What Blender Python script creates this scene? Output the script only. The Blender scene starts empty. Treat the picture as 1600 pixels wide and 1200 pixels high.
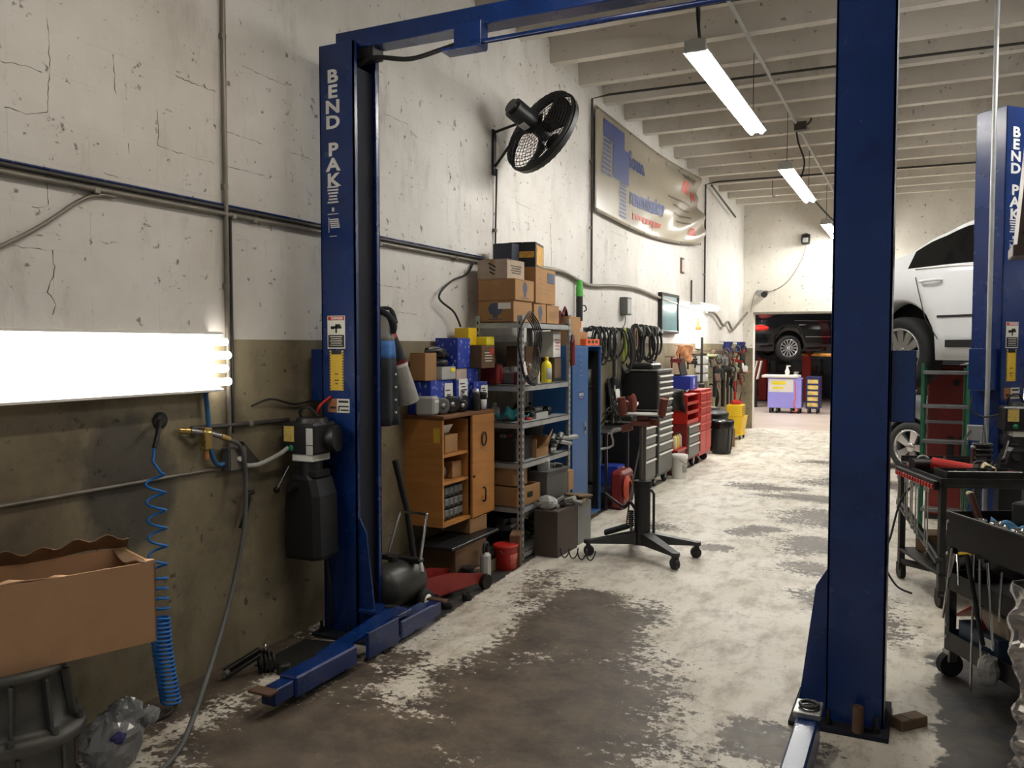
import bpy, bmesh, math, random
from mathutils import Matrix, Vector
random.seed(7)
SC = bpy.context.scene
COL = SC.collection

# ---------------------------------------------------------------- camera, world, exposure
cam = bpy.data.cameras.new('camera'); camo = bpy.data.objects.new('camera', cam); COL.objects.link(camo)
cam.sensor_width = 36.0; cam.lens = 36.0 * 1320 / 1600; cam.clip_start = 0.05; cam.clip_end = 200
camo.location = (0, 0, 1.65)
camo.rotation_euler = (math.radians(90) - math.atan(60 / 1320), 0, math.radians(25.8))
SC.camera = camo
world = bpy.data.worlds.new('world'); SC.world = world; world.use_nodes = True
world.node_tree.nodes['Background'].inputs[0].default_value = (0.75, 0.85, 1.0, 1)
world.node_tree.nodes['Background'].inputs[1].default_value = 0.25
vs = SC.view_settings
vs.view_transform = 'Standard'; vs.look = 'None'; vs.exposure = 0.5; vs.gamma = 1.0; vs.use_curve_mapping = False
SC.cycles.max_bounces = 8; SC.cycles.diffuse_bounces = 4; SC.cycles.glossy_bounces = 4
SC.cycles.transmission_bounces = 6; SC.cycles.transparent_max_bounces = 8
SC.cycles.sample_clamp_indirect = 6.0
TUBE_POWER = 62.0        # emission strength of the ceiling fluorescent tubes
NEAR_POWER = 10.0         # tubes of the wall fixture

# ---------------------------------------------------------------- helpers
R = math.radians
def lin(c):
    return tuple(((v / 255) / 12.92 if v / 255 <= 0.04045 else ((v / 255 + 0.055) / 1.055) ** 2.4) for v in c)
MATS = {}
def mat(name, col, rough=0.55, metal=0.0, var=0.18, scale=6.0, bump=0.0, dirt=0.0, dirtcol=(28, 24, 20), dscale=3.0, stretch=(1, 1, 1), trans=0.0, alpha=1.0):
    if name in MATS: return MATS[name]
    m = bpy.data.materials.new(name); m.use_nodes = True; MATS[name] = m
    nt = m.node_tree; N = nt.nodes; L = nt.links; b = N['Principled BSDF']
    c = lin(col)
    tc = N.new('ShaderNodeTexCoord'); mp = N.new('ShaderNodeMapping'); mp.inputs['Scale'].default_value = stretch
    L.new(tc.outputs['Object'], mp.inputs[0])
    n = N.new('ShaderNodeTexNoise'); n.inputs['Scale'].default_value = scale; n.inputs['Detail'].default_value = 6
    L.new(mp.outputs[0], n.inputs['Vector'])
    r = N.new('ShaderNodeValToRGB'); L.new(n.outputs['Fac'], r.inputs[0])
    r.color_ramp.elements[0].position = 0.3; r.color_ramp.elements[1].position = 0.7
    r.color_ramp.elements[0].color = (*[v * (1 - var) for v in c], 1)
    r.color_ramp.elements[1].color = (*[min(1, v * (1 + var)) for v in c], 1)
    out = r.outputs[0]
    if dirt > 0:
        n2 = N.new('ShaderNodeTexNoise'); n2.inputs['Scale'].default_value = dscale; n2.inputs['Detail'].default_value = 9; n2.inputs['Roughness'].default_value = 0.65
        L.new(mp.outputs[0], n2.inputs['Vector'])
        r2 = N.new('ShaderNodeMapRange'); r2.inputs[1].default_value = 0.5; r2.inputs[2].default_value = 0.68; r2.inputs[3].default_value = 0; r2.inputs[4].default_value = dirt
        L.new(n2.outputs['Fac'], r2.inputs[0])
        mx = N.new('ShaderNodeMix'); mx.data_type = 'RGBA'; L.new(r2.outputs[0], mx.inputs[0]); L.new(out, mx.inputs[6]); mx.inputs[7].default_value = (*lin(dirtcol), 1)
        out = mx.outputs[2]
    L.new(out, b.inputs['Base Color'])
    rr = N.new('ShaderNodeMapRange'); rr.inputs[3].default_value = max(0.03, rough - 0.08); rr.inputs[4].default_value = min(1, rough + 0.08)
    L.new(n.outputs['Fac'], rr.inputs[0]); L.new(rr.outputs[0], b.inputs['Roughness'])
    b.inputs['Metallic'].default_value = metal
    if trans: b.inputs['Transmission Weight'].default_value = trans
    if alpha < 1: b.inputs['Alpha'].default_value = alpha
    if bump:
        bp = N.new('ShaderNodeBump'); bp.inputs['Strength'].default_value = bump; bp.inputs['Distance'].default_value = 0.01
        n3 = N.new('ShaderNodeTexNoise'); n3.inputs['Scale'].default_value = scale * 5; n3.inputs['Detail'].default_value = 4
        L.new(mp.outputs[0], n3.inputs['Vector']); L.new(n3.outputs['Fac'], bp.inputs['Height']); L.new(bp.outputs[0], b.inputs['Normal'])
    return m
def emis(name, col, s):
    if name in MATS: return MATS[name]
    m = bpy.data.materials.new(name); m.use_nodes = True; MATS[name] = m
    b = m.node_tree.nodes['Principled BSDF']; b.inputs['Base Color'].default_value = (*lin(col), 1)
    b.inputs['Emission Color'].default_value = (*lin(col), 1); b.inputs['Emission Strength'].default_value = s
    return m

class MB:
    def __init__(s, M=None): s.v = []; s.f = []; s.sm = []; s.mi = []; s.M = M or Matrix(); s.m = 0
    def add(s, vs, fs, smooth=False):
        o = len(s.v); s.v += [tuple(s.M @ Vector(p)) for p in vs]
        for f in fs: s.f.append([i + o for i in f]); s.sm.append(smooth); s.mi.append(s.m)
        return s
    def box(s, x0, x1, y0, y1, z0, z1, b=0.0, M=None):
        if b <= 0:
            vs = [(x, y, z) for x in (x0, x1) for y in (y0, y1) for z in (z0, z1)]
            fs = [(0, 1, 3, 2), (4, 6, 7, 5), (0, 4, 5, 1), (2, 3, 7, 6), (0, 2, 6, 4), (1, 5, 7, 3)]
        else:
            b = min(b, abs(x1 - x0) * .45, abs(y1 - y0) * .45, abs(z1 - z0) * .45)
            vs = []; ix = {}
            for a, x in enumerate((x0, x1)):
                for c, y in enumerate((y0, y1)):
                    for d, z in enumerate((z0, z1)):
                        sx, sy, sz = (b if a == 0 else -b), (b if c == 0 else -b), (b if d == 0 else -b)
                        ix[a, c, d, 0] = len(vs); vs.append((x, y + sy, z + sz))
                        ix[a, c, d, 1] = len(vs); vs.append((x + sx, y, z + sz))
                        ix[a, c, d, 2] = len(vs); vs.append((x + sx, y + sy, z))
            fs = []
            for a in (0, 1):
                fs.append([ix[a, c, d, 0] for c, d in ((0, 0), (0, 1), (1, 1), (1, 0))])
                fs.append([ix[c, a, d, 1] for c, d in ((0, 0), (1, 0), (1, 1), (0, 1))])
                fs.append([ix[c, d, a, 2] for c, d in ((0, 0), (0, 1), (1, 1), (1, 0))])
                for c in (0, 1):
                    fs.append([ix[a, c, 0, 0], ix[a, c, 1, 0], ix[a, c, 1, 1], ix[a, c, 0, 1]])
                    fs.append([ix[a, 0, c, 0], ix[a, 1, c, 0], ix[a, 1, c, 2], ix[a, 0, c, 2]])
                    fs.append([ix[0, a, c, 1], ix[1, a, c, 1], ix[1, a, c, 2], ix[0, a, c, 2]])
                    for d in (0, 1): fs.append([ix[a, c, d, 0], ix[a, c, d, 1], ix[a, c, d, 2]])
        if M is not None: vs = [tuple(M @ Vector(p)) for p in vs]
        return s.add(vs, fs)
    def cb(s, c, size, rz=0, b=0.0, rx=0, ry=0):
        M = Matrix.Translation(c) @ Matrix.Rotation(rz, 4, 'Z') @ Matrix.Rotation(ry, 4, 'Y') @ Matrix.Rotation(rx, 4, 'X')
        x, y, z = [v / 2 for v in size]; return s.box(-x, x, -y, y, -z, z, b, M)
    def cyl(s, p0, p1, r0, r1=None, n=14, caps=True):
        r1 = r0 if r1 is None else r1; p0 = Vector(p0); p1 = Vector(p1); d = (p1 - p0)
        q = d.to_track_quat('Z', 'Y').to_matrix(); X = q.col[0]; Y = q.col[1]
        vs = []
        for p, r in ((p0, r0), (p1, r1)):
            for i in range(n):
                a = 2 * math.pi * i / n; vs.append(p + X * (r * math.cos(a)) + Y * (r * math.sin(a)))
        s.add(vs, [(i, (i + 1) % n, n + (i + 1) % n, n + i) for i in range(n)], True)
        if caps: s.add(vs[:n], [list(range(n))[::-1]]); s.add(vs[n:], [list(range(n))])
        return s
    def tube(s, pts, r, n=7, closed=False, caps=True):
        pts = [Vector(p) for p in pts]; m = len(pts); vs = []; up = None
        for i, p in enumerate(pts):
            a = pts[(i - 1) % m] if (closed or i > 0) else p; c = pts[(i + 1) % m] if (closed or i < m - 1) else p
            t = (c - a)
            t = t.normalized() if t.length > 1e-9 else Vector((0, 0, 1))
            if up is None: up = t.orthogonal().normalized()
            up = (up - t * up.dot(t)); up = up.normalized() if up.length > 1e-6 else t.orthogonal().normalized()
            w = t.cross(up); rr = r[i] if isinstance(r, (list, tuple)) else r
            for k in range(n):
                an = 2 * math.pi * k / n; vs.append(p + up * (rr * math.cos(an)) + w * (rr * math.sin(an)))
        fs = []
        for i in range(m if closed else m - 1):
            j = (i + 1) % m
            for k in range(n): fs.append((i * n + k, i * n + (k + 1) % n, j * n + (k + 1) % n, j * n + k))
        s.add(vs, fs, True)
        if caps and not closed: s.add(vs[:n], [list(range(n))[::-1]]); s.add(vs[-n:], [list(range(n))])
        return s
    def lathe(s, prof, n=20, M=None, smooth=True, caps=True):
        vs = []
        for r, z in prof:
            for i in range(n): a = 2 * math.pi * i / n; vs.append((r * math.cos(a), r * math.sin(a), z))
        if M is not None: vs = [tuple(M @ Vector(p)) for p in vs]
        fs = [(j * n + i, j * n + (i + 1) % n, (j + 1) * n + (i + 1) % n, (j + 1) * n + i) for j in range(len(prof) - 1) for i in range(n)]
        s.add(vs, fs, smooth)
        if caps and prof[0][0] > 1e-4: s.add(vs[:n], [list(range(n))[::-1]])
        if caps and prof[-1][0] > 1e-4: s.add(vs[-n:], [list(range(n))])
        return s
    def prism(s, poly, h0, h1, M=None, smooth=False):
        n = len(poly); vs = [(x, y, h0) for x, y in poly] + [(x, y, h1) for x, y in poly]
        if M is not None: vs = [tuple(M @ Vector(p)) for p in vs]
        s.add(vs, [(i, (i + 1) % n, n + (i + 1) % n, n + i) for i in range(n)], smooth)
        s.add(vs, [list(range(n))[::-1], list(range(n, 2 * n))]); return s
    def ell(s, c, r, nu=14, nv=9, jit=0.0, sm=None):
        vs = [(c[0], c[1], c[2] - r[2])]
        for j in range(1, nv):
            t = math.pi * j / nv
            for i in range(nu):
                a = 2 * math.pi * i / nu; k = 1 + random.uniform(-jit, jit)
                vs.append((c[0] + r[0] * k * math.sin(t) * math.cos(a), c[1] + r[1] * k * math.sin(t) * math.sin(a), c[2] - r[2] * k * math.cos(t)))
        vs.append((c[0], c[1], c[2] + r[2])); fs = [(0, 1 + (i + 1) % nu, 1 + i) for i in range(nu)]
        for j in range(nv - 2):
            for i in range(nu): fs.append((1 + j * nu + i, 1 + j * nu + (i + 1) % nu, 1 + (j + 1) * nu + (i + 1) % nu, 1 + (j + 1) * nu + i))
        e = len(vs) - 1; o = 1 + (nv - 2) * nu; fs += [(e, o + i, o + (i + 1) % nu) for i in range(nu)]
        return s.add(vs, fs, jit < 0.08 if sm is None else sm)
    def sheet(s, fn, nu, nv, th=0.003, smooth=True):
        P = [[Vector(fn(i / nu, j / nv)) for i in range(nu + 1)] for j in range(nv + 1)]; vs = []; back = []
        for j in range(nv + 1):
            for i in range(nu + 1):
                a = P[j][min(i + 1, nu)] - P[j][max(i - 1, 0)]; b = P[min(j + 1, nv)][i] - P[max(j - 1, 0)][i]
                nn = a.cross(b); nn = nn.normalized() if nn.length > 1e-9 else Vector((0, 0, 1))
                vs.append(P[j][i]); back.append(P[j][i] - nn * th)
        w = nu + 1; q = len(vs); fs = []
        for j in range(nv):
            for i in range(nu):
                k = j * w + i; fs.append((k, k + 1, k + w + 1, k + w)); fs.append((q + k, q + k + w, q + k + w + 1, q + k + 1))
        for i in range(nu):
            fs.append((i, q + i, q + i + 1, i + 1)); k = nv * w + i; fs.append((k, k + 1, q + k + 1, q + k))
        for j in range(nv):
            k = j * w; fs.append((k, k + w, q + k + w, q + k)); k += nu; fs.append((k, q + k, q + k + w, k + w))
        return s.add(vs + back, fs, smooth)
    def build(s, name, m, parent=None, kind=None, label=None):
        me = bpy.data.meshes.new(name); me.from_pydata(s.v, [], s.f)
        me.polygons.foreach_set('use_smooth', s.sm)
        ms = m if isinstance(m, (list, tuple)) else [m]
        for q in ms: me.materials.append(MATS[q] if isinstance(q, str) else q)
        if len(ms) > 1: me.polygons.foreach_set('material_index', s.mi)
        bm = bmesh.new(); bm.from_mesh(me); bmesh.ops.recalc_face_normals(bm, faces=bm.faces); bm.to_mesh(me); bm.free()
        o = bpy.data.objects.new(name, me); COL.objects.link(o)
        if parent: o.parent = parent
        if kind or name in ('sticker_print', 'small_print', 'label_print', 'sticker_lines', 'print', 'handwriting', 'logo_stripes', 'small_red_print', 'faded_print', 'label_pictogram'): o['kind'] = kind or 'stuff'
        if label: o['label'] = label
        return o
def tag(o, label, cat, group=None):
    o['label'] = label; o['category'] = cat
    if group: o['group'] = group
    return o
def T(name, label, cat, loc=(0, 0, 0), rz=0, group=None, rot=None):
    o = bpy.data.objects.new(name, None); COL.objects.link(o); o.empty_display_size = 0.1
    o.location = loc; o.rotation_euler = rot or (0, 0, rz); return tag(o, label, cat, group)
def one(name, label, cat, mb, m, loc=(0, 0, 0), rz=0, group=None, rot=None):
    o = mb.build(name, m); o.location = loc; o.rotation_euler = rot or (0, 0, rz); return tag(o, label, cat, group)
def copy_tree(o, parent=None):
    c = o.copy(); COL.objects.link(c); c.parent = parent
    for ch in list(o.children): copy_tree(ch, c)
    return c
def smoothp(pts, k=6):
    P = [Vector(p) for p in pts]; out = []
    for i in range(len(P) - 1):
        a = P[i - 1] if i else P[0]; b = P[i]; c = P[i + 1]; d = P[i + 2] if i + 2 < len(P) else P[-1]
        for j in range(k):
            t = j / k; out.append(0.5 * ((2 * b) + (c - a) * t + (2 * a - 5 * b + 4 * c - d) * t * t + (3 * b - a - 3 * c + d) * t ** 3))
    return out + [P[-1]]
def text2d(txt, size, bold=0.0):
    cu = bpy.data.curves.new('t', 'FONT'); cu.body = txt; cu.size = size; cu.offset = bold; cu.align_x = 'CENTER'; cu.align_y = 'CENTER'; cu.resolution_u = 3
    o = bpy.data.objects.new('t', cu); COL.objects.link(o)
    dg = bpy.context.evaluated_depsgraph_get(); me = bpy.data.meshes.new_from_object(o.evaluated_get(dg))
    vs = [(v.co.x, v.co.y) for v in me.vertices]; fs = [list(p.vertices) for p in me.polygons]
    bpy.data.objects.remove(o); bpy.data.curves.remove(cu); bpy.data.meshes.remove(me); return vs, fs
def lettering(txt, size, m, parent, c, u, v, bold=0.0, sx=1.0, name='lettering', out=0.0012):
    # flat print: c centre, u right, v up; thickness comes from a tiny offset off the surface
    u = Vector(u); v = Vector(v); n = u.cross(v).normalized(); vs, fs = text2d(txt, size, bold); mb = MB()
    mb.add([Vector(c) + u * (x * sx) + v * y + n * out for x, y in vs], fs)
    return mb.build(name, m, parent)
def plate(mb, c, u, v, w, h, th=0.001, out=0.0):
    u = Vector(u); v = Vector(v); n = u.cross(v).normalized(); c = Vector(c) + n * out
    vs = [c + u * (a * w / 2) + v * (b * h / 2) + n * t for t in (0, th) for a, b in ((-1, -1), (1, -1), (1, 1), (-1, 1))]
    return mb.add(vs, [(3, 2, 1, 0), (4, 5, 6, 7), (0, 1, 5, 4), (1, 2, 6, 5), (2, 3, 7, 6), (3, 0, 4, 7)])

# ---------------------------------------------------------------- common materials
mat('blue_paint', (12, 42, 98), 0.27, 0.0, 0.10, 4, 0, 0.35, (10, 16, 34), 5)
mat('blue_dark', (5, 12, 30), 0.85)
mat('black', (16, 16, 17), 0.5); mat('black_gloss', (12, 12, 13), 0.25); mat('rubber', (20, 20, 21), 0.8)
mat('black_plastic', (24, 25, 27), 0.42, 0, 0.15, 3); mat('grease', (30, 27, 24), 0.5, 0.3, 0.3, 9)
mat('steel', (150, 150, 148), 0.35, 0.9, 0.15, 8); mat('dark_steel', (66, 66, 66), 0.42, 0.7, 0.25, 7, 0, 0.4)
mat('galv', (168, 170, 170), 0.45, 0.35, 0.12, 10, 0, 0.25, (70, 68, 64), 6); mat('chrome', (210, 210, 210), 0.12, 1.0, 0.05)
mat('cast_alu', (118, 117, 114), 0.5, 0.5, 0.2, 9, 0.2, 0.3); mat('white_paint', (225, 223, 216), 0.5, 0, 0.06)
mat('paper', (222, 220, 214), 0.8, 0, 0.05); mat('card', (156, 118, 78), 0.85, 0, 0.10, 5, 0, 0.25, (110, 78, 46), 2)
mat('card_dark', (106, 80, 54), 0.85, 0, 0.14, 5, 0, 0.4, (60, 46, 34), 2); mat('card_grey', (166, 150, 132), 0.85, 0, 0.16, 9, 0, 0.3, (110, 96, 82), 5)
mat('tape', (150, 116, 74), 0.35); mat('ink', (52, 48, 46), 0.8); mat('ink_blue', (74, 84, 104), 0.8)
mat('wood', (176, 120, 62), 0.45, 0, 0.14, 3, 0, 0.12, (120, 72, 30), 2, (1, 1, 9)); mat('wood_dark', (104, 66, 34), 0.6, 0, 0.2, 4)
mat('oldwood', (112, 92, 68), 0.85, 0, 0.3, 6, 0.3, 0.4); mat('red', (176, 34, 26), 0.4, 0, 0.12, 5, 0, 0.2, (90, 16, 12)); mat('red_dark', (112, 26, 22), 0.5, 0, 0.15, 5, 0, 0.3)
mat('yellow', (226, 186, 32), 0.5, 0, 0.08); mat('yellow_bright', (238, 222, 50), 0.6, 0, 0.06); mat('orange', (222, 92, 40), 0.5, 0, 0.1)
mat('filter_blue', (26, 52, 150), 0.5, 0, 0.12); mat('locker_blue', (40, 84, 136), 0.42, 0, 0.08, 5, 0, 0.2, (18, 40, 80)); mat('grey_plastic', (112, 114, 112), 0.5, 0, 0.12)
mat('mid_grey', (84, 84, 82), 0.55, 0, 0.15); mat('pale_grey', (168, 168, 164), 0.5, 0, 0.1); mat('hose_blue', (22, 118, 206), 0.35, 0, 0.06); mat('brass', (206, 176, 110), 0.28, 0.9, 0.1)
mat('conduit', (122, 116, 106), 0.45, 0.4, 0.2, 5, 0, 0.3); mat('conduit_dark', (62, 60, 58), 0.5, 0.4, 0.25, 5); mat('cable', (26, 25, 24), 0.6)
mat('cream', (222, 208, 168), 0.5, 0, 0.08); mat('teal', (40, 118, 124), 0.85, 0, 0.2); mat('green', (18, 86, 56), 0.5, 0, 0.1)
# ================================================================ THE SETTING
WX = -3.2; YB = 17.2; XR = 6.8; YN = -3.2; ZB = 4.31; ZC = 4.58
def floor_mat():
    m = bpy.data.materials.new('floor_paint'); m.use_nodes = True; nt = m.node_tree; N = nt.nodes; L = nt.links; b = N['Principled BSDF']
    tc = N.new('ShaderNodeTexCoord'); O = tc.outputs['Object']
    def noise(sc, det=8, rough=0.6, stretch=None):
        n = N.new('ShaderNodeTexNoise'); n.inputs['Scale'].default_value = sc; n.inputs['Detail'].default_value = det; n.inputs['Roughness'].default_value = rough
        if stretch:
            mp = N.new('ShaderNodeMapping'); mp.inputs['Scale'].default_value = stretch; L.new(O, mp.inputs[0]); L.new(mp.outputs[0], n.inputs['Vector'])
        else: L.new(O, n.inputs['Vector'])
        return n.outputs['Fac']
    def mth(op, a, c=None, d=None):
        n = N.new('ShaderNodeMath'); n.operation = op
        for i, q in enumerate((a, c, d)):
            if q is None: continue
            if isinstance(q, (int, float)): n.inputs[i].default_value = q
            else: L.new(q, n.inputs[i])
        return n.outputs[0]
    def rng(a, lo, hi, o0=0.0, o1=1.0):
        n = N.new('ShaderNodeMapRange'); n.inputs[1].default_value = lo; n.inputs[2].default_value = hi; n.inputs[3].default_value = o0; n.inputs[4].default_value = o1
        L.new(a, n.inputs[0]); return n.outputs[0]
    def blob(cx, cy, rx, ry, rz=0, amp=1.0):
        mp = N.new('ShaderNodeMapping'); mp.vector_type = 'TEXTURE'; mp.inputs['Location'].default_value = (cx, cy, 0); mp.inputs['Rotation'].default_value = (0, 0, R(rz)); mp.inputs['Scale'].default_value = (rx, ry, 1)
        L.new(O, mp.inputs[0]); v = N.new('ShaderNodeVectorMath'); v.operation = 'LENGTH'; L.new(mp.outputs[0], v.inputs[0])
        return mth('MULTIPLY', mth('SUBTRACT', 1.0, v.outputs['Value']), amp)
    def mix(f, a, c):
        n = N.new('ShaderNodeMix'); n.data_type = 'RGBA'; L.new(f, n.inputs[0])
        for s_, q in ((6, a), (7, c)):
            if isinstance(q, tuple): n.inputs[s_].default_value = (*lin(q), 1)
            else: L.new(q, n.inputs[s_])
        return n.outputs[2]
    # worn places where the pale paint is gone
    bl = None
    for q in [(-1.55, 3.5, 0.72, 1.0, 0, 1.0), (-1.75, 4.55, 0.5, 0.85, 6, 1.0), (-2.15, 2.7, 0.8, 0.75, 0, 1.0), (-1.2, 2.6, 0.75, 1.0, 0, 1.0), (-1.9, 5.1, 0.35, 0.3, 0, .8),
              (-0.55, 3.55, 0.26, 0.24, 20, .8), (-0.55, 5.75, 0.26, 0.28, 0, .55), (-0.75, 7.3, 0.5, 0.5, 10, .55), (-1.0, 9.6, 0.8, 0.3, 4, .7), (-0.85, 8.5, 0.5, 0.6, 0, .5), (-1.35, 7.6, 0.28, 0.22, 0, .45),
              (-1.6, 10.1, 0.6, .35, 0, .55), (-0.6, 10.8, 0.9, 0.5, 0, .7), (-2.55, 3.4, .35, .7, 0, .45), (-3.1, 2.9, .28, 1.3, 0, .9), (-1.5, 6.9, .22, .16, 0, .6), (-1.25, 7.75, .3, .2, 0, .6), (-.7, 6.5, .35, .25, 0, .5), (-.9, 12.6, .8, .4, 0, .5), (-2.1, 7.5, .3, .3, 0, .3), (-2.3, 5.2, .25, .5, 10, .35), (-.15, 5.4, .2, .5, 0, .4)]:
        o = blob(*q); bl = o if bl is None else mth('MAXIMUM', bl, o)
    big = noise(2.6, 6, .6); fine = noise(24, 10, .72); skid = noise(4.5, 9, .7, (0.7, 1.8, 1))
    f = mth('ADD', mth('MULTIPLY', bl, 0.75), mth('MULTIPLY', mth('SUBTRACT', big, 0.5), 0.7))
    f = mth('ADD', f, mth('MULTIPLY', mth('SUBTRACT', fine, 0.5), 1.3))
    f = mth('ADD', f, mth('MULTIPLY', mth('SUBTRACT', skid, 0.5), 0.6))
    worn = rng(f, 0.10, 0.17)
    pale = mix(rng(noise(1.4, 8, .6), .35, .65), (228, 223, 212), (206, 198, 182))
    pale = mix(rng(noise(7, 9, .7, (1, .45, 1)), .47, .66, 0, .75), pale, (138, 124, 104))
    pale = mix(rng(noise(11, 10, .75), .56, .64, 0, .45), pale, (118, 106, 90))
    pale = mix(rng(noise(38, 4, .6), .63, .70, 0, .8), pale, (92, 80, 66))
    bare = mix(rng(noise(5, 8, .65), .38, .62), (72, 64, 56), (104, 92, 78))
    bare = mix(rng(noise(60, 4, .6), .66, .72, 0, .7), bare, (170, 156, 134))
    col = mix(worn, pale, bare)
    # dark grey painted strip along the wall, and the dark coat by the tool carts
    sep = N.new('ShaderNodeSeparateXYZ'); L.new(O, sep.inputs[0]); X, Y = sep.outputs[0], sep.outputs[1]
    wob = mth('MULTIPLY', mth('SUBTRACT', fine, .5), .10)
    edge = mth('SUBTRACT', mth('ADD', X, wob), mth('SUBTRACT', -2.30, mth('MULTIPLY', Y, 0.065)))
    strip = mth('MULTIPLY', rng(edge, 0.0, 0.012, 1, 0), rng(Y, 4.15, 4.3))
    strip = mth('MULTIPLY', strip, rng(noise(9, 6, .6), .30, .36))
    col = mix(strip, col, mix(rng(noise(6, 8), .4, .6), (48, 49, 52), (64, 62, 60)))
    rt = rng(mth('ADD', mth('SUBTRACT', X, 0.10), mth('MULTIPLY', mth('SUBTRACT', noise(3.5, 8, .7), .5), .7)), 0, .03)
    rt = mth('MULTIPLY', rt, rng(mth('ADD', Y, mth('MULTIPLY', wob, 2)), 4.95, 5.1, 1, 0))
    col = mix(rt, col, mix(rng(noise(4, 8), .4, .6), (52, 52, 54), (84, 78, 70)))
    L.new(col, b.inputs['Base Color'])
    L.new(rng(fine, .3, .7, .36, .62), b.inputs['Roughness'])
    bp = N.new('ShaderNodeBump'); bp.inputs['Strength'].default_value = .25; bp.inputs['Distance'].default_value = .004
    L.new(mth('SUBTRACT', fine, mth('MULTIPLY', worn, .6)), bp.inputs['Height']); L.new(bp.outputs[0], b.inputs['Normal'])
    return m
def wall_mat(name, base, alt, spots, grime, sc=1.0, upper=True):
    m = bpy.data.materials.new(name); m.use_nodes = True; MATS[name] = m; nt = m.node_tree; N = nt.nodes; L = nt.links; b = N['Principled BSDF']
    g = N.new('ShaderNodeNewGeometry'); O = g.outputs['Position']
    def noise(s_, det=8, rough=.6, st=None):
        n = N.new('ShaderNodeTexNoise'); n.inputs['Scale'].default_value = s_; n.inputs['Detail'].default_value = det; n.inputs['Roughness'].default_value = rough
        if st:
            mp = N.new('ShaderNodeMapping'); mp.inputs['Scale'].default_value = st; L.new(O, mp.inputs[0]); L.new(mp.outputs[0], n.inputs['Vector'])
        else: L.new(O, n.inputs['Vector'])
        return n.outputs['Fac']
    def rng(a, lo, hi, o0=0.0, o1=1.0):
        n = N.new('ShaderNodeMapRange'); n.inputs[1].default_value = lo; n.inputs[2].default_value = hi; n.inputs[3].default_value = o0; n.inputs[4].default_value = o1
        L.new(a, n.inputs[0]); return n.outputs[0]
    def mix(f, a, c):
        n = N.new('ShaderNodeMix'); n.data_type = 'RGBA'; L.new(f, n.inputs[0])
        for s_, q in ((6, a), (7, c)):
            if isinstance(q, tuple): n.inputs[s_].default_value = (*lin(q), 1)
            else: L.new(q, n.inputs[s_])
        return n.outputs[2]
    col = mix(rng(noise(1.1 * sc, 6, .6), .35, .65), base, alt)
    if not upper:   # dark grey repair patch behind the coiled hose, and oily blotches
        mp = N.new('ShaderNodeMapping'); mp.vector_type = 'TEXTURE'; mp.inputs['Location'].default_value = (WX, 2.66, 1.02); mp.inputs['Scale'].default_value = (1, .26, .34); L.new(O, mp.inputs[0])
        vl = N.new('ShaderNodeVectorMath'); vl.operation = 'LENGTH'; L.new(mp.outputs[0], vl.inputs[0]); ad = N.new('ShaderNodeMath'); ad.operation = 'MULTIPLY_ADD'; L.new(noise(5, 5, .6), ad.inputs[0]); ad.inputs[1].default_value = .9; L.new(vl.outputs['Value'], ad.inputs[2])
        col = mix(rng(ad.outputs[0], 1.25, 1.5, .75, 0), col, (56, 54, 54))
        col = mix(rng(noise(2.2, 8, .7), .5, .72, 0, .7), col, grime)
    col = mix(rng(noise(3.0, 7, .7, (1, 1.6, .5)), .55, .75, 0, .45), col, grime)           # runs
    col = mix(rng(noise(17, 5, .6), .645, .69, 0, .75), col, spots)                            # specks
    col = mix(rng(noise(6.5, 9, .75, (1, .7, 2.6)), .64, .68, 0, .7), col, spots)            # scuffs
    L.new(col, b.inputs['Base Color']); b.inputs['Roughness'].default_value = .7 if upper else .6
    bp = N.new('ShaderNodeBump'); bp.inputs['Strength'].default_value = .5; bp.inputs['Distance'].default_value = .006
    L.new(noise(9, 9, .65), bp.inputs['Height']); L.new(bp.outputs[0], b.inputs['Normal'])
    return m
FLM = floor_mat(); MATS['floor_paint'] = FLM
wall_mat('wall_white', (216, 213, 208), (198, 193, 186), (74, 68, 62), (146, 138, 126))
wall_mat('wall_olive', (146, 135, 108), (110, 99, 78), (38, 35, 30), (66, 58, 48), 1.4, False)
wall_mat('wall_beige', (218, 214, 204), (200, 194, 182), (80, 72, 62), (150, 140, 122))
wall_mat('ceiling_paint', (202, 196, 186), (186, 180, 169), (96, 86, 74), (140, 130, 116))
mat('mortar', (150, 141, 126), 0.9); mat('crack_dark', (96, 87, 76), .9)
def struct(name, mb, m, parent=None):
    o = mb.build(name, m, parent); o['kind'] = 'structure'; return o
struct('floor', MB().box(WX - .3, XR + .3, YN - .3, 29, -.2, 0), FLM)
wl = struct('wall_left', MB().box(WX - .3, WX, YN, YB, 0, 1.682), 'wall_olive')
MB().box(WX - .3, WX - .012, YN, YB, 1.682, ZC).build('mortar_bed', 'mortar', wl)
# painted concrete blocks of the upper wall: a course is 0.195 m, a block 0.4 m long
def block_geo(l, h):
    c = .0007; d = .0004
    vs = [(-.012, -l / 2, -h / 2), (-.012, l / 2, -h / 2), (-.012, l / 2, h / 2), (-.012, -l / 2, h / 2),
          (-d, -l / 2, -h / 2), (-d, l / 2, -h / 2), (-d, l / 2, h / 2), (-d, -l / 2, h / 2),
          (0, -l / 2 + c, -h / 2 + c), (0, l / 2 - c, -h / 2 + c), (0, l / 2 - c, h / 2 - c), (0, -l / 2 + c, h / 2 - c)]
    fs = [(8, 9, 10, 11)]
    for k in range(4):
        j = (k + 1) % 4; fs.append((k, j, 4 + j, 4 + k)); fs.append((4 + k, 4 + j, 8 + j, 8 + k))
    return vs, fs
BL, BH = .356, .178
bvs, bfs = block_geo(BL - .0001, BH - .0001)
bmesh0 = MB().add(bvs, bfs).build('block', 'wall_white', wl)
cand = []
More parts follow.
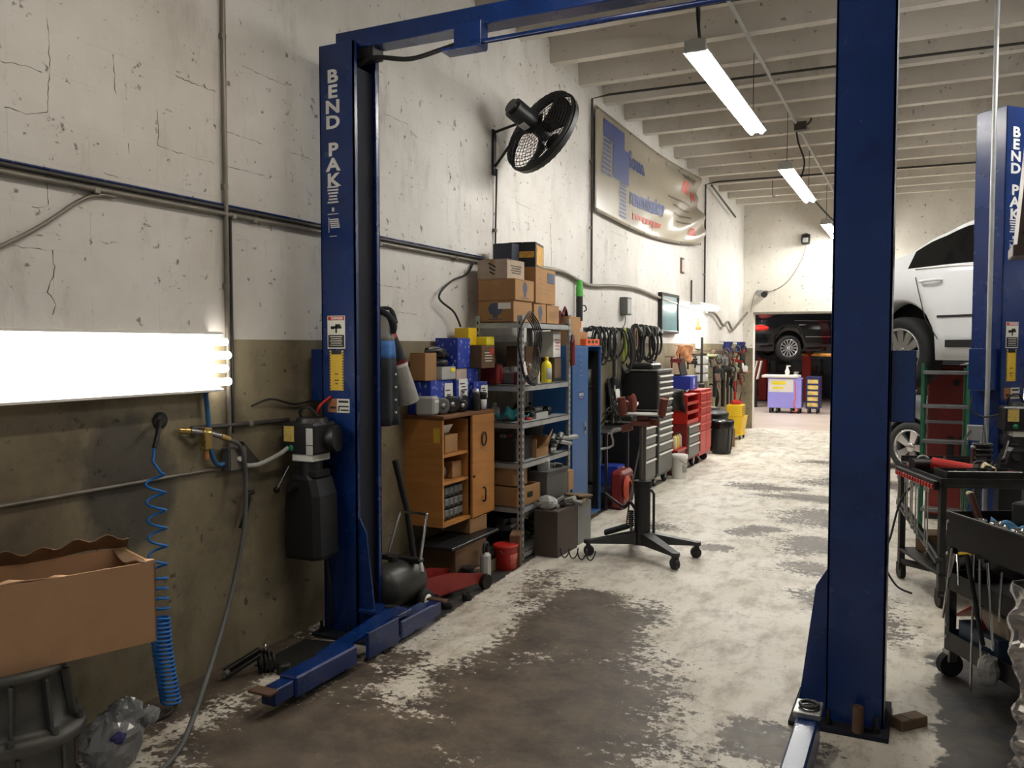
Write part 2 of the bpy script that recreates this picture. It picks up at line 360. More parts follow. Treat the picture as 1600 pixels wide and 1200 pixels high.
for r in range(17):
    z = 1.682 + BH * (r + .5); off = (r % 2) * BL / 2
    for k in range(-9, 50):
        y = -.005 + off + BL * (k + .5)
        if YN < y < YB + .15 and z + BH / 2 < ZC + .01:
            dx, dy, dz = WX, y, z - 1.65; fwd = -.4346 * dx + .899 * dy - .045 * dz
            if fwd < .3: cand.append((99, y, z)); continue
            u = (.9 * dx + .435 * dy) / fwd * 1320 + 800; v = 600 - 1320 * (dz + .045 * fwd) / fwd
            cand.append((fwd if (-80 < u < 1680 and -80 < v < 1280) else 90 + fwd, y, z))
cand.sort(); first = True; rest = MB()
for i, (d, y, z) in enumerate(cand):
    jx = random.uniform(-.0005, .0002); jr = random.uniform(-.0005, .0005)
    if i < 300:
        o = bmesh0 if first else bmesh0.copy()
        if not first: COL.objects.link(o)
        first = False; o.parent = wl; o.location = (WX + jx, y, z); o.rotation_euler = (0, random.uniform(-.0012, .0012), jr)
    else:
        rest.add([(a + WX + jx, b_ + y, c_ + z) for a, b_, c_ in bvs], bfs)
for pl in ([(2.31, 2.97), (2.315, 2.79), (2.30, 2.59), (2.21, 2.565), (2.1, 2.57)], [(2.11, 2.74), (2.21, 2.75), (2.3, 2.748)], [(2.62, 2.92), (2.625, 2.77), (2.64, 2.74)], [(2.85, 2.74), (2.855, 2.66), (2.85, 2.58), (2.91, 2.57), (3.05, 2.565), (3.22, 2.56)], [(2.96, 2.925), (3.1, 2.92), (3.24, 2.918)], [(3.26, 2.56), (3.4, 2.565), (3.58, 2.56)], [(2.31, 2.04), (2.315, 1.95), (2.28, 1.87), (2.315, 1.82), (2.3, 1.75)], [(2.14, 2.04), (2.31, 2.035)],
           [(2.56, 2.4), (2.65, 2.385)], [(2.28, 2.38), (2.295, 2.27), (2.29, 2.21), (2.2, 2.2)], [(2.69, 2.55), (2.692, 2.48)], [(3.26, 2.74), (3.4, 2.735), (3.56, 2.73)], [(3.77, 2.73), (4.0, 2.728)], [(4.69, 3.17), (5.0, 3.165)], [(4.82, 1.56), (5.19, 1.55)], [(7.46, 2.81), (7.48, 2.6), (7.49, 2.39)], [(5.0, 3.13), (5.12, 3.1)], [(4.5, 2.05), (4.9, 2.045)], [(4.6, 1.88), (5.1, 1.87)], [(6.7, 2.9), (7.0, 2.88)], [(9.2, 2.95), (9.7, 2.94)], [(2.05, 3.3), (2.4, 3.29)], [(3.4, 3.1), (3.75, 3.09)]):
    P = []
    for (a, b_), (c_, d_) in zip(pl, pl[1:]):
        n_ = max(2, int(math.hypot(c_ - a, d_ - b_) / .02)); P += [(WX + .0005, a + (c_ - a) * k / n_ + random.uniform(-.004, .004), b_ + (d_ - b_) * k / n_ + random.uniform(-.004, .004)) for k in range(n_)]
    MB().tube(P, [random.uniform(.0003, .0022) for _ in P], 4).build('crack', 'crack_dark', wl)
o = rest.build('block_field', 'wall_white', wl); o['kind'] = 'stuff'
# back wall with the wide opening to the next shop
wb = MB(); wb.box(WX, -3.0, YB, YB + .22, 0, ZC).box(-3.0, 1.6, YB, YB + .22, 2.31, ZC).box(1.6, XR, YB, YB + .22, 0, ZC)
wbo = struct('wall_back', wb, 'wall_beige')
MB().box(-3.0, 1.6, YB - .02, YB + .24, 2.27, 2.31, .005).build('lintel_angle', 'conduit', wbo)
tb = struct('trim_1', MB().box(WX, -3.0, YB - .004, YB, 0, 1.6), 'wall_olive')
struct('wall_right', MB().box(XR, XR + .3, YN, YB, 0, ZC), 'wall_beige')
struct('wall_near', MB().box(WX - .3, -2.2, YN - .3, YN, 0, ZC).box(3.0, XR + .3, YN - .3, YN, 0, ZC).box(-2.2, 3.0, YN - .3, YN, 3.4, ZC), 'wall_beige')
ce = struct('ceiling', MB().box(WX - .3, XR + .3, YN - .3, YB + .22, ZC, ZC + .2), 'ceiling_paint')
rib = None
for k in range(-14, 14):
    y = 7.5 + .741 * k
    if y < YN + .1 or y > YB - .1: continue
    if rib is None:
        mb = MB(); mb.prism([(-.085, 0), (.085, 0), (.055, -(ZC - ZB)), (-.055, -(ZC - ZB))], 0, XR - WX, Matrix(((0, 0, 1, WX), (1, 0, 0, 0), (0, 1, 0, ZC), (0, 0, 0, 1))))
        rib = mb.build('ceiling_rib', 'ceiling_paint', ce); o = rib
    else: o = rib.copy(); COL.objects.link(o); o.parent = ce
    o.location = (0, y, 0)
# room beyond the opening
mat('far_floor', (205, 190, 178), .35, 0, .08, 1.5, 0, .3, (150, 120, 104), 1.2, (.4, 2, 1))
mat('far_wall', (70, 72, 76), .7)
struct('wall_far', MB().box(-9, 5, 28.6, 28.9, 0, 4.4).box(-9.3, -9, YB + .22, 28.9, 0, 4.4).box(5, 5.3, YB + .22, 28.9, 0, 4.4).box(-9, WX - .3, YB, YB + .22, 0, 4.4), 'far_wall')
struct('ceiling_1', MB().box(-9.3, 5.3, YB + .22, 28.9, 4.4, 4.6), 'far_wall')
struct('floor_1', MB().box(-9.3, 5.3, YB + .1, 28.9, -.1, .004), 'far_floor')

# ---------------------------------------------------------------- fluorescent fixtures
emis('tube_light', (255, 252, 245), TUBE_POWER); emis('tube_near', (255, 250, 242), NEAR_POWER); emis('tube_dim', (255, 246, 232), TUBE_POWER * .45); emis('tube_strong', (255, 250, 244), TUBE_POWER * 3.0); emis('tube_bright', (255, 253, 247), TUBE_POWER * 1.7)  # tube strengths set per lamp to balance near and far brightness
def shop_light(x, y0, y1, z, label, group, drops, pw='tube_light', chain=True, n=2):
    t = T('ceiling_light', label, 'ceiling light', (x, y0, z), 0, group); l = y1 - y0
    M = Matrix(((1, 0, 0, 0), (0, 0, 1, 0), (0, 1, 0, 0), (0, 0, 0, 1)))
    MB().prism([(-.055, .03), (-.04, .085), (.04, .085), (.055, .03), (.09, .005), (.086, .0), (-.086, .0), (-.09, .005)], 0, l, M).build('housing', 'pale_grey', t)
    for e in (0, l):
        MB().cb((0, e, .035), (.15, .03, .085), 0, .006).build('end_plate', 'pale_grey', t)
    for k in range(n):
        MB().cyl((-.045 + .09 * k / (n - 1), .03, -.012), (-.045 + .09 * k / (n - 1), l - .03, -.012), .019, n=10).build('tube', pw, t)
    for yy in drops: MB().cyl((0, yy, .08), (0, yy, ZB - z), .004, n=5).build('hanger', 'conduit_dark', t)
    return t
shop_light(-1.42, 5.80, 8.22, 3.65, 'nearest hanging fluorescent light in the ceiling row past the crossbeam', 'ceiling lights', (.12, 2.2))
shop_light(-1.42, 10.05, 12.4, 3.65, 'middle hanging fluorescent light in the ceiling row', 'ceiling lights', (.12, 2.2), 'tube_bright')
shop_light(-1.45, 14.85, 17.05, 3.65, 'farthest hanging fluorescent light, half hidden behind the blue lift post', 'ceiling lights', (.12, 2.0), 'tube_bright')
shop_light(-1.42, 1.45, 3.6, 3.65, 'hanging fluorescent light above the lift bay near the camera', 'ceiling lights', (.12, 2.0), 'tube_dim')
shop_light(1.45, 5.2, 7.6, 3.9, 'added unseen fluorescent light over the right hand bays, brightening the white car', 'ceiling lights', (.12, 2.2))  # unseen lamp added just right of the view to brighten the white car
shop_light(3.2, 12.2, 14.6, 3.9, 'added unseen fluorescent fill light at the far end of the right hand bays', 'ceiling lights', (.12, 2.2))  # unseen lamp added as general fill for the right side
# ================================================================ LIFTS
mat('letter_white', (206, 206, 204), .6); mat('sticker_white', (214, 212, 200), .6); mat('sticker_yellow', (212, 176, 52), .6, 0, .08); mat('sticker_brown', (150, 100, 62), .6); mat('sticker_red', (180, 40, 34), .6)
mat('rust', (86, 62, 46), .7, .2, .3, 7)
def stickers(parent, c0, u, H=3.32):
    # c0: point on the face (x, y of the face centre line), u: right direction along the face; print sits on the face
    u = Vector(u); v = Vector((0, 0, 1)); c = lambda dx, z: Vector((c0[0], c0[1], 0)) + u * dx + v * z
    z = 3.14
    for ch in 'BEND PAK':
        if ch != ' ': lettering(ch, .098, 'letter_white', parent, c(-.024, z), u, v, .0035, 1.36, out=.0015)
        z -= .084 if ch != ' ' else .066
    mb = MB()
    for k, w in enumerate((.075, .075, .07, .055, .06, .075)): plate(mb, c(-.028, 2.535 - k * .017), u, v, w, .009, .0008)
    plate(mb, c(-.028, 2.41), u, v, .016, .022, .0008); plate(mb, c(-.028, 2.385), u, v, .075, .004, .0008)
    for k in range(5): plate(mb, c(-.022 + .002 * k, 2.355 - k * .011), u, v, .062, .007, .0008)
    plate(mb, c(-.058, 2.325), u, v, .004, .085, .0008); plate(mb, c(-.028, 2.262), u, v, .05, .004, .0008)
    mb.build('small_print', 'letter_white', parent)
    mb = MB(); plate(mb, c(-.014, 1.725), u, v, .122, .185); s = mb.build('warning_label', 'sticker_white', parent, label='white danger label with a red header and a car on a lift')
    mb = MB(); plate(mb, c(-.014, 1.803), u, v, .112, .022, .001, .001); mb.build('label_header', 'sticker_red', parent)
    lettering('DANGER', .02, 'letter_white', parent, c(-.006, 1.8025), u, v, .001, out=.0035)
    mb = MB(); plate(mb, c(-.014, 1.675), u, v, .11, .07, .001, .001)
    plate(mb, c(-.014, 1.752), u, v, .074, .014, .001, .001); plate(mb, c(-.002, 1.763), u, v, .036, .014, .001, .001); plate(mb, c(-.014, 1.743), u, v, .012, .045, .001, .001); plate(mb, c(-.038, 1.747), u, v, .02, .01, .001, .001); mb.build('label_pictogram', 'black', parent)
    mb = MB()
    for k in range(5): plate(mb, c(-.014, 1.70 - k * .012), u, v, .085 - .012 * (k % 2), .004, .001, .0022)
    mb.build('label_print', 'sticker_white', parent)
    mb = MB(); plate(mb, c(-.014, 1.51), u, v, .096, .225); mb.build('capacity_sticker', 'sticker_yellow', parent, label='yellow sticker with a striped black edge')
    mb = MB(); plate(mb, c(-.014, 1.612), u, v, .07, .022, .001, .001)
    for k in range(14):
        for sgn in (-1, 1): plate(mb, c(-.014 + sgn * .044, 1.61 - k * .0155), u + v * .0, v, .007, .007, .001, .001)
    for z_, w in ((1.49, .024), (1.455, .03), (1.435, .018)): plate(mb, c(-.014, z_), u, v, w, .005, .001, .001)
    mb.build('sticker_print', 'black', parent)
    mb = MB(); plate(mb, c(-.046, 1.312), u, v, .066, .078); mb.build('picture_sticker', 'sticker_brown', parent)
    mb = MB(); plate(mb, c(.03, 1.312), u, v, .086, .078); mb.build('text_sticker', 'sticker_white', parent)
    mb = MB(); plate(mb, c(.032, 1.335), u, v, .066, .012, .001, .001); plate(mb, c(.034, 1.308), u, v, .066, .008, .001, .001); plate(mb, c(.04, 1.287), u, v, .055, .008, .001, .001); plate(mb, c(.0, 1.295), u, v, .008, .03, .001, .001); plate(mb, c(-.04, 1.3), u, v, .04, .012, .001, .001); mb.build('sticker_lines', 'black', parent)
def post_mesh(sg, w=.235, d=.245, H=3.32, t=.012, lip=.035):
    # C-channel: web on the outer side (x = -w/2*sg), flanges front/back, open towards +sg
    mb = MB(); o = -sg * w / 2; i = sg * w / 2
    a = lambda x0, x1, y0, y1: mb.box(min(x0, x1), max(x0, x1), y0, y1, .02, H, .003)
    a(o, o + sg * t, -d / 2, d / 2); a(o, i, -d / 2, -d / 2 + t); a(o, i, d / 2 - t, d / 2)
    a(i - sg * t, i, -d / 2, -d / 2 + lip); a(i - sg * t, i, d / 2 - lip, d / 2)
    mb.box(-w / 2 + .002, w / 2 - .002, -d / 2 + .002, d / 2 - .002, H - .012, H - .002)
    return mb
def lift_post(lift, x, y, sg, rz=0):
    p = post_mesh(sg).build('post', 'blue_paint', lift); p.location = (x, y, 0); p.rotation_euler = (0, 0, rz)
    MB().box(-sg * .10 - .002, sg * .085 + .002, -.1, .1, .03, 3.2).build('channel_shade', 'blue_dark', p) if sg > 0 else MB().box(-.085, .10, -.1, .1, .03, 3.2).build('channel_shade', 'blue_dark', p)  # dark block stands in for the shade inside the open channel
    MB().box(-.26 if sg < 0 else -.14, .26 if sg > 0 else .14, -.21, .2, 0, .022, .003).build('base_plate', 'blue_dark', p)
    for bx, by in ((-.1, -.17), (.09, -.17), (.0, .16), (sg * .22, -.15), (sg * .22, .14)):
        MB().cyl((bx, by, .02), (bx, by, .045), .016, n=6).cyl((bx, by, .02), (bx, by, .085), .009, n=8).build('anchor_bolt', 'grease', p)
    # gusset leaning against the open side
    g = MB(); y_ = -.105
    g.prism([(sg * .10, .022), (sg * .235, .022), (sg * .165, .60), (sg * .119, .68), (sg * .119, .1)], y_, y_ + .012, Matrix(((1, 0, 0, 0), (0, 0, 1, 0), (0, 1, 0, 0), (0, 0, 0, 1))))
    g.build('gusset', 'blue_paint', p)
    # lock cover on the outer side
    MB().box(-sg * .118 - (.095 if sg > 0 else 0), -sg * .118 + (.0 if sg > 0 else .095), -.1, .06, 1.33, 1.63, .004).build('lock_cover', 'blue_paint', p)
    # hydraulic cylinder and chain inside
    MB().cyl((-sg * .02, .03, .1), (-sg * .02, .03, 2.1), .035, n=12).build('cylinder', 'black', p)
    return p
def arm(lift, x, y0, y1, name='arm', h=.10, w=.105):
    s = 1 if y1 > y0 else -1; l = abs(y1 - y0)
    M = Matrix.Translation((x, y0, .035)) @ Matrix.Rotation(0 if s > 0 else math.pi, 4, 'Z')
    mb = MB(M); mb.box(-w / 2, w / 2, 0, l * .78, 0, h, .008); a = mb.build(name, 'blue_paint', lift)
    MB(M).box(-w / 2 + .012, w / 2 - .012, l * .6, l, .01, h - .014, .006).build('arm_extension', 'blue_paint', a)
    MB(M).box(-w / 2 - .01, w / 2 + .01, l * .99, l * 1.1, h - .02, h - .006, .003).build('lift_pad', 'rust', a)
    return a
LX, RX, PY = -2.945, -.228, 3.975
lift = T('two_post_lift', 'blue two post car lift standing across the bay nearest the camera', 'car lift')
pl = lift_post(lift, LX, PY, 1); stickers(pl, (0, -.1226), (1, 0, 0))
pr_ = lift_post(lift, RX, PY, -1)
cb = MB().box(LX - .05, RX + .05, PY - .06, PY + .06, 3.30, 3.40, .004).build('crossbeam', 'blue_paint', lift)
MB().box(LX + .05, LX + .2, PY - .05, PY + .05, 3.24, 3.34, .004).build('beam_bracket', 'black', lift)
b2 = MB(); b2.box(-2.21, -2.05, PY - .10, PY - .02, 3.18, 3.31, .003); b2.build('shutoff_box', 'blue_paint', cb)
MB().box(-2.27, -2.05, PY - .13, PY - .03, 3.17, 3.188, .002).build('shutoff_plate', 'blue_paint', cb)
MB().tube([(-2.2, PY - .08, 3.205), (RX, PY - .08, 3.205)], .014, 8).build('shutoff_bar', 'blue_paint', cb)
MB().tube(smoothp([(LX + .05, PY - .03, 3.2), (-2.75, PY - .05, 3.235), (-2.5, PY - .07, 3.185), (-2.3, PY - .08, 3.2), (-2.2, PY - .08, 3.215)]), .013, 8).build('hydraulic_hose', 'black', lift)
# carriage and swing arms at the foot of each post
for sx, px in ((1, LX), (-1, RX)):
    if sx < 0:
        a = arm(lift, px - .15, PY - .42, PY - 1.1, h=.13, w=.085)
        MB().tube([(px - .15 + .035 * math.cos(t * .5236), PY - .43 + .035 * math.sin(t * .5236), .2) for t in range(12)], .008, 6, closed=True).build('lifting_ring', 'dark_steel', a)
        MB().box(px - .205, px - .10, PY - .50, PY - .36, .165, .19, .003).build('arm_cap', 'steel', a)
        MB().cyl((px + .02, PY - .19, .02), (px + .02, PY - .19, .13), .024, .022, n=12).build('stop_pin', 'rust', lift)
        continue
    c = MB(); x0 = px + sx * .13; x1 = px + sx * .40
    c.box(min(x0, x1), max(x0, x1), PY - .14, PY + .0, .03, .06, .004).box(min(x0, x1), max(x0, x1), PY - .14, PY + .0, .15, .175, .004)
    c.box(px - .08, px + .08, PY - .08, PY + .08, .05, .5, .004)
    ca = c.build('carriage', 'blue_paint', lift)
    MB().box(x1 - .012, x1 + .012, PY - .43, PY - .15, .03, .17, .004).build('carriage_side', 'blue_paint', ca)
    MB().cyl((px + sx * .3, PY - .07, .02), (px + sx * .3, PY - .07, .195), .03, n=14).build('arm_pin', 'dark_steel', ca)
    if sx > 0:
        arm(lift, x1 - .045, PY - .52, PY - 1.12); arm(lift, x1 - .045, PY - .12, PY + .33)
        MB().prism([(0, 0), (.10, 0), (.10, .55), (0, .55)], .0, .012, Matrix.Translation((x1 - .2, PY - .6, .07)) @ Matrix.Rotation(R(12), 4, 'X') @ Matrix.Rotation(R(-10), 4, 'Z')).build('arm_strap', 'blue_paint', ca)
def power_unit(lift, x, y, rz=0, s=1.0):
    g = MB().box(-.115, .115, -.1, .1, 1.06, 1.23, .012).build('power_unit', 'black_plastic', lift, label='black electric motor and oil tank with yellow and green stickers'); g.location = (x, y, 0); g.rotation_euler = (0, 0, rz)
    MB().cyl((.02, 0, 1.22), (.02, 0, 1.255), .095, .08, 20).cyl((.02, .03, 1.13), (.15, .06, 1.14), .075, n=18).build('motor', 'black', g)
    mb = MB(); plate(mb, (-.055, -.101, 1.17), (1, 0, 0), (0, 0, 1), .07, .085); mb.build('motor_label', mat('label_gold', (204, 178, 96), .6, 0, .2, 60), g)
    MB().lathe([(.0, 0), (.017, 0), (.017, .001), (0, .001)], 16, Matrix.Translation((-.04, -.102, 1.093)) @ Matrix.Rotation(R(90), 4, 'X')).build('green_sticker', mat('sticker_green', (24, 128, 84), .5), g)
    mb = MB(); plate(mb, (.085, -.101, 1.16), (1, 0, 0), (0, 0, 1), .045, .09); plate(mb, (.085, -.101, 1.085), (1, 0, 0), (0, 0, 1), .045, .05); mb.build('rating_plate', 'pale_grey', g)
    MB().box(-.05, .09, -.085, .07, 1.02, 1.058, .004).build('adapter_plate', 'white_paint', g)
    MB().cyl((.02, -.01, .94), (.02, -.01, 1.03), .07, .06, 16).box(-.05, .1, -.07, .06, .93, .97, .006).build('pump_block', 'black', g)
    t = MB(); sec = lambda w, d, z: [(-w + .03, -d, z), (w - .03, -d, z), (w, -d + .03, z), (w, d, z), (-w, d, z), (-w, -d + .03, z)]
    rings = [sec(.118, .085, .48), sec(.124, .09, .5), sec(.118, .09, .83), sec(.09, .085, .92), sec(.07, .075, .945)]
    vs = [p for r_ in rings for p in r_]; fs = [(j * 6 + i, j * 6 + (i + 1) % 6, (j + 1) * 6 + (i + 1) % 6, (j + 1) * 6 + i) for j in range(4) for i in range(6)] + [list(range(6))[::-1], list(range(24, 30))]
    tk = t.add(vs, fs).build('oil_tank', 'black_plastic', g)
    MB().cyl((-.03, -.08, .875), (-.035, -.125, .885), .028, .026, 14).build('filler_cap', 'black', tk)
    lv = MB().cyl((-.075, -.08, .99), (-.115, -.13, .87), .006, n=8).build('release_lever', 'chrome', g)
    MB().ell((-.118, -.133, .862), (.018, .018, .018)).build('lever_knob', 'black_gloss', lv)
    MB().tube(smoothp([(-.06, .02, 1.23), (-.06, .0, 1.29), (-.0, .0, 1.31), (.04, .03, 1.26)]), .008).build('power_cord', 'cable', g)
    MB().tube(smoothp([(.06, .06, .5), (.07, .08, .3), (.05, .12, .1), (.02, .14, .02)]), .009).build('hose', 'cable', g)
    return g
power_unit(lift, -3.035, 3.70)
MB().tube(smoothp([(-3.06, 3.8, 1.24), (-3.03, 3.79, 1.31), (-3.0, 3.85, 1.36)]), .009).build('red_hose', 'red', lift)
# second lift: right hand bay, post turned towards the aisle
l2 = T('two_post_lift', 'blue lift with a turned lettered post holding up the white car', 'car lift')
q = lift_post(l2, .5, 7.03, 1, R(0)); q.rotation_euler = (0, 0, R(47)); stickers(q, (0, -.1226), (1, 0, 0))
q2 = lift_post(l2, 2.5, 9.5, 1, R(180 + 38))
MB().tube([(.43, 6.82, .45), (.43, 6.82, 4.5)], .016, 8).build('conduit', 'galv', l2)
MB().cb((.36, 6.83, 1.03), (.1, .05, .11), R(0), .004).build('outlet_box', 'galv', l2)
MB().tube(smoothp([(.33, 6.8, 1.05), (.29, 6.79, .95), (.3, 6.79, .7), (.29, 6.8, .35), (.3, 6.8, .02)]), .006).build('outlet_cord', 'mid_grey', l2)
MB().tube(smoothp([(.34, 6.8, 1.3), (.33, 6.79, 1.2), (.4, 6.78, 1.15), (.5, 6.75, 1.17)]), .006).build('black_cord', 'cable', l2)
MB().cb((.5, 7.0, .18), (.3, .3, .12), R(38), .006).build('carriage', 'blue_paint', l2)
p2 = power_unit(l2, .62, 6.83, R(10)); p2.scale = (1, 1, 1)
# lifting arms of the second lift under the car, level with the sills
for (ax, ay, bx, by) in ((.6, 7.12, .62, 8.23), (.6, 7.1, 1.7, 7.42), (2.4, 9.4, 1.33, 9.1), (2.4, 9.4, 2.4, 8.3)):
    a = MB().tube([(ax, ay, 1.38), (bx, by, 1.38)], .055, 4).build('lifting_arm', 'blue_paint', l2)
    MB().cyl((bx, by, 1.38), (bx, by, 1.52), .06, n=12).build('lift_pad', 'rubber', a)
for px, py in ((.5, 7.03), (2.5, 9.5)): MB().cb((px, py, 1.45), (.2, .2, .4), R(38), .006).build('carriage_head', 'blue_paint', l2)
# ================================================================ LEFT FOREGROUND
t = T('wall_light', 'bright long fluorescent wall fixture beside the blue lift post', 'wall light', (WX, .7, 1.57))
MB().prism([(0, -.15), (.05, -.15), (.1, -.145), (.1, -.135), (.045, -.12), (.03, -.06), (.03, .06), (.045, .12), (.1, .135), (.1, .145), (.05, .15), (0, .15)], 0, 2.44, Matrix(((1, 0, 0, 0), (0, 0, 1, 0), (0, 1, 0, 0), (0, 0, 0, 1)))).build('reflector', 'white_paint', t)
for k in range(4): MB().cyl((.075, .04, -.1 + .066 * k), (.075, 2.5 - .02 * (k % 2), -.1 + .066 * k), .019, n=12).build('tube', 'tube_near', t)
for e in (.02, 2.4):
    MB().box(.0, .05, e, e + .03, -.14, .14, .004).build('end_plate', 'white_paint', t)
def pipe(name, label, cat, pts, r, m, clips=(), n=8, smooth=False, group=None):
    t = T(name, label, cat, (0, 0, 0), 0, group); MB().tube(smoothp(pts) if smooth else pts, r, n).build('pipe', m, t)
    for c in clips: MB().cb(c, (.03, .03, .03), 0, .004).build('clip', 'conduit', t)
    return t
t = pipe('conduit', 'long grey double conduit running along the white block wall', 'conduit', [(-3.18, -2, 2.315), (-3.18, 6.05, 2.315)], .013, 'conduit', [(-3.18, y, 2.31) for y in (1.2, 2.5, 3.3, 3.45, 4.6, 5.6)])
MB().tube([(-3.185, -2, 2.345), (-3.185, 6.05, 2.345)], .011, 8).build('pipe', 'conduit_dark', t); MB().tube([(-3.187, -2, 2.365), (-3.187, 6.05, 2.36)], .006, 6).build('pipe', 'blue_paint', t)
pipe('conduit', 'thick grey cable loom sagging from the shelf boxes towards the dark glass frame', 'conduit', [(-3.18, 6.05, 2.32), (-3.17, 7.0, 2.36), (-3.17, 7.7, 2.37), (-3.17, 8.4, 2.29), (-3.17, 9.2, 2.33), (-3.17, 10.1, 2.35), (-3.17, 11.1, 2.29), (-3.17, 12.4, 2.24), (-3.17, 13.4, 2.22)], .02, 'conduit', [(-3.17, 8.0, 2.34), (-3.17, 9.8, 2.35)], smooth=True)
pipe('conduit', 'vertical grey conduit climbing the white wall left of the lift post', 'conduit', [(-3.18, 3.25, 1.1), (-3.18, 3.25, 4.55)], .013, 'conduit', [(-3.185, 3.25, z) for z in (1.95, 2.45, 3.2)])
pipe('conduit', 'second thin pipe beside the vertical conduit below the long double conduit', 'conduit', [(-3.185, 3.285, 1.2), (-3.185, 3.285, 2.3)], .008, 'conduit_dark')
pipe('cable', 'slanting grey cable dropping from the long double conduit', 'cable', [(-3.185, 1.2, 1.6), (-3.185, 2.1, 2.04), (-3.185, 2.45, 2.27), (-3.185, 2.6, 2.3)], .009, 'conduit', smooth=True)
pipe('conduit', 'low thin conduit on the olive wall ending at the junction box', 'conduit', [(-3.185, -2, 1.03), (-3.185, 3.2, 1.03)], .009, 'conduit')
pipe('conduit', 'short dark conduit from the vertical pipe to the lift motor', 'conduit', [(-3.18, 3.0, 1.245), (-3.18, 3.7, 1.235)], .013, 'conduit_dark', [(-3.18, 3.4, 1.24)])
pipe('cable', 'flexible ribbed conduit curving from junction box to lift motor', 'cable', [(-3.17, 3.3, 1.03), (-3.15, 3.42, 1.02), (-3.12, 3.55, 1.06), (-3.1, 3.62, 1.1)], .013, 'pale_grey', smooth=True)
pipe('cable', 'thin dark cable on the olive wall above the lift motor', 'cable', [(-3.185, 3.42, 1.33), (-3.17, 3.55, 1.36), (-3.18, 3.75, 1.32), (-3.18, 3.9, 1.33)], .006, 'cable', smooth=True)
t = T('junction_box', 'square grey junction box on the olive wall under the vertical conduit', 'junction box', (WX, 3.27, 1.07))
MB().box(0, .06, -.06, .06, -.06, .06, .006).build('box', 'mid_grey', t); MB().box(.06, .064, -.055, .055, -.055, .055, .001).build('cover', 'conduit', t); MB().cyl((.06, 0, 0), (.075, .0, 0), .013, n=10).build('knob', 'white_paint', t)
MB().prism([(0, -.04), (0, .1), (.14, -.04)], 0, .03, Matrix(((0, 0, 1, .0), (1, 0, 0, .07), (0, 1, 0, -.02), (0, 0, 0, 1)))).build('bracket', 'conduit_dark', t)
# dark patch painted on the wall
# blue coiled air hose
t = T('air_hose', 'blue coiled air hose hanging from a wall fitting', 'hose')
pts = [(-3.17, 2.78, 1.285), (-3.12, 2.74, 1.25), (-3.1, 2.70, 1.19), (-3.1, 2.70, 1.1)]
MB().tube(smoothp([(-3.2, 2.83, 1.30), (-3.15, 2.78, 1.275), (-3.11, 2.735, 1.235), (-3.10, 2.71, 1.19)]), .011).build('fitting', 'black', t)
MB().lathe([(0, 0), (.04, 0), (.04, .01), (0, .01)], 14, Matrix.Translation((-3.2, 2.83, 1.30)) @ Matrix.Rotation(R(90), 4, 'Y')).build('wall_flange', 'conduit_dark', t)
pts = [(-3.10, 2.71, 1.19), (-3.10, 2.70, 1.13)]; a = 0; z = 1.08
while z > .035:
    f = (1.08 - z) / 1.05; cx = -3.09 + .13 * max(0, f - .5); cy = 2.70 + .01 * math.sin(f * 5) + .02 * max(0, f - .75) * 4
    pitch = .082 if z > .62 else (.045 if z > .42 else .019)
    pts.append((cx + .040 * math.cos(a), cy + .040 * math.sin(a), z)); a += math.pi / 7; z -= pitch / 14
MB().tube(pts, .0058, 6).build('coil', 'hose_blue', t)
e = pts[-1]; MB().tube(smoothp([e, (e[0] + .04, e[1] - .1, .015), (e[0] + .02, e[1] - .22, .012)]), .007).build('hose_end', 'black', t)
# brass manifold and grey hose
t = T('air_line', 'grey air hose drooping from brass couplings on the olive wall', 'hose')
pth = smoothp([(-3.13, 3.2, 1.175), (-3.12, 3.26, 1.14), (-3.12, 3.29, 1.06), (-3.11, 3.29, .95), (-3.08, 3.24, .72), (-3.02, 3.08, .42), (-2.88, 2.8, .18), (-2.70, 2.5, .05), (-2.62, 2.33, .018), (-2.5, 2.0, .016)])
MB().tube(pth, .0115, 8).build('hose', 'mid_grey', t)
c = [(-3.183, 2.93, 1.245), (-3.15, 2.97, 1.24), (-3.14, 3.03, 1.228), (-3.135, 3.07, 1.22), (-3.13, 3.14, 1.2), (-3.13, 3.2, 1.178)]
for i, r_ in enumerate((.016, .012, .02, .013, .015)): MB().cyl(c[i], c[i + 1], r_, n=8).build('coupling', 'brass' if i % 2 == 0 else 'steel', t)
MB().box(-3.16, -3.12, 3.035, 3.08, 1.14, 1.25, .004).build('tee', 'brass', t); MB().cyl((-3.14, 3.057, 1.14), (-3.14, 3.057, 1.09), .012, n=8).build('stem', 'wood', t)
pipe('air_hose', 'short dull blue hose loop behind the brass couplings', 'hose', [(-3.18, 3.09, 1.46), (-3.17, 3.1, 1.3), (-3.17, 3.11, 1.15), (-3.16, 3.14, 1.06), (-3.17, 3.2, 1.05)], .012, mat('hose_dull', (40, 92, 140), .5), smooth=True)
t = T('air_nozzle', 'small black blow gun hung on the olive wall beside the grey hose', 'air gun', (-3.17, 3.34, .82))
MB().tube(smoothp([(0, 0, .06), (.01, .02, .04), (.01, .01, -.02), (0, -.03, -.12)]), .011).build('handle', 'grease', t); MB().cyl((0, .0, .05), (.02, .05, .06), .012, n=8).build('valve', 'grease', t); MB().cyl((.0, .03, .08), (0, .06, .01), .004, n=6).build('trigger', 'steel', t)
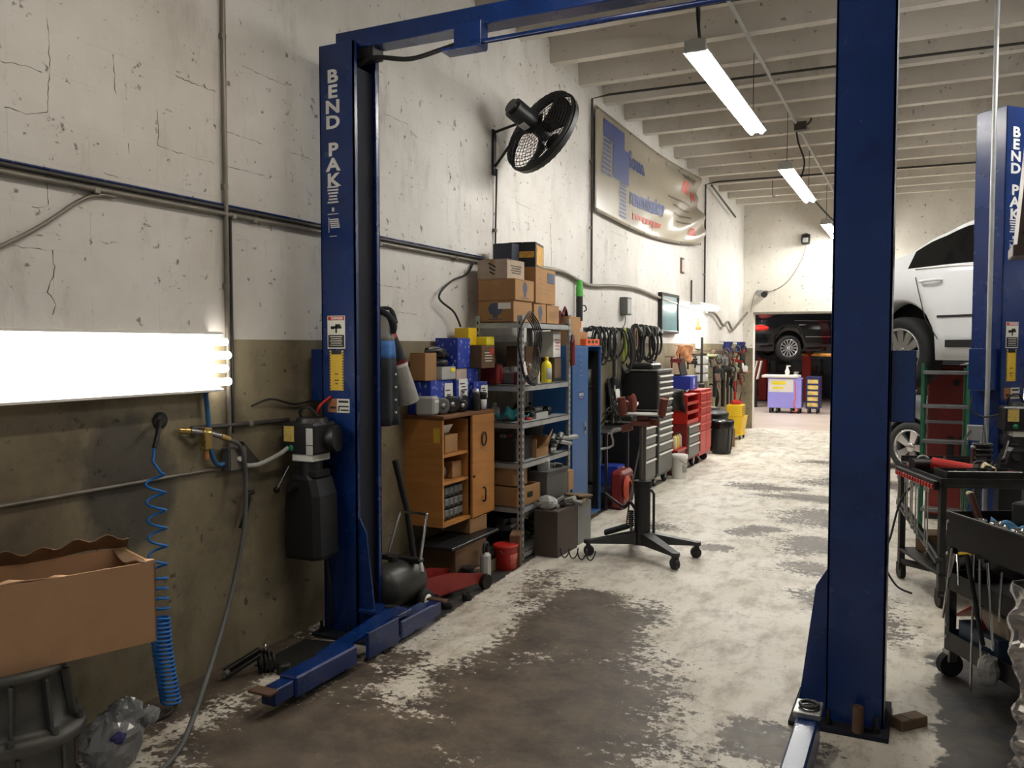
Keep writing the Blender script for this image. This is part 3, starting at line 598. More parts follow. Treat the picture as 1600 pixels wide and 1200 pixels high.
# open cardboard box on the transmission case
t = T('cardboard_box', 'long open cardboard box with torn flaps at the left edge', 'cardboard box', (-2.66, 2.32, .5), R(-21))
L_, D_, H_ = .60, .32, .315
MB().box(-D_, 0, -L_, 0, 0, .006).box(-.006, 0, -L_, 0, .006, H_).box(-D_, -D_ + .006, -L_, 0, .006, H_ + .0).box(-D_, 0, -.006, 0, .006, H_ - .01).box(-D_, 0, -L_, -L_ + .006, .006, H_).build('box', mat('card_tan', (176, 138, 104), .85, 0, .08, 3, 0, .3, (120, 90, 64), 2.5), t)
MB().sheet(lambda u, v: (-.003 - .12 * v, -L_ + L_ * u, H_ - .03 * v - .012 * math.sin(u * 23) * v + .01 * math.sin(u * 7)), 24, 3, .005, False).build('flap', 'card_tan', t)
MB().sheet(lambda u, v: (-D_ + .004 + .03 * v, -L_ + L_ * u, H_ + .05 * v + .012 * math.sin(u * 31) * v + .008 * math.sin(u * 9 + 1)), 28, 2, .005, False).build('flap', 'card_dark', t)
MB().sheet(lambda u, v: (-D_ * u, -.004 - .05 * v, H_ - .012 + .02 * v * math.sin(u * 6 + 1)), 8, 2, .005, False).build('flap', 'card_dark', t)
# transmission case
t = T('transmission_case', 'grey cast transmission bell housing under the open cardboard box', 'transmission', (-2.93, 1.93, 0))
MB().lathe([(.20, 0), (.21, .01), (.205, .05), (.185, .06), (.178, .22), (.195, .235), (.225, .24), (.225, .275), (.19, .285), (.165, .3), (.145, .47), (.16, .475), (.16, .498), (.08, .5)], 28).build('case', mat('case_alu', (84, 83, 80), .5, .5, .22, 9, .2, .4), t)
for k in range(9):
    a = k * 2 * math.pi / 9; MB().cb((.172 * math.cos(a), .172 * math.sin(a), .38), (.03, .014, .18), a, .004, ry=R(-8)).build('rib', 'case_alu', t)
    MB().cyl((.205 * math.cos(a), .205 * math.sin(a), .24), (.205 * math.cos(a), .205 * math.sin(a), .3), .014, n=8).build('bolt_boss', 'case_alu', t)
for k in range(7):
    a = k * 2 * math.pi / 7 + .3; MB().cb((.18 * math.cos(a), .18 * math.sin(a), .14), (.02, .016, .16), a, .004).build('rib', 'case_alu', t)
# crumpled plastic bag
random.seed(3); mat('bag', (176, 178, 180), .16, 0, .1, 8, 0, 0, trans=.6)
t = T('plastic_bag', 'crumpled clear plastic bag beside the transmission case', 'plastic bag', (-2.80, 2.22, 0))
MB().ell((0, 0, .115), (.1, .12, .115), 24, 15, .11, False).build('bag', 'bag', t); MB().ell((.0, .06, .2), (.07, .07, .06), 16, 11, .15, False).build('bag_neck', 'bag', t); MB().ell((.03, .15, .16), (.03, .045, .04), 12, 9, .2, False).build('bag_tail', 'bag', t); MB().ell((.07, -.03, .15), (.03, .04, .03), 9, 6, .12).build('blue_rag', mat('rag', (44, 42, 96), .8), t)
# strut on the floor by the wall
t = T('car_part', 'greasy linkage part with a shiny ring on the floor by the wall', 'car part', (-3.0, 3.17, 0), R(-35))
MB().cb((-.02, -.02, .07), (.03, .2, .035), R(8), .006, rx=R(22)).cb((.02, -.02, .06), (.015, .2, .02), R(8), .004, rx=R(22)).build('arm', 'grease', t)
for k in range(4): MB().tube([(.045 * math.cos(q * .6283), .06 + .02 * k, .05 + .045 * math.sin(q * .6283)) for q in range(10)], .007, 6, closed=True).build('spring_coil', 'grease', t)
MB().tube([(.0 + .018 * math.cos(q * .6283), .085, .13 + .018 * math.sin(q * .6283)) for q in range(10)], .006, 6, closed=True).build('ring', 'chrome', t); MB().cyl((-.02, .085, .0), (.0, .085, .12), .02, .014, n=10).build('boss', 'grease', t); MB().cyl((0, -.1, .035), (.03, -.12, .035), .016, n=10).build('eye', 'steel', t)
one('rubber_puck', 'small black round puck standing on the floor beside the greasy linkage part', 'puck', MB().lathe([(.035, 0), (.036, .04), (.03, .05), (.0, .052)], 14), 'black', (-2.86, 3.27, 0))
one('floor_mat', 'flat grey metal sheet lying by the wall behind the lift arm', 'sheet', MB().prism([(-.1, -.22), (.12, -.2), (.1, .25), (-.12, .2)], 0, .006), 'dark_steel', (-2.96, 3.5, .0))
# ================================================================ ALONG THE WALL: JACKET, CABINET, STACKED BOXES
def carton(label, x0, x1, y0, y1, z0, m='card', rz=0, logo=None, tape=True, name='cardboard_box', h=.2, group=None, cat='cardboard box', tilt=0):
    # closed carton: four flaps meet on top, tape over the seam; logo = list of (face, shape)
    cx, cy = (x0 + x1) / 2, (y0 + y1) / 2; w, d = x1 - x0, y1 - y0
    t = T(name, label, cat, (cx, cy, z0), rz, group, rot=(0, tilt, rz) if tilt else None)
    MB().box(-w / 2, w / 2, -d / 2, d / 2, 0, h - .006, .004).build('box', m, t)
    MB().box(-w / 2, -.002, -d / 2, d / 2, h - .006, h, .002).build('flap', m, t); MB().box(.002, w / 2, -d / 2, d / 2, h - .006, h, .002).build('flap', m, t)
    if tape: MB().box(-.02, .02, -d / 2 - .0008, d / 2 + .0008, h - .05, h + .0008).build('tape', 'tape', t)
    for lg in (logo or []):
        f, kind = lg[0], lg[1]; mm = lg[2] if len(lg) > 2 else 'ink_blue'
        u, v = ((0, 1, 0), (0, 0, 1)) if f == 'x' else ((1, 0, 0), (0, 0, 1)); wd = d if f == 'x' else w
        c = Vector((w / 2, 0, h * .5)) if f == 'x' else Vector((0, -d / 2, h * .5)); u_ = Vector(u); n = u_.cross(Vector(v))
        mb = MB()
        if kind == 'balloon':
            r_ = min(wd, h) * .30; nseg = 18; cc = c + Vector(v) * h * .1 + n * .0016
            for s_, k in ((1.0, 0),):
                mb.add([cc] + [cc + u_ * (r_ * (1.25 if f == 'y' else .85) * math.cos(q * 2 * math.pi / nseg)) + Vector(v) * (r_ * math.sin(q * 2 * math.pi / nseg)) for q in range(nseg)], [(0, 1 + q, 1 + (q + 1) % nseg) for q in range(nseg)])
            plate(mb, c - Vector(v) * h * .24, u, v, r_ * .8, r_ * .5, 0.001, .0012); plate(mb, c - Vector(v) * h * .37, u, v, wd * .4, .006, 0.001, .0012)
        elif kind == 'lines':
            for q in range(4): plate(mb, c + Vector(v) * (h * .18 - q * h * .12), u, v, wd * (.6 - .1 * (q % 2)), .007, 0.001, .0012)
        elif kind == 'stencil':
            for q in range(3): plate(mb, c + Vector(v) * (.03 - q * .03), (u_ + Vector(v) * -.55).normalized(), (Vector(v) + u_ * .55).normalized(), .07 - .01 * q, .013, 0.001, .0012)
        elif kind == 'label': plate(mb, c + Vector(v) * h * .25 + u_ * wd * .25, u, v, wd * .35, h * .28, .001, .0028)
        elif kind == 'band': plate(mb, c, u, v, wd * .9, h * .25, .001, .0012)
        elif kind == 'panel': plate(mb, c, u, v, wd * .8, h * .8, .001, .0012)
        mb.build('print', mm, t)
    return t
def sheetpaper(mb, c, w, h): pass
# work jacket on a hook
mat('jk_grey', (150, 148, 142), .85, 0, .08, 14, .3); mat('jk_navy', (24, 27, 36), .85, 0, .12, 14, .3); mat('jk_blue', (66, 116, 180), .85, 0, .08, 14, .3); mat('jk_red', (158, 44, 44), .85); mat('jk_white', (205, 202, 196), .85)
t = T('work_jacket', 'grey, blue and navy work jacket hanging on the wall behind the lift post', 'jacket', (-3.06, 4.42, 1.15))
def torso(z0, z1, y00, y01, y10, y11, dep=.09):
    # y range at bottom (y00,y01) and top (y10,y11)
    def fn(u, v):
        a = y00 + (y01 - y00) * u; b = y10 + (y11 - y10) * u; s = math.sin(math.pi * u)
        zz = z0 + (z1 - z0) * v; return (.15 * s ** .6 * (1 - max(0, zz - .5) * .5) + .012 * math.sin(u * 21) * (1 - zz) - .05, a + (b - a) * v, z0 + (z1 - z0) * v)
    return fn
MB().sheet(torso(0, .42, -.2, .20, -.17, .15, .15), 18, 6, .006).build('lower_body', 'jk_navy', t)
MB().sheet(torso(.42, .53, -.17, .15, -.16, .13, .15), 18, 3, .006).build('chest_band', 'jk_blue', t)
MB().sheet(torso(.53, .72, -.16, .13, -.09, .04, .13), 18, 5, .006).build('yoke', 'jk_grey', t)
MB().tube(smoothp([(-.05, -.08, .70), (.05, -.05, .71), (.10, -.0, .64), (.09, .01, .58)]), .024, 8).tube(smoothp([(-.05, .03, .72), (.05, .04, .72), (.10, .02, .64)]), .022, 8).build('collar', 'jk_navy', t)
for z_ in (.08, .16, .24, .32): MB().cyl((.09, .03, z_), (.103, .03, z_), .007, n=8).build('snap', 'white_paint', t)
def sleeve(pts, rs, cuts):
    P = smoothp(pts, 8); n = len(P) - 1; rr = [rs[0] + (rs[1] - rs[0]) * i / n for i in range(n + 1)]
    for nm, a, b, m, g in cuts:
        i0, i1 = int(a * n), max(int(a * n) + 1, int(b * n)); MB().tube(P[i0:i1 + 1], [r_ + g for r_ in rr[i0:i1 + 1]], 12).build(nm, m, t)
sleeve([(-.04, .09, .64), (-.02, .18, .48), (.0, .23, .32), (.02, .30, .13)], (.05, .075), (('sleeve_upper', 0, .52, 'jk_navy', 0), ('sleeve_stripe', .16, .21, 'jk_red', .003), ('sleeve_band', .5, .53, 'jk_white', .003), ('sleeve_band', .53, .57, 'jk_red', .003), ('sleeve_band', .57, .6, 'jk_white', .003), ('sleeve_lower', .55, 1, 'jk_grey', 0)))
sleeve([(-.02, -.12, .62), (.0, -.2, .4), (.01, -.22, .2), (.02, -.2, -.04)], (.055, .07), (('sleeve_upper', 0, .5, 'jk_navy', 0), ('sleeve_band', .48, .52, 'jk_white', .003), ('sleeve_band', .52, .56, 'jk_red', .003), ('sleeve_lower', .54, 1, 'jk_grey', 0)))
MB().tube(smoothp([(-.13, -.02, .78), (-.08, -.02, .74), (-.05, -.02, .69)]), .004).build('hanger_hook', 'steel', t)
random.seed(5); mb = MB()
for k in range(16): mb.tube(smoothp([(random.uniform(-.05, .03), random.uniform(-.09, .09), random.uniform(-.16, .16)) for _ in range(4)], 4), .006, 5)
one('rag_bundle', 'tangle of purple grey cloth strips hanging below the work jacket', 'rag', mb, mat('ragp', (96, 78, 78), .9), (-3.12, 4.30, 1.0))
# wooden cabinet
t = T('wood_cabinet', 'honey wood wall cabinet with one open side and one door', 'cabinet', (-3.2, 4.91, .41)); D, Wd, H = .305, .735, .74
CABSET = set(COL.objects)
MB().box(0, D, 0, .02, 0, H, .002).build('side_panel', 'wood', t); MB().box(0, D, Wd - .02, Wd, 0, H, .002).build('side_panel', 'wood', t); MB().box(0, D - .02, .38, .4, .02, H - .02).build('divider', 'wood', t)
MB().box(0, D + .015, -.01, Wd + .01, H, H + .025, .003).build('top_panel', 'wood_dark', t); MB().box(0, D, .02, Wd - .02, 0, .022).build('bottom_panel', 'wood', t); MB().box(0, .012, .02, Wd - .02, .022, H).build('back_panel', 'wood_dark', t)
for z_ in (.285, .475): MB().box(.012, D - .01, .02, .38, z_, z_ + .018).build('shelf', 'wood', t)
d = MB().box(D, D + .02, .39, Wd - .002, .0, H - .002, .003).build('door', 'wood', t)
MB().tube(smoothp([(D + .02, .55, .1), (D + .04, .55, .11), (D + .04, .55, .19), (D + .02, .55, .2)]), .006).build('handle', 'black', d); MB().tube([(D + .03, .55 + .035 * math.cos(a * .5236), .56 + .05 * math.sin(a * .5236)) for a in range(12)], .006, 6, True).build('pull_ring', 'black', d)
MB().cyl((D + .02, .405, .3), (D + .03, .405, .3), .01, n=10).build('lock', 'dark_steel', d)
mb = MB(); plate(mb, (.26, .0, .63), (1, 0, 0), (0, 0, 1), .05, .1); mb.build('paper_tag', 'sticker_yellow', t)
carton('small cardboard box with open lid on the cabinet top shelf', -3.14, -2.94, 5.02, 5.2, .904, h=.125, name='small_box')
one('open_flap_sheet', 'white printed card leaning on the small box in the cabinet', 'card', MB().cb((0, 0, 0), (.004, .15, .07), 0, .001, ry=R(30)), 'paper', (-2.99, 5.11, 1.066))
carton('small cardboard box on the cabinet middle shelf', -3.14, -2.95, 5.14, 5.27, .714, h=.115, tape=False, name='small_box')
mb = MB()
for k in range(3): mb.tube([(-.0 + .05 * math.cos(a * .5236), .022 * k, .05 + .05 * math.sin(a * .5236)) for a in range(12)], .011, 6, True)
one('pulley_rings', 'grey metal rings standing on the cabinet middle shelf', 'rings', mb, 'cast_alu', (-3.0, 4.99, .725))
t = T('parts_organizer', 'grey plastic bin organizer in the bottom of the wood cabinet', 'organizer', (-3.18, 4.945, .433))
MB().box(0, .2, 0, .33, 0, .24, .004).build('frame', 'mid_grey', t)
for r_ in range(3):
    for c_ in range(5):
        b = MB().box(.2, .24, .006 + .065 * c_, .064 + .065 * c_, .008 + .078 * r_, .073 + .078 * r_, .006).build('bin', 'grey_plastic', t)
        MB().box(.24, .243, .014 + .065 * c_, .056 + .065 * c_, .012 + .078 * r_, .028 + .078 * r_).build('bin_slot', 'black', b)
TOPSET = set(COL.objects)
# things on top of the cabinet
CT = 1.206
t = T('parcel', 'grey wrapped parcel on the left end of the cabinet top', 'parcel', (-2.9, 4.71, CT)); MB().cb((0, 0, .065), (.14, .10, .13), R(8), .014).build('wrap', 'pale_grey', t); MB().box(.0, .075, -.02, .03, .085, .105).build('label_strip', 'paper', t)
def pulley(label, loc, r_, w, rz, m='black'):
    t = T('pulley', label, 'pulley', loc, rz, 'dark pulleys on the cabinet'); M = Matrix.Translation((0, 0, r_)) @ Matrix.Rotation(R(90), 4, 'Y')
    MB().lathe([(.012, -w), (r_ * .8, -w), (r_, -w * .9), (r_ * .82, 0), (r_, w * .9), (r_ * .8, w), (.012, w)], 20, M).build('wheel', m, t); MB().lathe([(.0, -w * 1.1), (.02, -w * 1.1), (.02, w * 1.25), (0, w * 1.25)], 12, M).build('hub', 'steel', t)
pulley('olive grey pulley leaning beside the grey parcel on the cabinet', (-2.84, 4.80, CT), .058, .018, R(-20), 'mid_grey')
pulley('black grooved pulley in the middle of the cabinet top', (-2.83, 4.90, CT), .062, .022, R(-25)); pulley('black pulley with a silver plate on the cabinet top', (-2.9, 4.98, CT), .075, .024, R(-10)); pulley('small black pulley next to the blue carton on the cabinet', (-2.82, 5.03, CT), .045, .02, R(-40)); pulley('dark pulley standing right of the silver plated one', (-2.86, 5.11, CT), .06, .02, R(-15))
one('bracket', 'small silver bracket lying over the black pulleys', 'bracket', MB().cb((0, 0, 0), (.01, .09, .035), R(15), .003, rx=R(25)).cb((0, .03, .03), (.02, .03, .02), 0, .003), 'steel', (-2.79, 4.97, CT + .122))
t = T('spray_can', 'black spray can standing on the cabinet top', 'spray can', (-2.80, 5.20, CT)); MB().lathe([(.03, 0), (.033, .006), (.033, .12), (.028, .135), (.016, .14)], 18).build('can', 'black_plastic', t); MB().lathe([(.027, .135), (.022, .158), (.0, .162)], 14).build('cap', 'steel', t)
t = T('cup', 'black lidded cup with a white label at the cabinet corner', 'cup', (-2.80, 5.30, CT)); MB().lathe([(.026, 0), (.034, .1), (.037, .105), (.037, .12), (.03, .13), (.0, .132)], 18).build('cup', 'black', t); mb = MB(); mb.sheet(lambda u, v: ((.0275 + .006 * v) * math.cos((u - .8) * 1.9), (.0275 + .006 * v) * math.sin((u - .8) * 1.9), .002 + .075 * v), 8, 2, .0008); mb.build('label', 'paper', t)
# stack of filter boxes behind
mat('white_dots', (176, 190, 226), .6)
def filter_box(label, x0, x1, y0, y1, z0, h, rz=0, seed=0, card_=None, tilt=0):
    t = carton(label, x0, x1, y0, y1, z0, 'filter_blue', rz, None, False, 'filter_box', h, 'blue filter boxes', 'filter box'); w = (x1 - x0) / 2; d = (y1 - y0) / 2; rnd = random.Random(seed); mb = MB()
    for f, wd in (('x', d), ('y', w)):
        for k in range(max(3, int(wd * h * 700))):
            a = rnd.uniform(-wd * .85, wd * .85); z_ = rnd.uniform(.015, h - .015); s = rnd.uniform(.010, .018)
            c = Vector((w, a, z_)) if f == 'x' else Vector((a, -d, z_)); u = Vector((0, 1, 0)) if f == 'x' else Vector((1, 0, 0))
            for q in (0, 1): plate(mb, c + Vector((0, 0, 1)) * (q - .5) * s * .7, (u + Vector((0, 0, 1)) * (.6 if q else -.6)).normalized(), (Vector((0, 0, 1)) - u * (.6 if q else -.6)).normalized(), s, s * .3, .0006)
    mb.build('print', 'white_dots', t)
    if card_:
        mb = MB(); plate(mb, (w, card_[0], card_[1]), (0, 1, 0), (0, 0, 1), card_[2], card_[3], .0015, .002); s = mb.build('paper_sign', 'paper', t); mb = MB()
        for q in range(card_[4]): plate(mb, (w, card_[0] + (q % 3 - 1) * .015, card_[1] + card_[3] * (.25 - .16 * q)), (0, 1, 0), (0, 0, 1), card_[2] * (.55 - .1 * (q % 2)), .009, .0006, .0042)
        mb.build('handwriting', 'ink', t)
    return t
filter_box('blue filter box with a tall handwritten paper sign, lowest left in the stack', -3.15, -2.97, 4.70, 5.0, CT, .235, 0, 1, (.09, .11, .115, .2, 5))
filter_box('blue filter box with a tilted white sign, lowest middle of the stack', -3.15, -2.95, 5.005, 5.2, CT, .225, 0, 2, (.0, .165, .13, .14, 4))
filter_box('blue filter box with a small white card above the spray can', -3.13, -2.92, 5.205, 5.42, CT, .205, 0, 3, (.05, .13, .105, .095, 2))
filter_box('small blue filter box with rings print right of the tilted sign', -3.15, -2.97, 5.2, 5.37, CT + .205, .10, 0, 4)
filter_box('tall blue filter box topmost behind the black gasket pile', -3.15, -2.97, 5.04, 5.26, CT + .31, .22, R(4), 5)
t = carton('flat white and grey parts carton on the blue boxes', -3.12, -2.96, 4.82, 5.03, CT + .236, 'pale_grey', R(3), [('x', 'label', 'yellow_bright')], False, 'parts_box', .09)
carton('upright brown carton at the left end of the box stack', -3.12, -2.98, 4.68, 4.8, CT + .235, 'card', R(-10), None, False, h=.19)
random.seed(11); t = T('gasket_pile', 'pile of black rubber hoses and gaskets on the white carton', 'gaskets', (-3.04, 4.92, CT + .328))
for k in range(7): MB().tube(smoothp([(random.uniform(-.06, .06), -.11 + random.uniform(0, .05), .02 + .016 * k), (random.uniform(-.03, .06), 0, .03 + .016 * k), (random.uniform(-.06, .06), .10, .02 + .014 * k)]), .018, 8).build('hose_piece', 'black_plastic', t)
carton('narrow pinkish carton beside the tall blue filter box', -3.1, -2.97, 5.045, 5.2, CT + .226, mat('pinkish', (178, 158, 146), .8), 0, None, False, 'parts_box', .08)
carton('brown carton with coloured stamps beside the stacked filter boxes', -3.1, -2.9, 5.29, 5.50, CT + .306, 'card_dark', 0, [('x', 'label', 'red'), ('x', 'lines', 'paper')], False, h=.17)
carton('orange yellow carton on top of the filter box stack', -3.12, -3.0, 5.27, 5.40, CT + .477, 'yellow', 0, None, False, 'yellow_box', .13); carton('bright yellow flat carton on the brown stamped carton', -3.08, -2.92, 5.402, 5.53, CT + .477, 'yellow_bright', 0, None, False, 'yellow_box', .065)
for o in [o for o in COL.objects if o not in TOPSET and o.parent is None]:
    x, y, z = o.location; o.location = (x - .13 if x > -2.95 else x - .03, y * 1.048, z - .031)
t = T('red_case', 'dark red metal case standing behind the shelf end', 'case', (-3.03, 5.885, 1.347)); MB().cb((0, 0, .08), (.16, .12, .16), R(6), .01).build('case', 'red_dark', t); MB().cb((.085, .02, .08), (.012, .014, .1), R(6), .003).build('rib', 'red', t)
# cord hanging over the stack
pipe('cable', 'black power cord looping down the wall to the yellow carton', 'cable', [(-3.18, 5.88, 2.3), (-3.17, 5.75, 2.2), (-3.16, 5.5, 2.13), (-3.15, 5.3, 2.0), (-3.14, 5.5, 1.9), (-3.11, 5.55, 1.79)], .008, 'cable', smooth=True)
# ---------------------------------------------------------------- floor in front of the cabinet
t = T('air_compressor', 'grey wheeled compressor tank with a chrome pull handle', 'compressor', (-2.86, 4.36, 0), R(0))
MB().lathe([(0, -.22), (.07, -.215), (.12, -.19), (.14, -.15), (.14, .15), (.12, .19), (.07, .215), (0, .22)], 24, Matrix.Translation((-.02, -.06, .19)) @ Matrix.Rotation(R(90), 4, 'X') @ Matrix.Rotation(R(0), 4, 'Z')).build('tank', mat('tank_grey', (58, 58, 54), .4, .2, .2, 4, 0, .3), t)
for sx in (.13, -.16):
    w = MB().lathe([(.03, -.022), (.065, -.02), (.075, -.008), (.075, .008), (.065, .02), (.03, .022)], 20, Matrix.Translation((sx, .05, .075)) @ Matrix.Rotation(R(90), 4, 'Y')).build('wheel', 'rubber', t)
    MB().lathe([(0, .0), (.042, .0), (.042, .026), (.0, .028)], 16, Matrix.Translation((sx - .002, .05, .075)) @ Matrix.Rotation(R(90), 4, 'Y')).build('wheel_hub', 'white_paint', w)
MB().box(-.16, .12, .0, .06, .31, .34, .006).build('mount_plate', 'black', t)
h_ = [(-.13, .03, .33), (-.09, .1, .58), (-.07, .11, .6), (.09, .11, .6), (.11, .1, .58), (.11, .03, .33)]
MB().tube(smoothp(h_, 5), .009, 8).build('pull_handle', 'chrome', t)
MB().cyl((-.03, -.06, .33), (-.03, -.06, .36), .03, n=12).build('fitting', 'dark_steel', t); MB().cyl((.12, .02, .31), (.16, -.03, .27), .014, n=8).build('valve', 'pale_grey', t); MB().box(-.1, .06, -.2, -.12, .0, .06, .006).build('foot', 'black', t)
# red floor jack with long handle
t = T('floor_jack', 'low red floor jack with a long black handle beside the compressor', 'floor jack', (-2.83, 4.66, 0), R(-12))
for sx in (-.1, .1): MB().prism([(-.18, .05), (.42, .05), (.45, .09), (.1, .17), (-.16, .19), (-.2, .14)], sx - .006, sx + .006, Matrix(((0, 0, 1, 0), (1, 0, 0, 0), (0, 1, 0, 0), (0, 0, 0, 1)))).build('side_plate', mat('jack_red', (142, 34, 32), .4, 0, .15, 5, 0, .3), t)
MB().box(-.09, .09, -.12, .2, .06, .12, .008).build('hydraulic_body', 'red_dark', t); MB().cyl((0, .36, .1), (0, .36, .14), .05, n=16).build('saddle', 'dark_steel', t)
for y_, r_ in ((-.12, .045), (.4, .05)):
    for sx in (-.12, .12): MB().cyl((sx - .018, y_, r_), (sx + .018, y_, r_), r_, n=16).build('wheel', 'grease', t)
MB().tube([(-.02, -.12, .16), (-.09, -.14, .62), (-.13, -.2, .92)], .02, 8).build('handle', 'black', t)
carton('dark open cardboard box stored on the floor under the cabinet', -3.1, -2.8, 4.95, 5.35, .09, 'card_dark', R(-4), None, False, h=.18)
one('pallet_board', 'dark wooden board under the boxes below the cabinet', 'board', MB().box(-.2, .2, -.38, .45, 0, .085, .006), 'oldwood', (-2.98, 5.05, 0))
t = T('plastic_bottle', 'white plastic jug beside the dark box under the cabinet', 'jug', (-2.72, 5.2, 0)); MB().cb((0, 0, .1), (.06, .09, .2), 0, .02).build('body', 'pale_grey', t); MB().tube(smoothp([(0, -.03, .2), (0, -.02, .26), (0, .03, .26), (0, .04, .2)]), .01).build('grip', 'black', t); MB().cyl((0, .02, .2), (0, .02, .24), .015, n=10).build('cap', 'black', t)
carton('flat brown carton wedged below the cabinet door', -3.1, -2.88, 5.3, 5.52, .296, 'card', R(-6), None, False, h=.108)
one('board', 'dark flat board bridging the box and shelf under the cabinet', 'board', MB().box(-.16, .16, -.35, .35, 0, .02, .003), 'black_plastic', (-2.95, 5.2, .275))
t = T('pail', 'small red pail with a lid on the dark floor strip', 'pail', (-2.74, 5.56, 0)); MB().lathe([(.075, 0), (.08, .004), (.09, .165), (.094, .168), (.094, .178), (.085, .182), (.0, .184)], 24).build('pail', 'red', t); mb = MB(); mb.sheet(lambda u, v: ((.0835 + .005 * v) * math.cos(u * 1.1 - .75), (.0835 + .005 * v) * math.sin(u * 1.1 - .75), .05 + .07 * v), 8, 2, .0006); mb.build('label', mat('pail_label', (196, 90, 80), .6, 0, .4, 60), t); MB().tube(smoothp([(.0, -.095, .15), (.05, -.06, .1), (.09, .0, .09), (.05, .06, .1), (0, .095, .15)]), .003).build('bail', 'steel', t)
for i, (x, y, r_) in enumerate(((-2.62, 4.75, .03), (-2.66, 4.55, .04))):
    one('wheel_chock', ('small dark rubber puck near the red floor jack', 'round black rubber pad beside the lift arm')[i], 'rubber pad', MB().lathe([(r_, 0), (r_ * 1.1, .015), (r_, .04), (r_ * .5, .045), (r_ * .5, .03), (0, .03)], 16), 'rubber', (x, y, 0))
# ================================================================ STEEL SHELF
t = T('steel_shelf', 'tall grey steel shelf with perforated posts crammed with boxes', 'shelf', (0, 0, 0)); SX0, SX1, SY0, SY1 = -3.12, -2.72, 5.80, 6.79
BZ = (.06, .41, .75, 1.06, 1.345, 1.83)
def angle_post(x, y, sx, sy):
    mb = MB(); w = .04; mb.box(min(x, x + sx * w), max(x, x + sx * w), min(y, y + sy * .003), max(y, y + sy * .003), 0, 1.88); mb.box(min(x, x + sx * .003), max(x, x + sx * .003), min(y, y + sy * w), max(y, y + sy * w), 0, 1.88)
    p = mb.build('post', 'galv', t); mb = MB()
    for k in range(36): mb.box(x + sx * .012, x + sx * .026, y - sy * .001, y - sy * .0015, .03 + .05 * k, .055 + .05 * k) if False else mb.cb((x + sx * .02, y - sy * .0008, .04 + .051 * k), (.012, .001, .026)).cb((x - sx * .0008, y + sy * .02, .04 + .051 * k), (.001, .012, .026))
    mb.build('perforations', 'black', p, 'stuff')
for x, sx in ((SX0, 1), (SX1, -1)):
    for y, sy in ((SY0, 1), (SY1, -1)): angle_post(x, y, sx, sy)
for z_ in BZ:
    b = MB().box(SX0 + .004, SX1 - .004, SY0 + .004, SY1 - .004, z_ - .006, z_, 0).build('shelf_board', 'galv', t)
    MB().box(SX1 - .008, SX1 - .004, SY0 + .01, SY1 - .01, z_ - .045, z_, 0).box(SX0 + .01, SX1 - .01, SY0 + .004, SY0 + .008, z_ - .045, z_, 0).box(SX0 + .01, SX1 - .01, SY1 - .008, SY1 - .004, z_ - .045, z_, 0).build('shelf_lip', 'galv', b)
z5 = BZ[5] + .001
carton('bottom left brown carton with a dark balloon print on the shelf top', -3.11, -2.80, 5.82, 6.16, z5, 'card', 0, [('y', 'balloon'), ('y', 'label', 'paper'), ('x', 'lines', 'tape')], h=.165)
carton('second brown carton with a grey balloon print on its end', -3.11, -2.79, 5.82, 6.18, z5 + .166, 'card', R(1), [('x', 'balloon')], h=.165)
carton('worn grey tan carton with stencilled marks, topmost of the left stack', -3.11, -2.85, 5.82, 6.12, z5 + .332, 'card_grey', R(-1), [('y', 'stencil', 'ink'), ('x', 'lines', 'ink')], h=.15)
carton('small brown carton with a purple balloon print in the middle of the shelf top', -3.05, -2.80, 6.2, 6.44, z5, 'card', 0, [('x', 'balloon')], h=.16)
carton('small brown carton with a torn corner at the right of the shelf top', -3.05, -2.80, 6.46, 6.72, z5, 'card', 0, [('x', 'lines', 'tape')], h=.155)
carton('tall brown carton on top of the small balloon cartons', -3.08, -2.80, 6.2, 6.66, z5 + .161, 'card', R(3), [('x', 'label', 'ink_blue'), ('x', 'lines', 'tape')], h=.29)
mat('print_gold', (196, 146, 48), .6, 0, .35, 25)
carton('black retail box with gold print, highest box above the shelf', -3.05, -2.83, 6.2, 6.52, z5 + .452, 'black', R(12), [('x', 'panel', 'print_gold'), ('y', 'band', 'print_gold')], False, 'retail_box', .2)
carton('dark blue box behind the black retail box', -3.1, -2.93, 6.06, 6.195, z5 + .483, mat('navy_card', (38, 44, 58), .6), 0, None, False, 'retail_box', .15)
random.seed(21); t = T('maroon_cloth', 'crumpled maroon cloth on the right end of the shelf top', 'cloth', (-2.95, 7.05, 1.81))
MB().sheet(lambda u, v: (.16 * u - .08, .32 * v - .16, .05 + .12 * math.sin(3.1 * v) * (.6 + .4 * math.sin(u * 9)) + .03 * math.sin(v * 17 + u * 5)), 12, 16, .004).build('cloth', mat('maroon', (82, 34, 40), .85), t); MB().cb((0, 0, .02), (.14, .3, .04), 0, .01).build('fold', 'maroon', t)
# cable coil hung on the post
t = T('cable_coil', 'black jumper cables coiled over the front post of the shelf', 'cable coil', (-2.70, 5.80, 1.6))
for k in range(5):
    a0 = k * .5; ry, rz_ = .15 + .014 * k, .22 + .012 * k
    MB().tube([(.02 + .008 * k + .01 * math.sin(q), ry * math.cos(q * .2618) * .95, .04 + rz_ * math.sin(q * .2618)) for q in range(24)], .0055, 6, True).build('loop', 'cable', t)
MB().tube(smoothp([(.03, -.02, -.18), (.04, .0, -.22), (.04, .1, -.24), (.03, .14, -.2)]), .02).build('bundle', 'cable', t); MB().cb((.04, .17, .0), (.015, .02, .08), 0, .004, rx=R(25)).build('clamp', 'rust', t)
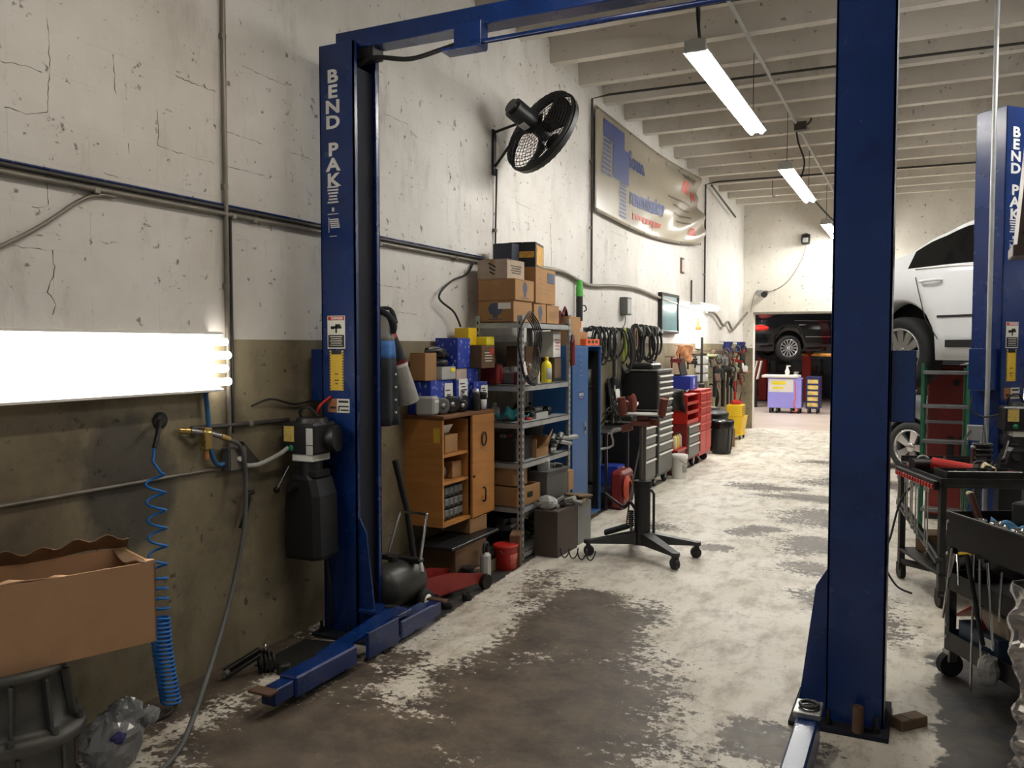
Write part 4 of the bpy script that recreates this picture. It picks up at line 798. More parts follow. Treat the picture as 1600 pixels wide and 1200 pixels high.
# shelf 1.345
z4 = BZ[4] + .001
t = T('cylinder_head', 'grey cylinder head lying on the upper shelf', 'engine part', (-2.95, 6.07, z4)); MB().cb((0, 0, .05), (.2, .24, .1), 0, .01).build('casting', 'cast_alu', t)
for k in range(4): MB().cyl((.06, -.09 + .06 * k, .1), (.06, -.09 + .06 * k, .14), .02, n=10).cyl((-.05, -.09 + .06 * k, .1), (-.05, -.09 + .06 * k, .125), .018, n=10).build('valve_spring', 'steel', t)
def bottle(label, loc, r_, h, m, capm, name='bottle', lab=None, rz=0, group='bottles on the upper shelf'):
    t = T(name, label, 'bottle', loc, rz, group); MB().lathe([(r_ * .9, 0), (r_, .01), (r_, h * .68), (r_ * .8, h * .78), (r_ * .35, h * .85), (r_ * .33, h * .9)], 20).build('body', m, t); MB().lathe([(r_ * .4, h * .9), (r_ * .4, h * .97), (r_ * .3, h), (0, h)], 14).build('cap', capm, t)
    if lab: mb = MB(); mb.sheet(lambda u, v: ((r_ + .0012) * math.cos(u * 2.4 - 1.2), (r_ + .0012) * math.sin(u * 2.4 - 1.2), h * (.12 + .45 * v)), 10, 2, .0006); mb.build('label', lab, t)
    return t
t = T('jar', 'dark red jar with a white lid on the upper shelf', 'jar', (-2.80, 5.93, z4)); MB().lathe([(.04, 0), (.045, .01), (.045, .09), (.038, .1)], 18).build('jar', 'red_dark', t); MB().lathe([(.042, .1), (.042, .135), (0, .137)], 18).build('lid', 'paper', t)
t = T('caulk_tube', 'white squeeze bag with pointed top beside the shelf post', 'tube', (-2.80, 6.02, z4)); MB().sheet(lambda u, v: (.028 * math.sin(math.pi * u) * (1 - v * v), (-.035 + .07 * u) * (1 - .75 * v ** 2), .18 * v), 10, 8, .002).sheet(lambda u, v: (-.028 * math.sin(math.pi * u) * (1 - v * v), (.035 - .07 * u) * (1 - .75 * v ** 2), .18 * v), 10, 8, .002).build('bag', 'white_paint', t)
bottle('cream plastic bottle in the middle of the upper shelf', (-2.79, 6.19, z4), .042, .19, 'cream', 'cream'); bottle('tall yellow bottle with grey label on the upper shelf', (-2.79, 6.43, z4), .042, .21, 'yellow_bright', 'yellow', lab='pale_grey'); bottle('brown can behind the cream bottle', (-2.80, 6.11, z4), .03, .16, 'oldwood', 'pale_grey')
carton('brown carton raised at the back of the upper shelf', -3.1, -2.92, 6.3, 6.55, z4 + .13, 'card_dark', 0, None, False, h=.17)
carton('grey carton at the back of the upper shelf', -3.1, -2.9, 6.25, 6.55, z4, 'pale_grey', 0, None, False, h=.128)
one('steel_tray', 'small dark tray of bolts at the right of the upper shelf', 'tray', MB().box(-.06, .06, -.1, .1, 0, .008, .002).box(-.06, -.055, -.1, .1, .008, .03).box(.055, .06, -.1, .1, .008, .03), 'dark_steel', (-2.83, 6.62, z4))
t = T('grease_gun', 'dark red grease gun hooked on the right shelf post', 'grease gun', (-2.69, 6.76, 1.58)); MB().cyl((0, 0, -.1), (0, 0, .12), .022, n=14).cyl((0, 0, .12), (0, 0, .16), .016, n=12).build('barrel', 'red_dark', t); MB().tube(smoothp([(0, 0, .15), (.02, -.03, .2), (.02, -.06, .1)]), .006).build('lever', 'steel', t)
carton('white and red parts box under the shelf top beside the red grease gun', -2.95, -2.8, 6.6, 6.76, 1.55, 'paper', 0, [('x', 'lines', 'red')], False, 'parts_box', .22)
one('parts_riser', 'brown wooden block under the white and red parts box', 'block', MB().box(-.07, .07, -.07, .07, 0, .2, .006), 'oldwood', (-2.875, 6.715, z4))
# shelf 1.06
z3 = BZ[3] + .001
one('teal_cloth', 'crumpled teal shop cloth on the middle shelf', 'cloth', MB().sheet(lambda u, v: (.2 * u - .1, .26 * v - .13, .02 + .06 * math.sin(3.1 * v) * math.sin(3.1 * u) + .018 * math.sin(u * 13 + v * 7) + .015 * math.sin(v * 19)), 14, 14, .004), 'teal', (-2.90, 5.98, z3 + .012))
t = T('parts_tray', 'clear plastic tray of small parts on the middle shelf', 'tray', (-2.86, 6.32, z3)); MB().box(-.08, .08, -.12, .12, 0, .01).box(-.08, -.075, -.12, .12, .01, .045).box(.075, .08, -.12, .12, .01, .045).box(-.075, .075, -.12, -.115, .01, .045).box(-.075, .075, .115, .12, .01, .045).build('tray', 'pale_grey', t)
for k in range(6): MB().cyl((-.05 + .02 * k, -.08 + .03 * k, .012), (-.05 + .02 * k, -.08 + .03 * k, .035), .014, n=8).build('part', 'dark_steel', t)
one('red_dish', 'small red dish lying near the middle shelf front', 'dish', MB().lathe([(.03, 0), (.032, .012), (.026, .02), (.0, .02)], 14), 'red', (-2.80, 6.08, z3)); one('wheel_cylinder', 'grey cylindrical part lying on the middle shelf', 'engine part', MB().cyl((0, -.1, .035), (0, .1, .035), .035, n=16).cyl((0, .1, .035), (0, .13, .035), .02, n=12), 'cast_alu', (-2.93, 6.55, z3))
pulley('dark wheel standing at the right of the middle shelf', (-2.84, 6.56, z3), .04, .02, R(60)); bottle('clear bottle at the left back of the middle shelf', (-3.0, 5.9, z3), .04, .14, 'bag', 'pale_grey', group='bottles on the middle shelf')
# shelf .75
z2 = BZ[2] + .001
t = T('parts_bin', 'black plastic bin of parts at the near end of the lower shelf', 'bin', (-2.94, 5.99, z2)); MB().cb((0, 0, .09), (.3, .32, .18), 0, .012).build('bin', 'black', t)
for k in range(6): MB().cb((-.1 + .04 * k, -.1 + .03 * (k % 3), .19), (.06, .04, .04), k, .006).build('part', ('cast_alu', 'red_dark', 'dark_steel')[k % 3], t)
t = T('open_carton', 'torn brown carton with its mouth towards the aisle on the lower shelf', 'cardboard box', (-2.86, 6.28, z2 + .0)); MB().box(-.15, .1, -.12, .12, .0, .006).box(-.15, .1, -.12, -.115, .006, .15).box(-.15, .1, .115, .12, .006, .15).box(-.15, -.145, -.115, .115, .006, .15).box(.095, .1, -.115, .115, .006, .07).build('box', 'card', t); MB().sheet(lambda u, v: (.1 + .07 * v, -.1 + .22 * u * (1 - .3 * v), .07 + .05 * v + .1 * u * v), 6, 4, .004, False).build('flap', 'card', t)
t = T('bucket', 'grey bucket at the back of the lower shelf', 'bucket', (-2.99, 6.56, z2)); MB().lathe([(.09, 0), (.105, .2), (.115, .205), (.115, .225), (.1, .225), (.095, .05), (0, .05)], 22).build('bucket', 'mid_grey', t); MB().tube(smoothp([(.0, -.11, .21), (.08, -.06, .16), (.11, 0, .14), (.08, .06, .16), (0, .11, .21)]), .003).build('bail', 'steel', t)
random.seed(31); t = T('scrap_parts', 'heap of silver aluminium brackets spilling over the grey tub', 'metal parts', (-2.78, 6.56, z2))
for k in range(9): MB().cb((random.uniform(-.04, .05), random.uniform(-.12, .2), .02 + .012 * k), (random.uniform(.03, .05), random.uniform(.1, .22), .03), random.uniform(0, 3), .005, random.uniform(-.2, .2), random.uniform(-.3, .3)).build('bracket', ('cast_alu', 'pale_grey', 'dark_steel')[k % 3], t)
for k in range(3): MB().cyl((.03 * k - .05, -.1 + .1 * k, .1), (.03 * k - .05, -.06 + .1 * k, .14), .03, n=12).build('ring', 'cast_alu', t)
# shelf .41
z1 = BZ[1] + .001
t = T('wood_crate', 'small wooden crate with a hand hole sticking out of the shelf end', 'crate', (-2.93, 5.98, z1), R(-6))
for s_ in (-1, 1): MB().box(-.16, .2, s_ * .17 - .006, s_ * .17 + .006, 0, .15, .003).build('side_board', 'card', t)
MB().box(.19, .2, -.165, .165, 0, .15, .003).build('end_board', 'card', t); MB().box(-.16, -.15, -.165, .165, 0, .15, .003).build('end_board', 'card', t); MB().box(-.16, .2, -.165, .165, 0, .008).build('base_board', 'card_dark', t); MB().box(.2, .203, -.03, .05, .06, .1).build('hand_hole', 'black', t)
carton('open brown carton tilted on top of the wooden crate', -3.02, -2.78, 5.83, 6.02, z1 + .154, 'card', R(-12), None, False, h=.15); MB_ = None
t = T('parts_tub', 'large dark grey tub heaped with metal parts on the lower shelf', 'tub', (-2.82, 6.38, z1)); MB().prism([(-.2, -.19), (.14, -.19), (.16, .2), (-.2, .2)], 0, .22).build('tub', 'mid_grey', t); MB().prism([(-.21, -.2), (.15, -.2), (.17, .21), (-.21, .21)], .21, .225).build('rim', 'mid_grey', t)
for k in range(5): MB().cb((-.08 + .04 * k, -.1 + .05 * k, .24 + .01 * (k % 2)), (.09, .12, .05), k * .7, .006, .2).build('part', ('cast_alu', 'black', 'pale_grey')[k % 3], t)
MB().cb((.06, -.08, .27), (.1, .11, .09), R(20), .006, R(10)).build('part', 'pale_grey', t)
t = carton('small orange brown box with a dark lid beside the shelf post', -2.86, -2.73, 6.03, 6.13, z1, 'card', 0, None, False, h=.12); carton('brown carton hanging over the shelf end near the lockers', -2.84, -2.68, 6.63, 6.78, z1, 'card', R(4), None, False, h=.17)
# bottom
z0 = BZ[0] + .001
t = T('brown_bin', 'large dark brown bin standing on the floor before the shelf', 'bin', (-2.605, 6.20, 0), R(-1)); MB().prism([(-.1, -.2), (.1, -.2), (.1, .2), (-.1, .2)], .0, .36).build('bin', mat('brownbin', (70, 58, 50), .6, 0, .15, 3), t); MB().box(-.105, .105, -.205, .205, .34, .365, .004).build('rim', 'brownbin', t)
for k in range(7): MB().cb((-.08 + .03 * k, -.14 + .045 * k, .39 + .02 * (k % 2)), (.05, .14, .03), k * .9, .005, .3 * (k % 3 - 1), .3).build('part', ('cast_alu', 'dark_steel', 'pale_grey')[k % 3], t)
MB().ell((-.02, -.12, .41), (.08, .07, .06), 12, 8, .1).build('wrap', 'pale_grey', t)
t = T('grey_bin', 'tall grey bin behind the brown bin', 'bin', (-2.60, 6.60, 0)); MB().prism([(-.1, -.14), (.08, -.14), (.09, .14), (-.1, .14)], .0, .34).build('bin', 'grey_plastic', t); MB().cb((0, 0, .36), (.2, .26, .03), .1, .006, .1).cb((.02, .02, .39), (.16, .22, .02), -.2, .005, -.1).build('rag_layers', 'oldwood', t)
random.seed(41); t = T('black_bag', 'black plastic bag of rags under the shelf end', 'bag', (-2.95, 5.98, z0)); MB().ell((0, 0, .15), (.16, .17, .15), 16, 10, .1).build('bag', 'black_gloss', t); MB().ell((.05, -.05, .27), (.07, .07, .05), 10, 7, .15).build('knot', 'black_gloss', t)
carton('leaning brown carton under the shelf behind the red pail', -2.78, -2.70, 5.6, 5.9, .0, 'card_dark', R(20), None, False, h=.24)

# unsorted heaps of greasy parts
def heap(label, x0, x1, y0, y1, z, n, seed, hmax=.12, mats=('grease', 'cast_alu', 'black', 'dark_steel', 'rust')):
    rnd = random.Random(seed); t = T('parts_heap', label, 'engine parts', ((x0 + x1) / 2, (y0 + y1) / 2, z), 0, 'heaps of greasy parts'); wx, wy = (x1 - x0) / 2, (y1 - y0) / 2
    for k in range(n):
        s = rnd.uniform(.02, .05); x, y = rnd.uniform(-wx + s, wx - s), rnd.uniform(-wy + s, wy - s); lev = s * .6 + rnd.random() ** 2 * (hmax - s); q = rnd.random(); mb = MB(); a = rnd.uniform(0, 3.14)
        if q < .3: mb.cyl((x - s * math.cos(a), y - s * math.sin(a), lev), (x + s * math.cos(a), y + s * math.sin(a), lev + rnd.uniform(-.01, .02)), s * .55, s * .45, 12).cyl((x, y, lev), (x + .02, y + .01, lev + s * .9), s * .3, n=8)
        elif q < .55: mb.cb((x, y, lev), (s * 1.8, s * 1.1, s * .9), a, .008, rnd.uniform(-.4, .4)).cb((x + s * .3, y, lev + s * .5), (s * .5, s * .6, s * .5), a, .005)
        elif q < .75: mb.tube([(x + s * math.cos(i * .5236), y + s * .4 * math.sin(i * .5236), lev + s * math.sin(i * .5236)) for i in range(12)], s * .25, 6, True)
        else: mb.tube(smoothp([(x - s, y - s * rnd.random(), max(.012, lev - .01)), (x, y + s * .6, lev + .01), (x + s, y - s * .4, max(.012, lev))], 4), s * .22, 7)
        mb.build('part', rnd.choice(mats), t)
    return t
heap('heap of dark greasy parts behind the bottles on the upper shelf', -3.08, -2.90, 5.86, 6.2, z4 + .14, 10, 1, .08) if False else None
heap('heap of black and grey parts at the right of the upper shelf', -2.98, -2.86, 6.42, 6.58, z4, 8, 2, .1)
heap('scatter of small grey parts at the left of the middle shelf', -3.08, -2.76, 6.12, 6.2, z3, 8, 3, .06)
heap('heap of dark castings at the back right of the middle shelf', -3.1, -2.98, 6.3, 6.72, z3, 12, 4, .14)
heap('dark parts piled at the right end of the lower shelf', -2.9, -2.76, 6.7, 6.77, z2, 6, 5, .07)
heap('greasy parts scattered on the bottom shelf board', -3.08, -2.76, 6.2, 6.74, z0, 18, 6, .16)
heap('black greasy parts on the floor between cabinet and shelf', -3.1, -2.84, 5.46, 5.76, 0, 14, 7, .22)
heap('dark drivetrain parts on the floor under the wood cabinet', -3.1, -2.95, 4.5, 4.66, 0, 8, 8, .14)
# ================================================================ LOCKERS AND TOOL CHESTS
t = T('locker', 'pair of tall blue steel lockers, the right one without its door', 'locker', (-3.2, 6.93, 0)); D, Wd, H = .42, .80, 1.65
MB().box(0, D, 0, .012, .05, H).box(0, D, Wd - .012, Wd, .05, H).box(0, D, .395, .405, .05, H - .012).box(0, D, .012, Wd - .012, H - .012, H).box(0, D, .012, Wd - .012, .05, .062).box(0, .01, .012, Wd - .012, .062, H - .012).build('body', 'locker_blue', t)
MB().box(.02, D - .02, .02, Wd - .02, 0, .05).build('plinth', 'oldwood', t)
d = MB().box(D, D + .018, .012, .40, .065, H - .015, .003).build('door', 'locker_blue', t)
for k in range(5): MB().cb((D + .02, .2, 1.38 + .045 * k), (.006, .10, .012), 0, .002, ry=R(25)).build('vent', 'locker_blue', d)
for k in range(4): MB().cb((D + .02, .2, .18 + .04 * k), (.006, .10, .01), 0, .002, ry=R(25)).build('vent', 'locker_blue', d)
MB().box(D + .018, D + .022, .3, .335, .84, .95, .001).build('handle_recess', 'steel', d); MB().box(D + .022, D + .028, .31, .325, .87, .91, .002).build('latch', 'dark_steel', d)
mb = MB(); plate(mb, (D + .018, .22, 1.2), (0, 1, 0), (0, 0, 1), .13, .07, .001, .0005); mb.build('sticker', mat('sticker_purple', (38, 30, 120), .5), d); mb = MB()
for k in range(7): plate(mb, (D + .018, .172 + .016 * k, 1.207 + .003 * (k % 2)), (0, 1, .2), (0, 0, 1), .009, .028, .001, .002)
plate(mb, (D + .018, .22, 1.18), (0, 1, 0), (0, 0, 1), .09, .006, .001, .002); mb.build('sticker_print', 'letter_white', d)
MB().box(.05, .35, .42, .78, .07, .3, .01).box(.05, .35, .42, .78, 1.25, 1.26).build('shade_filler', 'black', t); MB().sheet(lambda u, v: (.30 + .06 * math.sin(u * 14) * (1 - v * .4), .425 + .35 * u, .32 + 1.1 * v), 20, 8, .02).build('shade_sheet', 'black', t); MB().box(.02, .4, .408, .414, .07, 1.6).box(.02, .4, .782, .787, .07, 1.6).build('shade_lining', 'black', t)  # black filler, sheet and lining stand in for the shade inside the open locker
carton('tall brown carton on top of the lockers beside the shelf', -3.0, -2.82, 7.0, 7.28, 1.651, 'card', 0, None, False, h=.26); carton('low brown carton behind the orange tray on the lockers', -3.08, -2.9, 7.36, 7.68, 1.651, 'card', 0, [('x', 'lines', 'tape')], False, h=.13)
t = T('plastic_tray', 'orange slotted plastic tray on top of the lockers', 'tray', (-2.83, 7.5, 1.651)); MB().box(-.05, .05, -.18, .18, 0, .01).box(.042, .05, -.18, .18, .01, .06).box(-.05, -.042, -.18, .18, .01, .06).box(-.042, .042, -.18, -.172, .01, .06).box(-.042, .042, .172, .18, .01, .06).build('tray', 'orange', t)
for k in range(3): MB().box(.05, .051, -.13 + .1 * k, -.07 + .1 * k, .02, .048).build('slot', 'black', t)
# steel cart with open socket case
t = T('steel_cart', 'small dark steel cart beside the open locker', 'cart', (-2.97, 8.32, 0)); 
for sx in (-.16, .16):
    for sy in (-.34, .34): MB().box(sx - .012, sx + .012, sy - .012, sy + .012, .0, .78).build('leg', 'dark_steel', t)
for z_ in (.16, .76): MB().box(-.18, .18, -.36, .36, z_, z_ + .02, .003).build('shelf', 'dark_steel', t)
t = T('tool_case', 'open black moulded tool case standing on the low black chest', 'tool case', (-3.03, 9.17, .812)); MB().box(-.08, .16, -.2, .2, 0, .06, .012).build('tray', 'black_plastic', t); l = MB().cb((-.09, 0, .25), (.04, .4, .46), 0, .018, ry=R(-8)).build('lid', 'black_plastic', t); MB().cb((-.055, -.02, .26), (.01, .14, .17), 0, .003, ry=R(-8)).build('paper_insert', 'paper', t); MB().cb((-.05, -.15, .36), (.01, .03, .07), 0, .003).build('latch', 'pale_grey', l)
t = T('angle_grinder', 'maroon angle grinder leaning in the open tool case', 'grinder', (-2.90, 9.12, .874)); MB().ell((0, 0, .12), (.045, .05, .12), 14, 10).build('body', 'red_dark', t); MB().cyl((0, .04, .08), (0, .16, .12), .02, n=10).build('handle', 'paper', t); MB().cyl((0, 0, 0), (0, 0, .03), .05, n=16).build('disc', 'black', t)
random.seed(51); mb = MB()
for k in range(9): mb.tube(smoothp([(random.uniform(-.1, .1), random.uniform(-.2, .2), random.uniform(0, .05)), (random.uniform(-.1, .1), random.uniform(-.2, .2), random.uniform(.1, .3)), (random.uniform(-.1, .1), random.uniform(-.2, .2), random.uniform(.0, .3))], 5), .008, 5)
one('wire_tangle', 'tangle of dark wires piled on the steel cart', 'wires', mb, 'grease', (-2.93, 8.5, .795))
t = T('red_tank', 'dark red portable tank with a coiled orange hose beside the cart', 'tank', (-2.67, 8.12, 0)); MB().cb((-.05, .08, .2), (.14, .36, .38), 0, .03).build('tank', 'red_dark', t)
for k in range(4): MB().tube([(.04 + .008 * k, -.02 + (.10 - .012 * k) * math.cos(a * .3927), .22 + (.12 - .012 * k) * math.sin(a * .3927)) for a in range(16)], .009, 6, True).build('hose_loop', mat('hose_orange', (184, 70, 44), .5), t)
MB().box(.02, .03, .16, .22, .06, .32, .004).build('slot', 'black', t)
carton('blue and white oil carton on the cart lower shelf', -3.05, -2.84, 8.42, 8.66, .181, 'filter_blue', 0, [('x', 'label', 'paper')], False, 'oil_box', .2)
def chest(label, y0, y1, z0, z1, rows, body='black', front=None, x0=-3.17, x1=-2.73, casters=True, name='tool_chest', handle='white_paint', lid=True, hm=True):
    t = T(name, label, 'tool chest', (x0, y0, 0)); w = y1 - y0; d = x1 - x0; front = front or body
    MB().box(0, d, 0, w, z0, z1, .008).build('body', body, t); tot = sum(rows); z = z1 - .02 - (.03 if lid else 0); hh = (z - z0 - .03)
    for r_ in rows:
        h = hh * r_ / tot; dr = MB().box(d, d + .018, .025, w - .025, z - h + .006, z - .004, .003).build('drawer', front, t)
        if hm: MB().box(d + .018, d + .034, .03, w - .03, z - .030, z - .010, .004).build('handle', handle, dr)
        else: MB().box(d + .018, d + .026, .05, w - .05, z - .022, z - .012, .002).build('handle', handle, dr)
        z -= h
    if lid: MB().box(0, d + .012, 0, w, z1 - .03, z1 + .01, .008).build('lid', front, t)
    if casters:
        for sx in (.08, d - .07):
            for sy in (.09, w - .09):
                c = MB().lathe([(.012, -.02), (.055, -.02), (.062, -.01), (.062, .01), (.055, .02), (.012, .02)], 18, Matrix.Translation((sx, sy, .062)) @ Matrix.Rotation(R(75), 4, 'Y')).build('caster', 'rubber', t)
                MB().cb((sx, sy, .095), (.07, .06, .07), 0, .006).build('caster_fork', 'steel', c); MB().lathe([(0, -.022), (.03, -.022), (.03, .022), (0, .022)], 14, Matrix.Translation((sx, sy, .062)) @ Matrix.Rotation(R(75), 4, 'Y')).build('caster_hub', 'pale_grey', c)
    return t
mat('drawer_grey', (96, 96, 92), .45, .2, .1); mat('chest_black', (20, 20, 22), .4)
chest('low black tool chest with grey drawers behind the transmission jack', 8.93, 9.42, .12, .80, (1, 1.1, 1.6, 2.2), 'chest_black', 'drawer_grey', hm=True)
t = chest('tall black and grey tool chest with many drawers', 9.5, 10.13, .12, .90, (1, 1, 1, 1.3, 1.5, 3.2), 'chest_black', 'drawer_grey', hm=True)
t2 = chest('black top tool box stacked on the tall tool chest', 9.5, 10.12, .912, 1.36, (1, 1, 1, 1, 1.2), 'chest_black', 'drawer_grey', casters=False, name='top_tool_box', hm=True)
one('flat_case', 'dark flat case lying on the top tool box', 'case', MB().cb((0, 0, .035), (.3, .4, .07), 0, .02).cb((.1, -.05, .08), (.05, .06, .02), 0, .006), 'black_plastic', (-2.97, 9.8, 1.371))
# red chests
t = chest('red tool chest with open front compartments next to the tall black chest', 10.92, 11.54, .14, .62, (1, 1, 1.4), 'red_dark', 'drawer_grey', hm=True, lid=False)
MB().box(0, .44, 0, .012, .62, 1.0).box(0, .44, .608, .62, .62, 1.0).box(0, .012, .012, .608, .62, 1.0).box(0, .44, .012, .608, .985, 1.0).box(0, .44, .012, .608, .62, .635).build('hutch', 'red', t)
for z_ in (.74, .86): MB().box(.02, .43, .012, .608, z_, z_ + .01).build('hutch_shelf', 'red', t)
for z_ in (.665, .785, .905): MB().box(.425, .44, .012, .608, z_ - .03, z_).build('hutch_lip', 'red', t)
for k in range(4): MB().cyl((.3, .1 + .12 * k, .75), (.3, .1 + .12 * k, .82), .03, n=10).build('stored_can', ('cream', 'yellow', 'pale_grey', 'black')[k], t)
t = T('tool_chest', 'red tool chest with two columns of small drawers', 'tool chest', (-3.17, 11.58, 0)); MB().box(0, .44, 0, .7, .12, 1.02, .006).build('body', 'red', t)
for c_ in range(2):
    z = 1.0
    for h in (.12, .06, .10, .10, .10, .28):
        d = MB().box(.44, .455, .02 + .335 * c_, .34 + .335 * c_, z - h + .008, z - .004, .003).build('drawer', 'red', t); MB().box(.455, .468, .04 + .335 * c_, .32 + .335 * c_, z - .024, z - .012, .003).build('handle', mat('red_pale', (204, 92, 78), .4), d); z -= h + .012
MB().box(0, .45, -.005, .705, 1.02, 1.035, .003).build('top', 'red', t)
for sx in (.08, .36):
    for sy in (.1, .6): MB().cyl((sx, sy - .02, .055), (sx, sy + .02, .055), .055, n=16).cb((sx, sy, .1), (.06, .06, .05), 0, .004).build('caster', 'rubber', t)
carton('blue carton with pale rings on the red tool chest', -3.1, -2.85, 11.55, 11.95, 1.036, 'filter_blue', 0, [('x', 'balloon', 'white_dots')], False, 'parts_box', .19)
one('laptop', 'dark tilted screen standing behind the blue carton', 'screen', MB().cb((0, 0, .13), (.02, .36, .26), 0, .008, ry=R(-12)).cb((-.04, 0, .01), (.12, .2, .02), 0, .004), 'black', (-3.02, 11.75, 1.227))
one('work_cloth', 'black cloth draped over the near end of the red tool chest', 'cloth', MB().sheet(lambda u, v: (-.2 + .4 * u + (.03 if v < .1 else 0), -.02 + .4 * max(0, v - .3) - .012 * math.sin(u * 15), (.03 if v >= .3 else .03 - (.3 - v) * .9) + .015 * math.sin(u * 11 + v * 9) + .018), 16, 14, .005), 'cable', (-2.96, 10.88, 1.01))
for i, (y, m, l) in enumerate(((10.55, 'cream', 'cream spray bottle'), (10.66, 'yellow', 'yellow spray bottle'), (10.78, 'pale_grey', 'grey spray bottle'))):
    bottle(l + ' on the red ledge before the red chest', (-2.80, y, .331), .032, .2, m, 'black', group='bottles on the red ledge')
t = T('red_box', 'low red steel box before the red tool chests', 'box', (-3.0, 10.66, 0)); MB().box(-.16, .26, -.2, .22, .02, .30, .006).build('box', 'red_dark', t); MB().box(-.17, .27, -.21, .23, .30, .33, .004).build('lid', 'red', t)
for sx in (-.1, .2):
    for sy in (-.15, .17): MB().box(sx - .03, sx + .03, sy - .03, sy + .03, 0, .022).build('foot', 'black', t)
t = T('bucket', 'white plastic bucket on the floor between the chests', 'bucket', (-2.68, 10.33, 0)); MB().lathe([(.085, 0), (.088, .01), (.10, .24), (.108, .245), (.108, .29), (.098, .3), (0, .302)], 22).build('bucket', 'paper', t); MB().tube(smoothp([(0, -.105, .26), (.08, -.07, .2), (.11, 0, .18), (.08, .07, .2), (0, .105, .26)]), .004).build('bail', 'steel', t); mb = MB(); mb.sheet(lambda u, v: ((.0935 + .006 * v) * math.cos(u * 1.4 - .9), (.0935 + .006 * v) * math.sin(u * 1.4 - .9), .08 + .1 * v), 8, 2, .0006); mb.build('label', 'pale_grey', t)
# trash can, boxes, mop bucket
t = T('trash_can', 'black plastic trash can with a dark liner past the red chests', 'trash can', (-2.72, 13.0, 0)); t.scale = (.8, .8, .82); MB().lathe([(.17, 0), (.175, .01), (.215, .56), (.225, .565), (.225, .6), (.2, .6), (.18, .1), (0, .1)], 24).build('can', 'black_plastic', t); MB().lathe([(.228, .48), (.232, .5), (.236, .6), (.22, .63), (.19, .6), (.16, .5)], 24).build('liner', 'black_gloss', t)
for k in range(10): a = k * .628; MB().cb((.2 * math.cos(a), .2 * math.sin(a), .28), (.012, .03, .4), a, .004, ry=R(4)).build('rib', 'black_plastic', t)
t = T('trash_can', 'second black bin behind the lined trash can', 'trash can', (-2.9, 13.4, 0)); MB().lathe([(.16, 0), (.2, .55), (.21, .57), (.19, .6), (.12, .64), (0, .66)], 20).build('can', 'black', t); MB().cb((0, 0, .66), (.1, .2, .03), 0, .01).build('lid_handle', 'black', t)
one('plank_shelf', 'wooden plank shelf holding white boxes above the trash can', 'shelf', MB().box(0, .3, -.35, .35, 0, .03, .004).prism([(0, 0), (.25, 0), (0, -.18)], -.3, -.27, Matrix(((1, 0, 0, 0), (0, 0, 1, 0), (0, 1, 0, 0), (0, 0, 0, 1))),).prism([(0, 0), (.25, 0), (0, -.18)], .27, .3, Matrix(((1, 0, 0, 0), (0, 0, 1, 0), (0, 1, 0, 0), (0, 0, 0, 1)))), 'oldwood', (-3.2, 12.75, .64))
carton('lower white box stacked above the trash can', -3.12, -2.93, 12.5, 12.86, .671, 'paper', 0, None, False, 'white_box', .14); carton('upper white box stacked above the trash can', -3.12, -2.93, 12.5, 12.84, .812, 'paper', R(3), [('x', 'label', 'orange')], False, 'white_box', .13)
t = T('mop_bucket', 'yellow mop bucket on casters by the corner pillar', 'mop bucket', (-2.93, 15.2, 0)); t.scale = (.85, .85, .85); MB().prism([(-.16, -.26), (.16, -.26), (.16, .26), (-.16, .26)], .09, .14).build('base', 'yellow', t)
v0 = [(-.14, -.24, .14), (.14, -.24, .14), (.14, .24, .14), (-.14, .24, .14), (-.19, -.3, .48), (.19, -.3, .48), (.19, .3, .48), (-.19, .3, .48)]; MB().add(v0, [(3, 2, 1, 0), (4, 5, 6, 7), (0, 1, 5, 4), (1, 2, 6, 5), (2, 3, 7, 6), (3, 0, 4, 7)]).build('tub', 'yellow', t)
w_ = MB().box(-.15, .17, -.27, .1, .48, .72, .01).build('wringer', 'yellow', t)
for k in range(5): MB().box(.17, .174, -.25, .08, .51 + .04 * k, .525 + .04 * k).build('wringer_slot', 'wood_dark', w_)
MB().cb((0, -.05, .76), (.2, .2, .1), .3, .03).build('red_rag', 'red', t); MB().tube([(0, .15, .6), (.05, .3, .95)], .012).build('wringer_handle', 'black', t)
for sx in (-.12, .12):
    for sy in (-.2, .2): MB().cyl((sx - .015, sy, .045), (sx + .015, sy, .045), .045, n=14).cb((sx, sy, .07), (.04, .04, .06), 0, .004).build('caster', 'black', t)
carton('small brown carton leaning between the bins and the mop bucket', -2.9, -2.76, 13.9, 14.3, 0, 'card_dark', R(20), None, False, h=.3)
# ---------------------------------------------------------------- wall hangings
t = T('belt_rack', 'dark horizontal bar on the wall carrying the rubber belts', 'rack', (-3.2, 8.25, 1.83)); MB().tube([(.1, 0, 0), (.1, 2.6, 0)], .014, 8).build('bar', 'dark_steel', t)
for y_ in (.1, 1.3, 2.5): MB().box(0, .1, y_ - .012, y_ + .012, -.03, .012, .002).build('bracket', 'dark_steel', t)
random.seed(61)
bl = 'black rubber drive belt among those hanging from the wall bar'
for k in range(22):
    y = 8.32 + k * .113 + random.uniform(-.03, .03); ln = random.uniform(.15, .22) if k > 15 or k < 9 else random.uniform(.14, .28); w = random.uniform(.035, .10); off = random.uniform(-.02, .03)
    mb = MB(); sh = random.uniform(-.03, .03); pts = [(.0 + .025 * math.sin(a * .3142) * (k % 3 - 1), w * math.sin(a * .3142) + sh * (1 - math.cos(a * .3142)) * .5, .018 - ln + ln * math.cos(a * .3142)) for a in range(20)]
    mb.tube(pts, random.choice((.008, .011, .016)), 6, True); o = mb.build('drive_belt', 'rubber'); tag(o, bl, 'drive belt', 'black belts hanging on the wall'); o.rotation_euler = (0, 0, R(random.uniform(-70, -25))); o.location = (-3.09 + off * .4, y, 1.828)
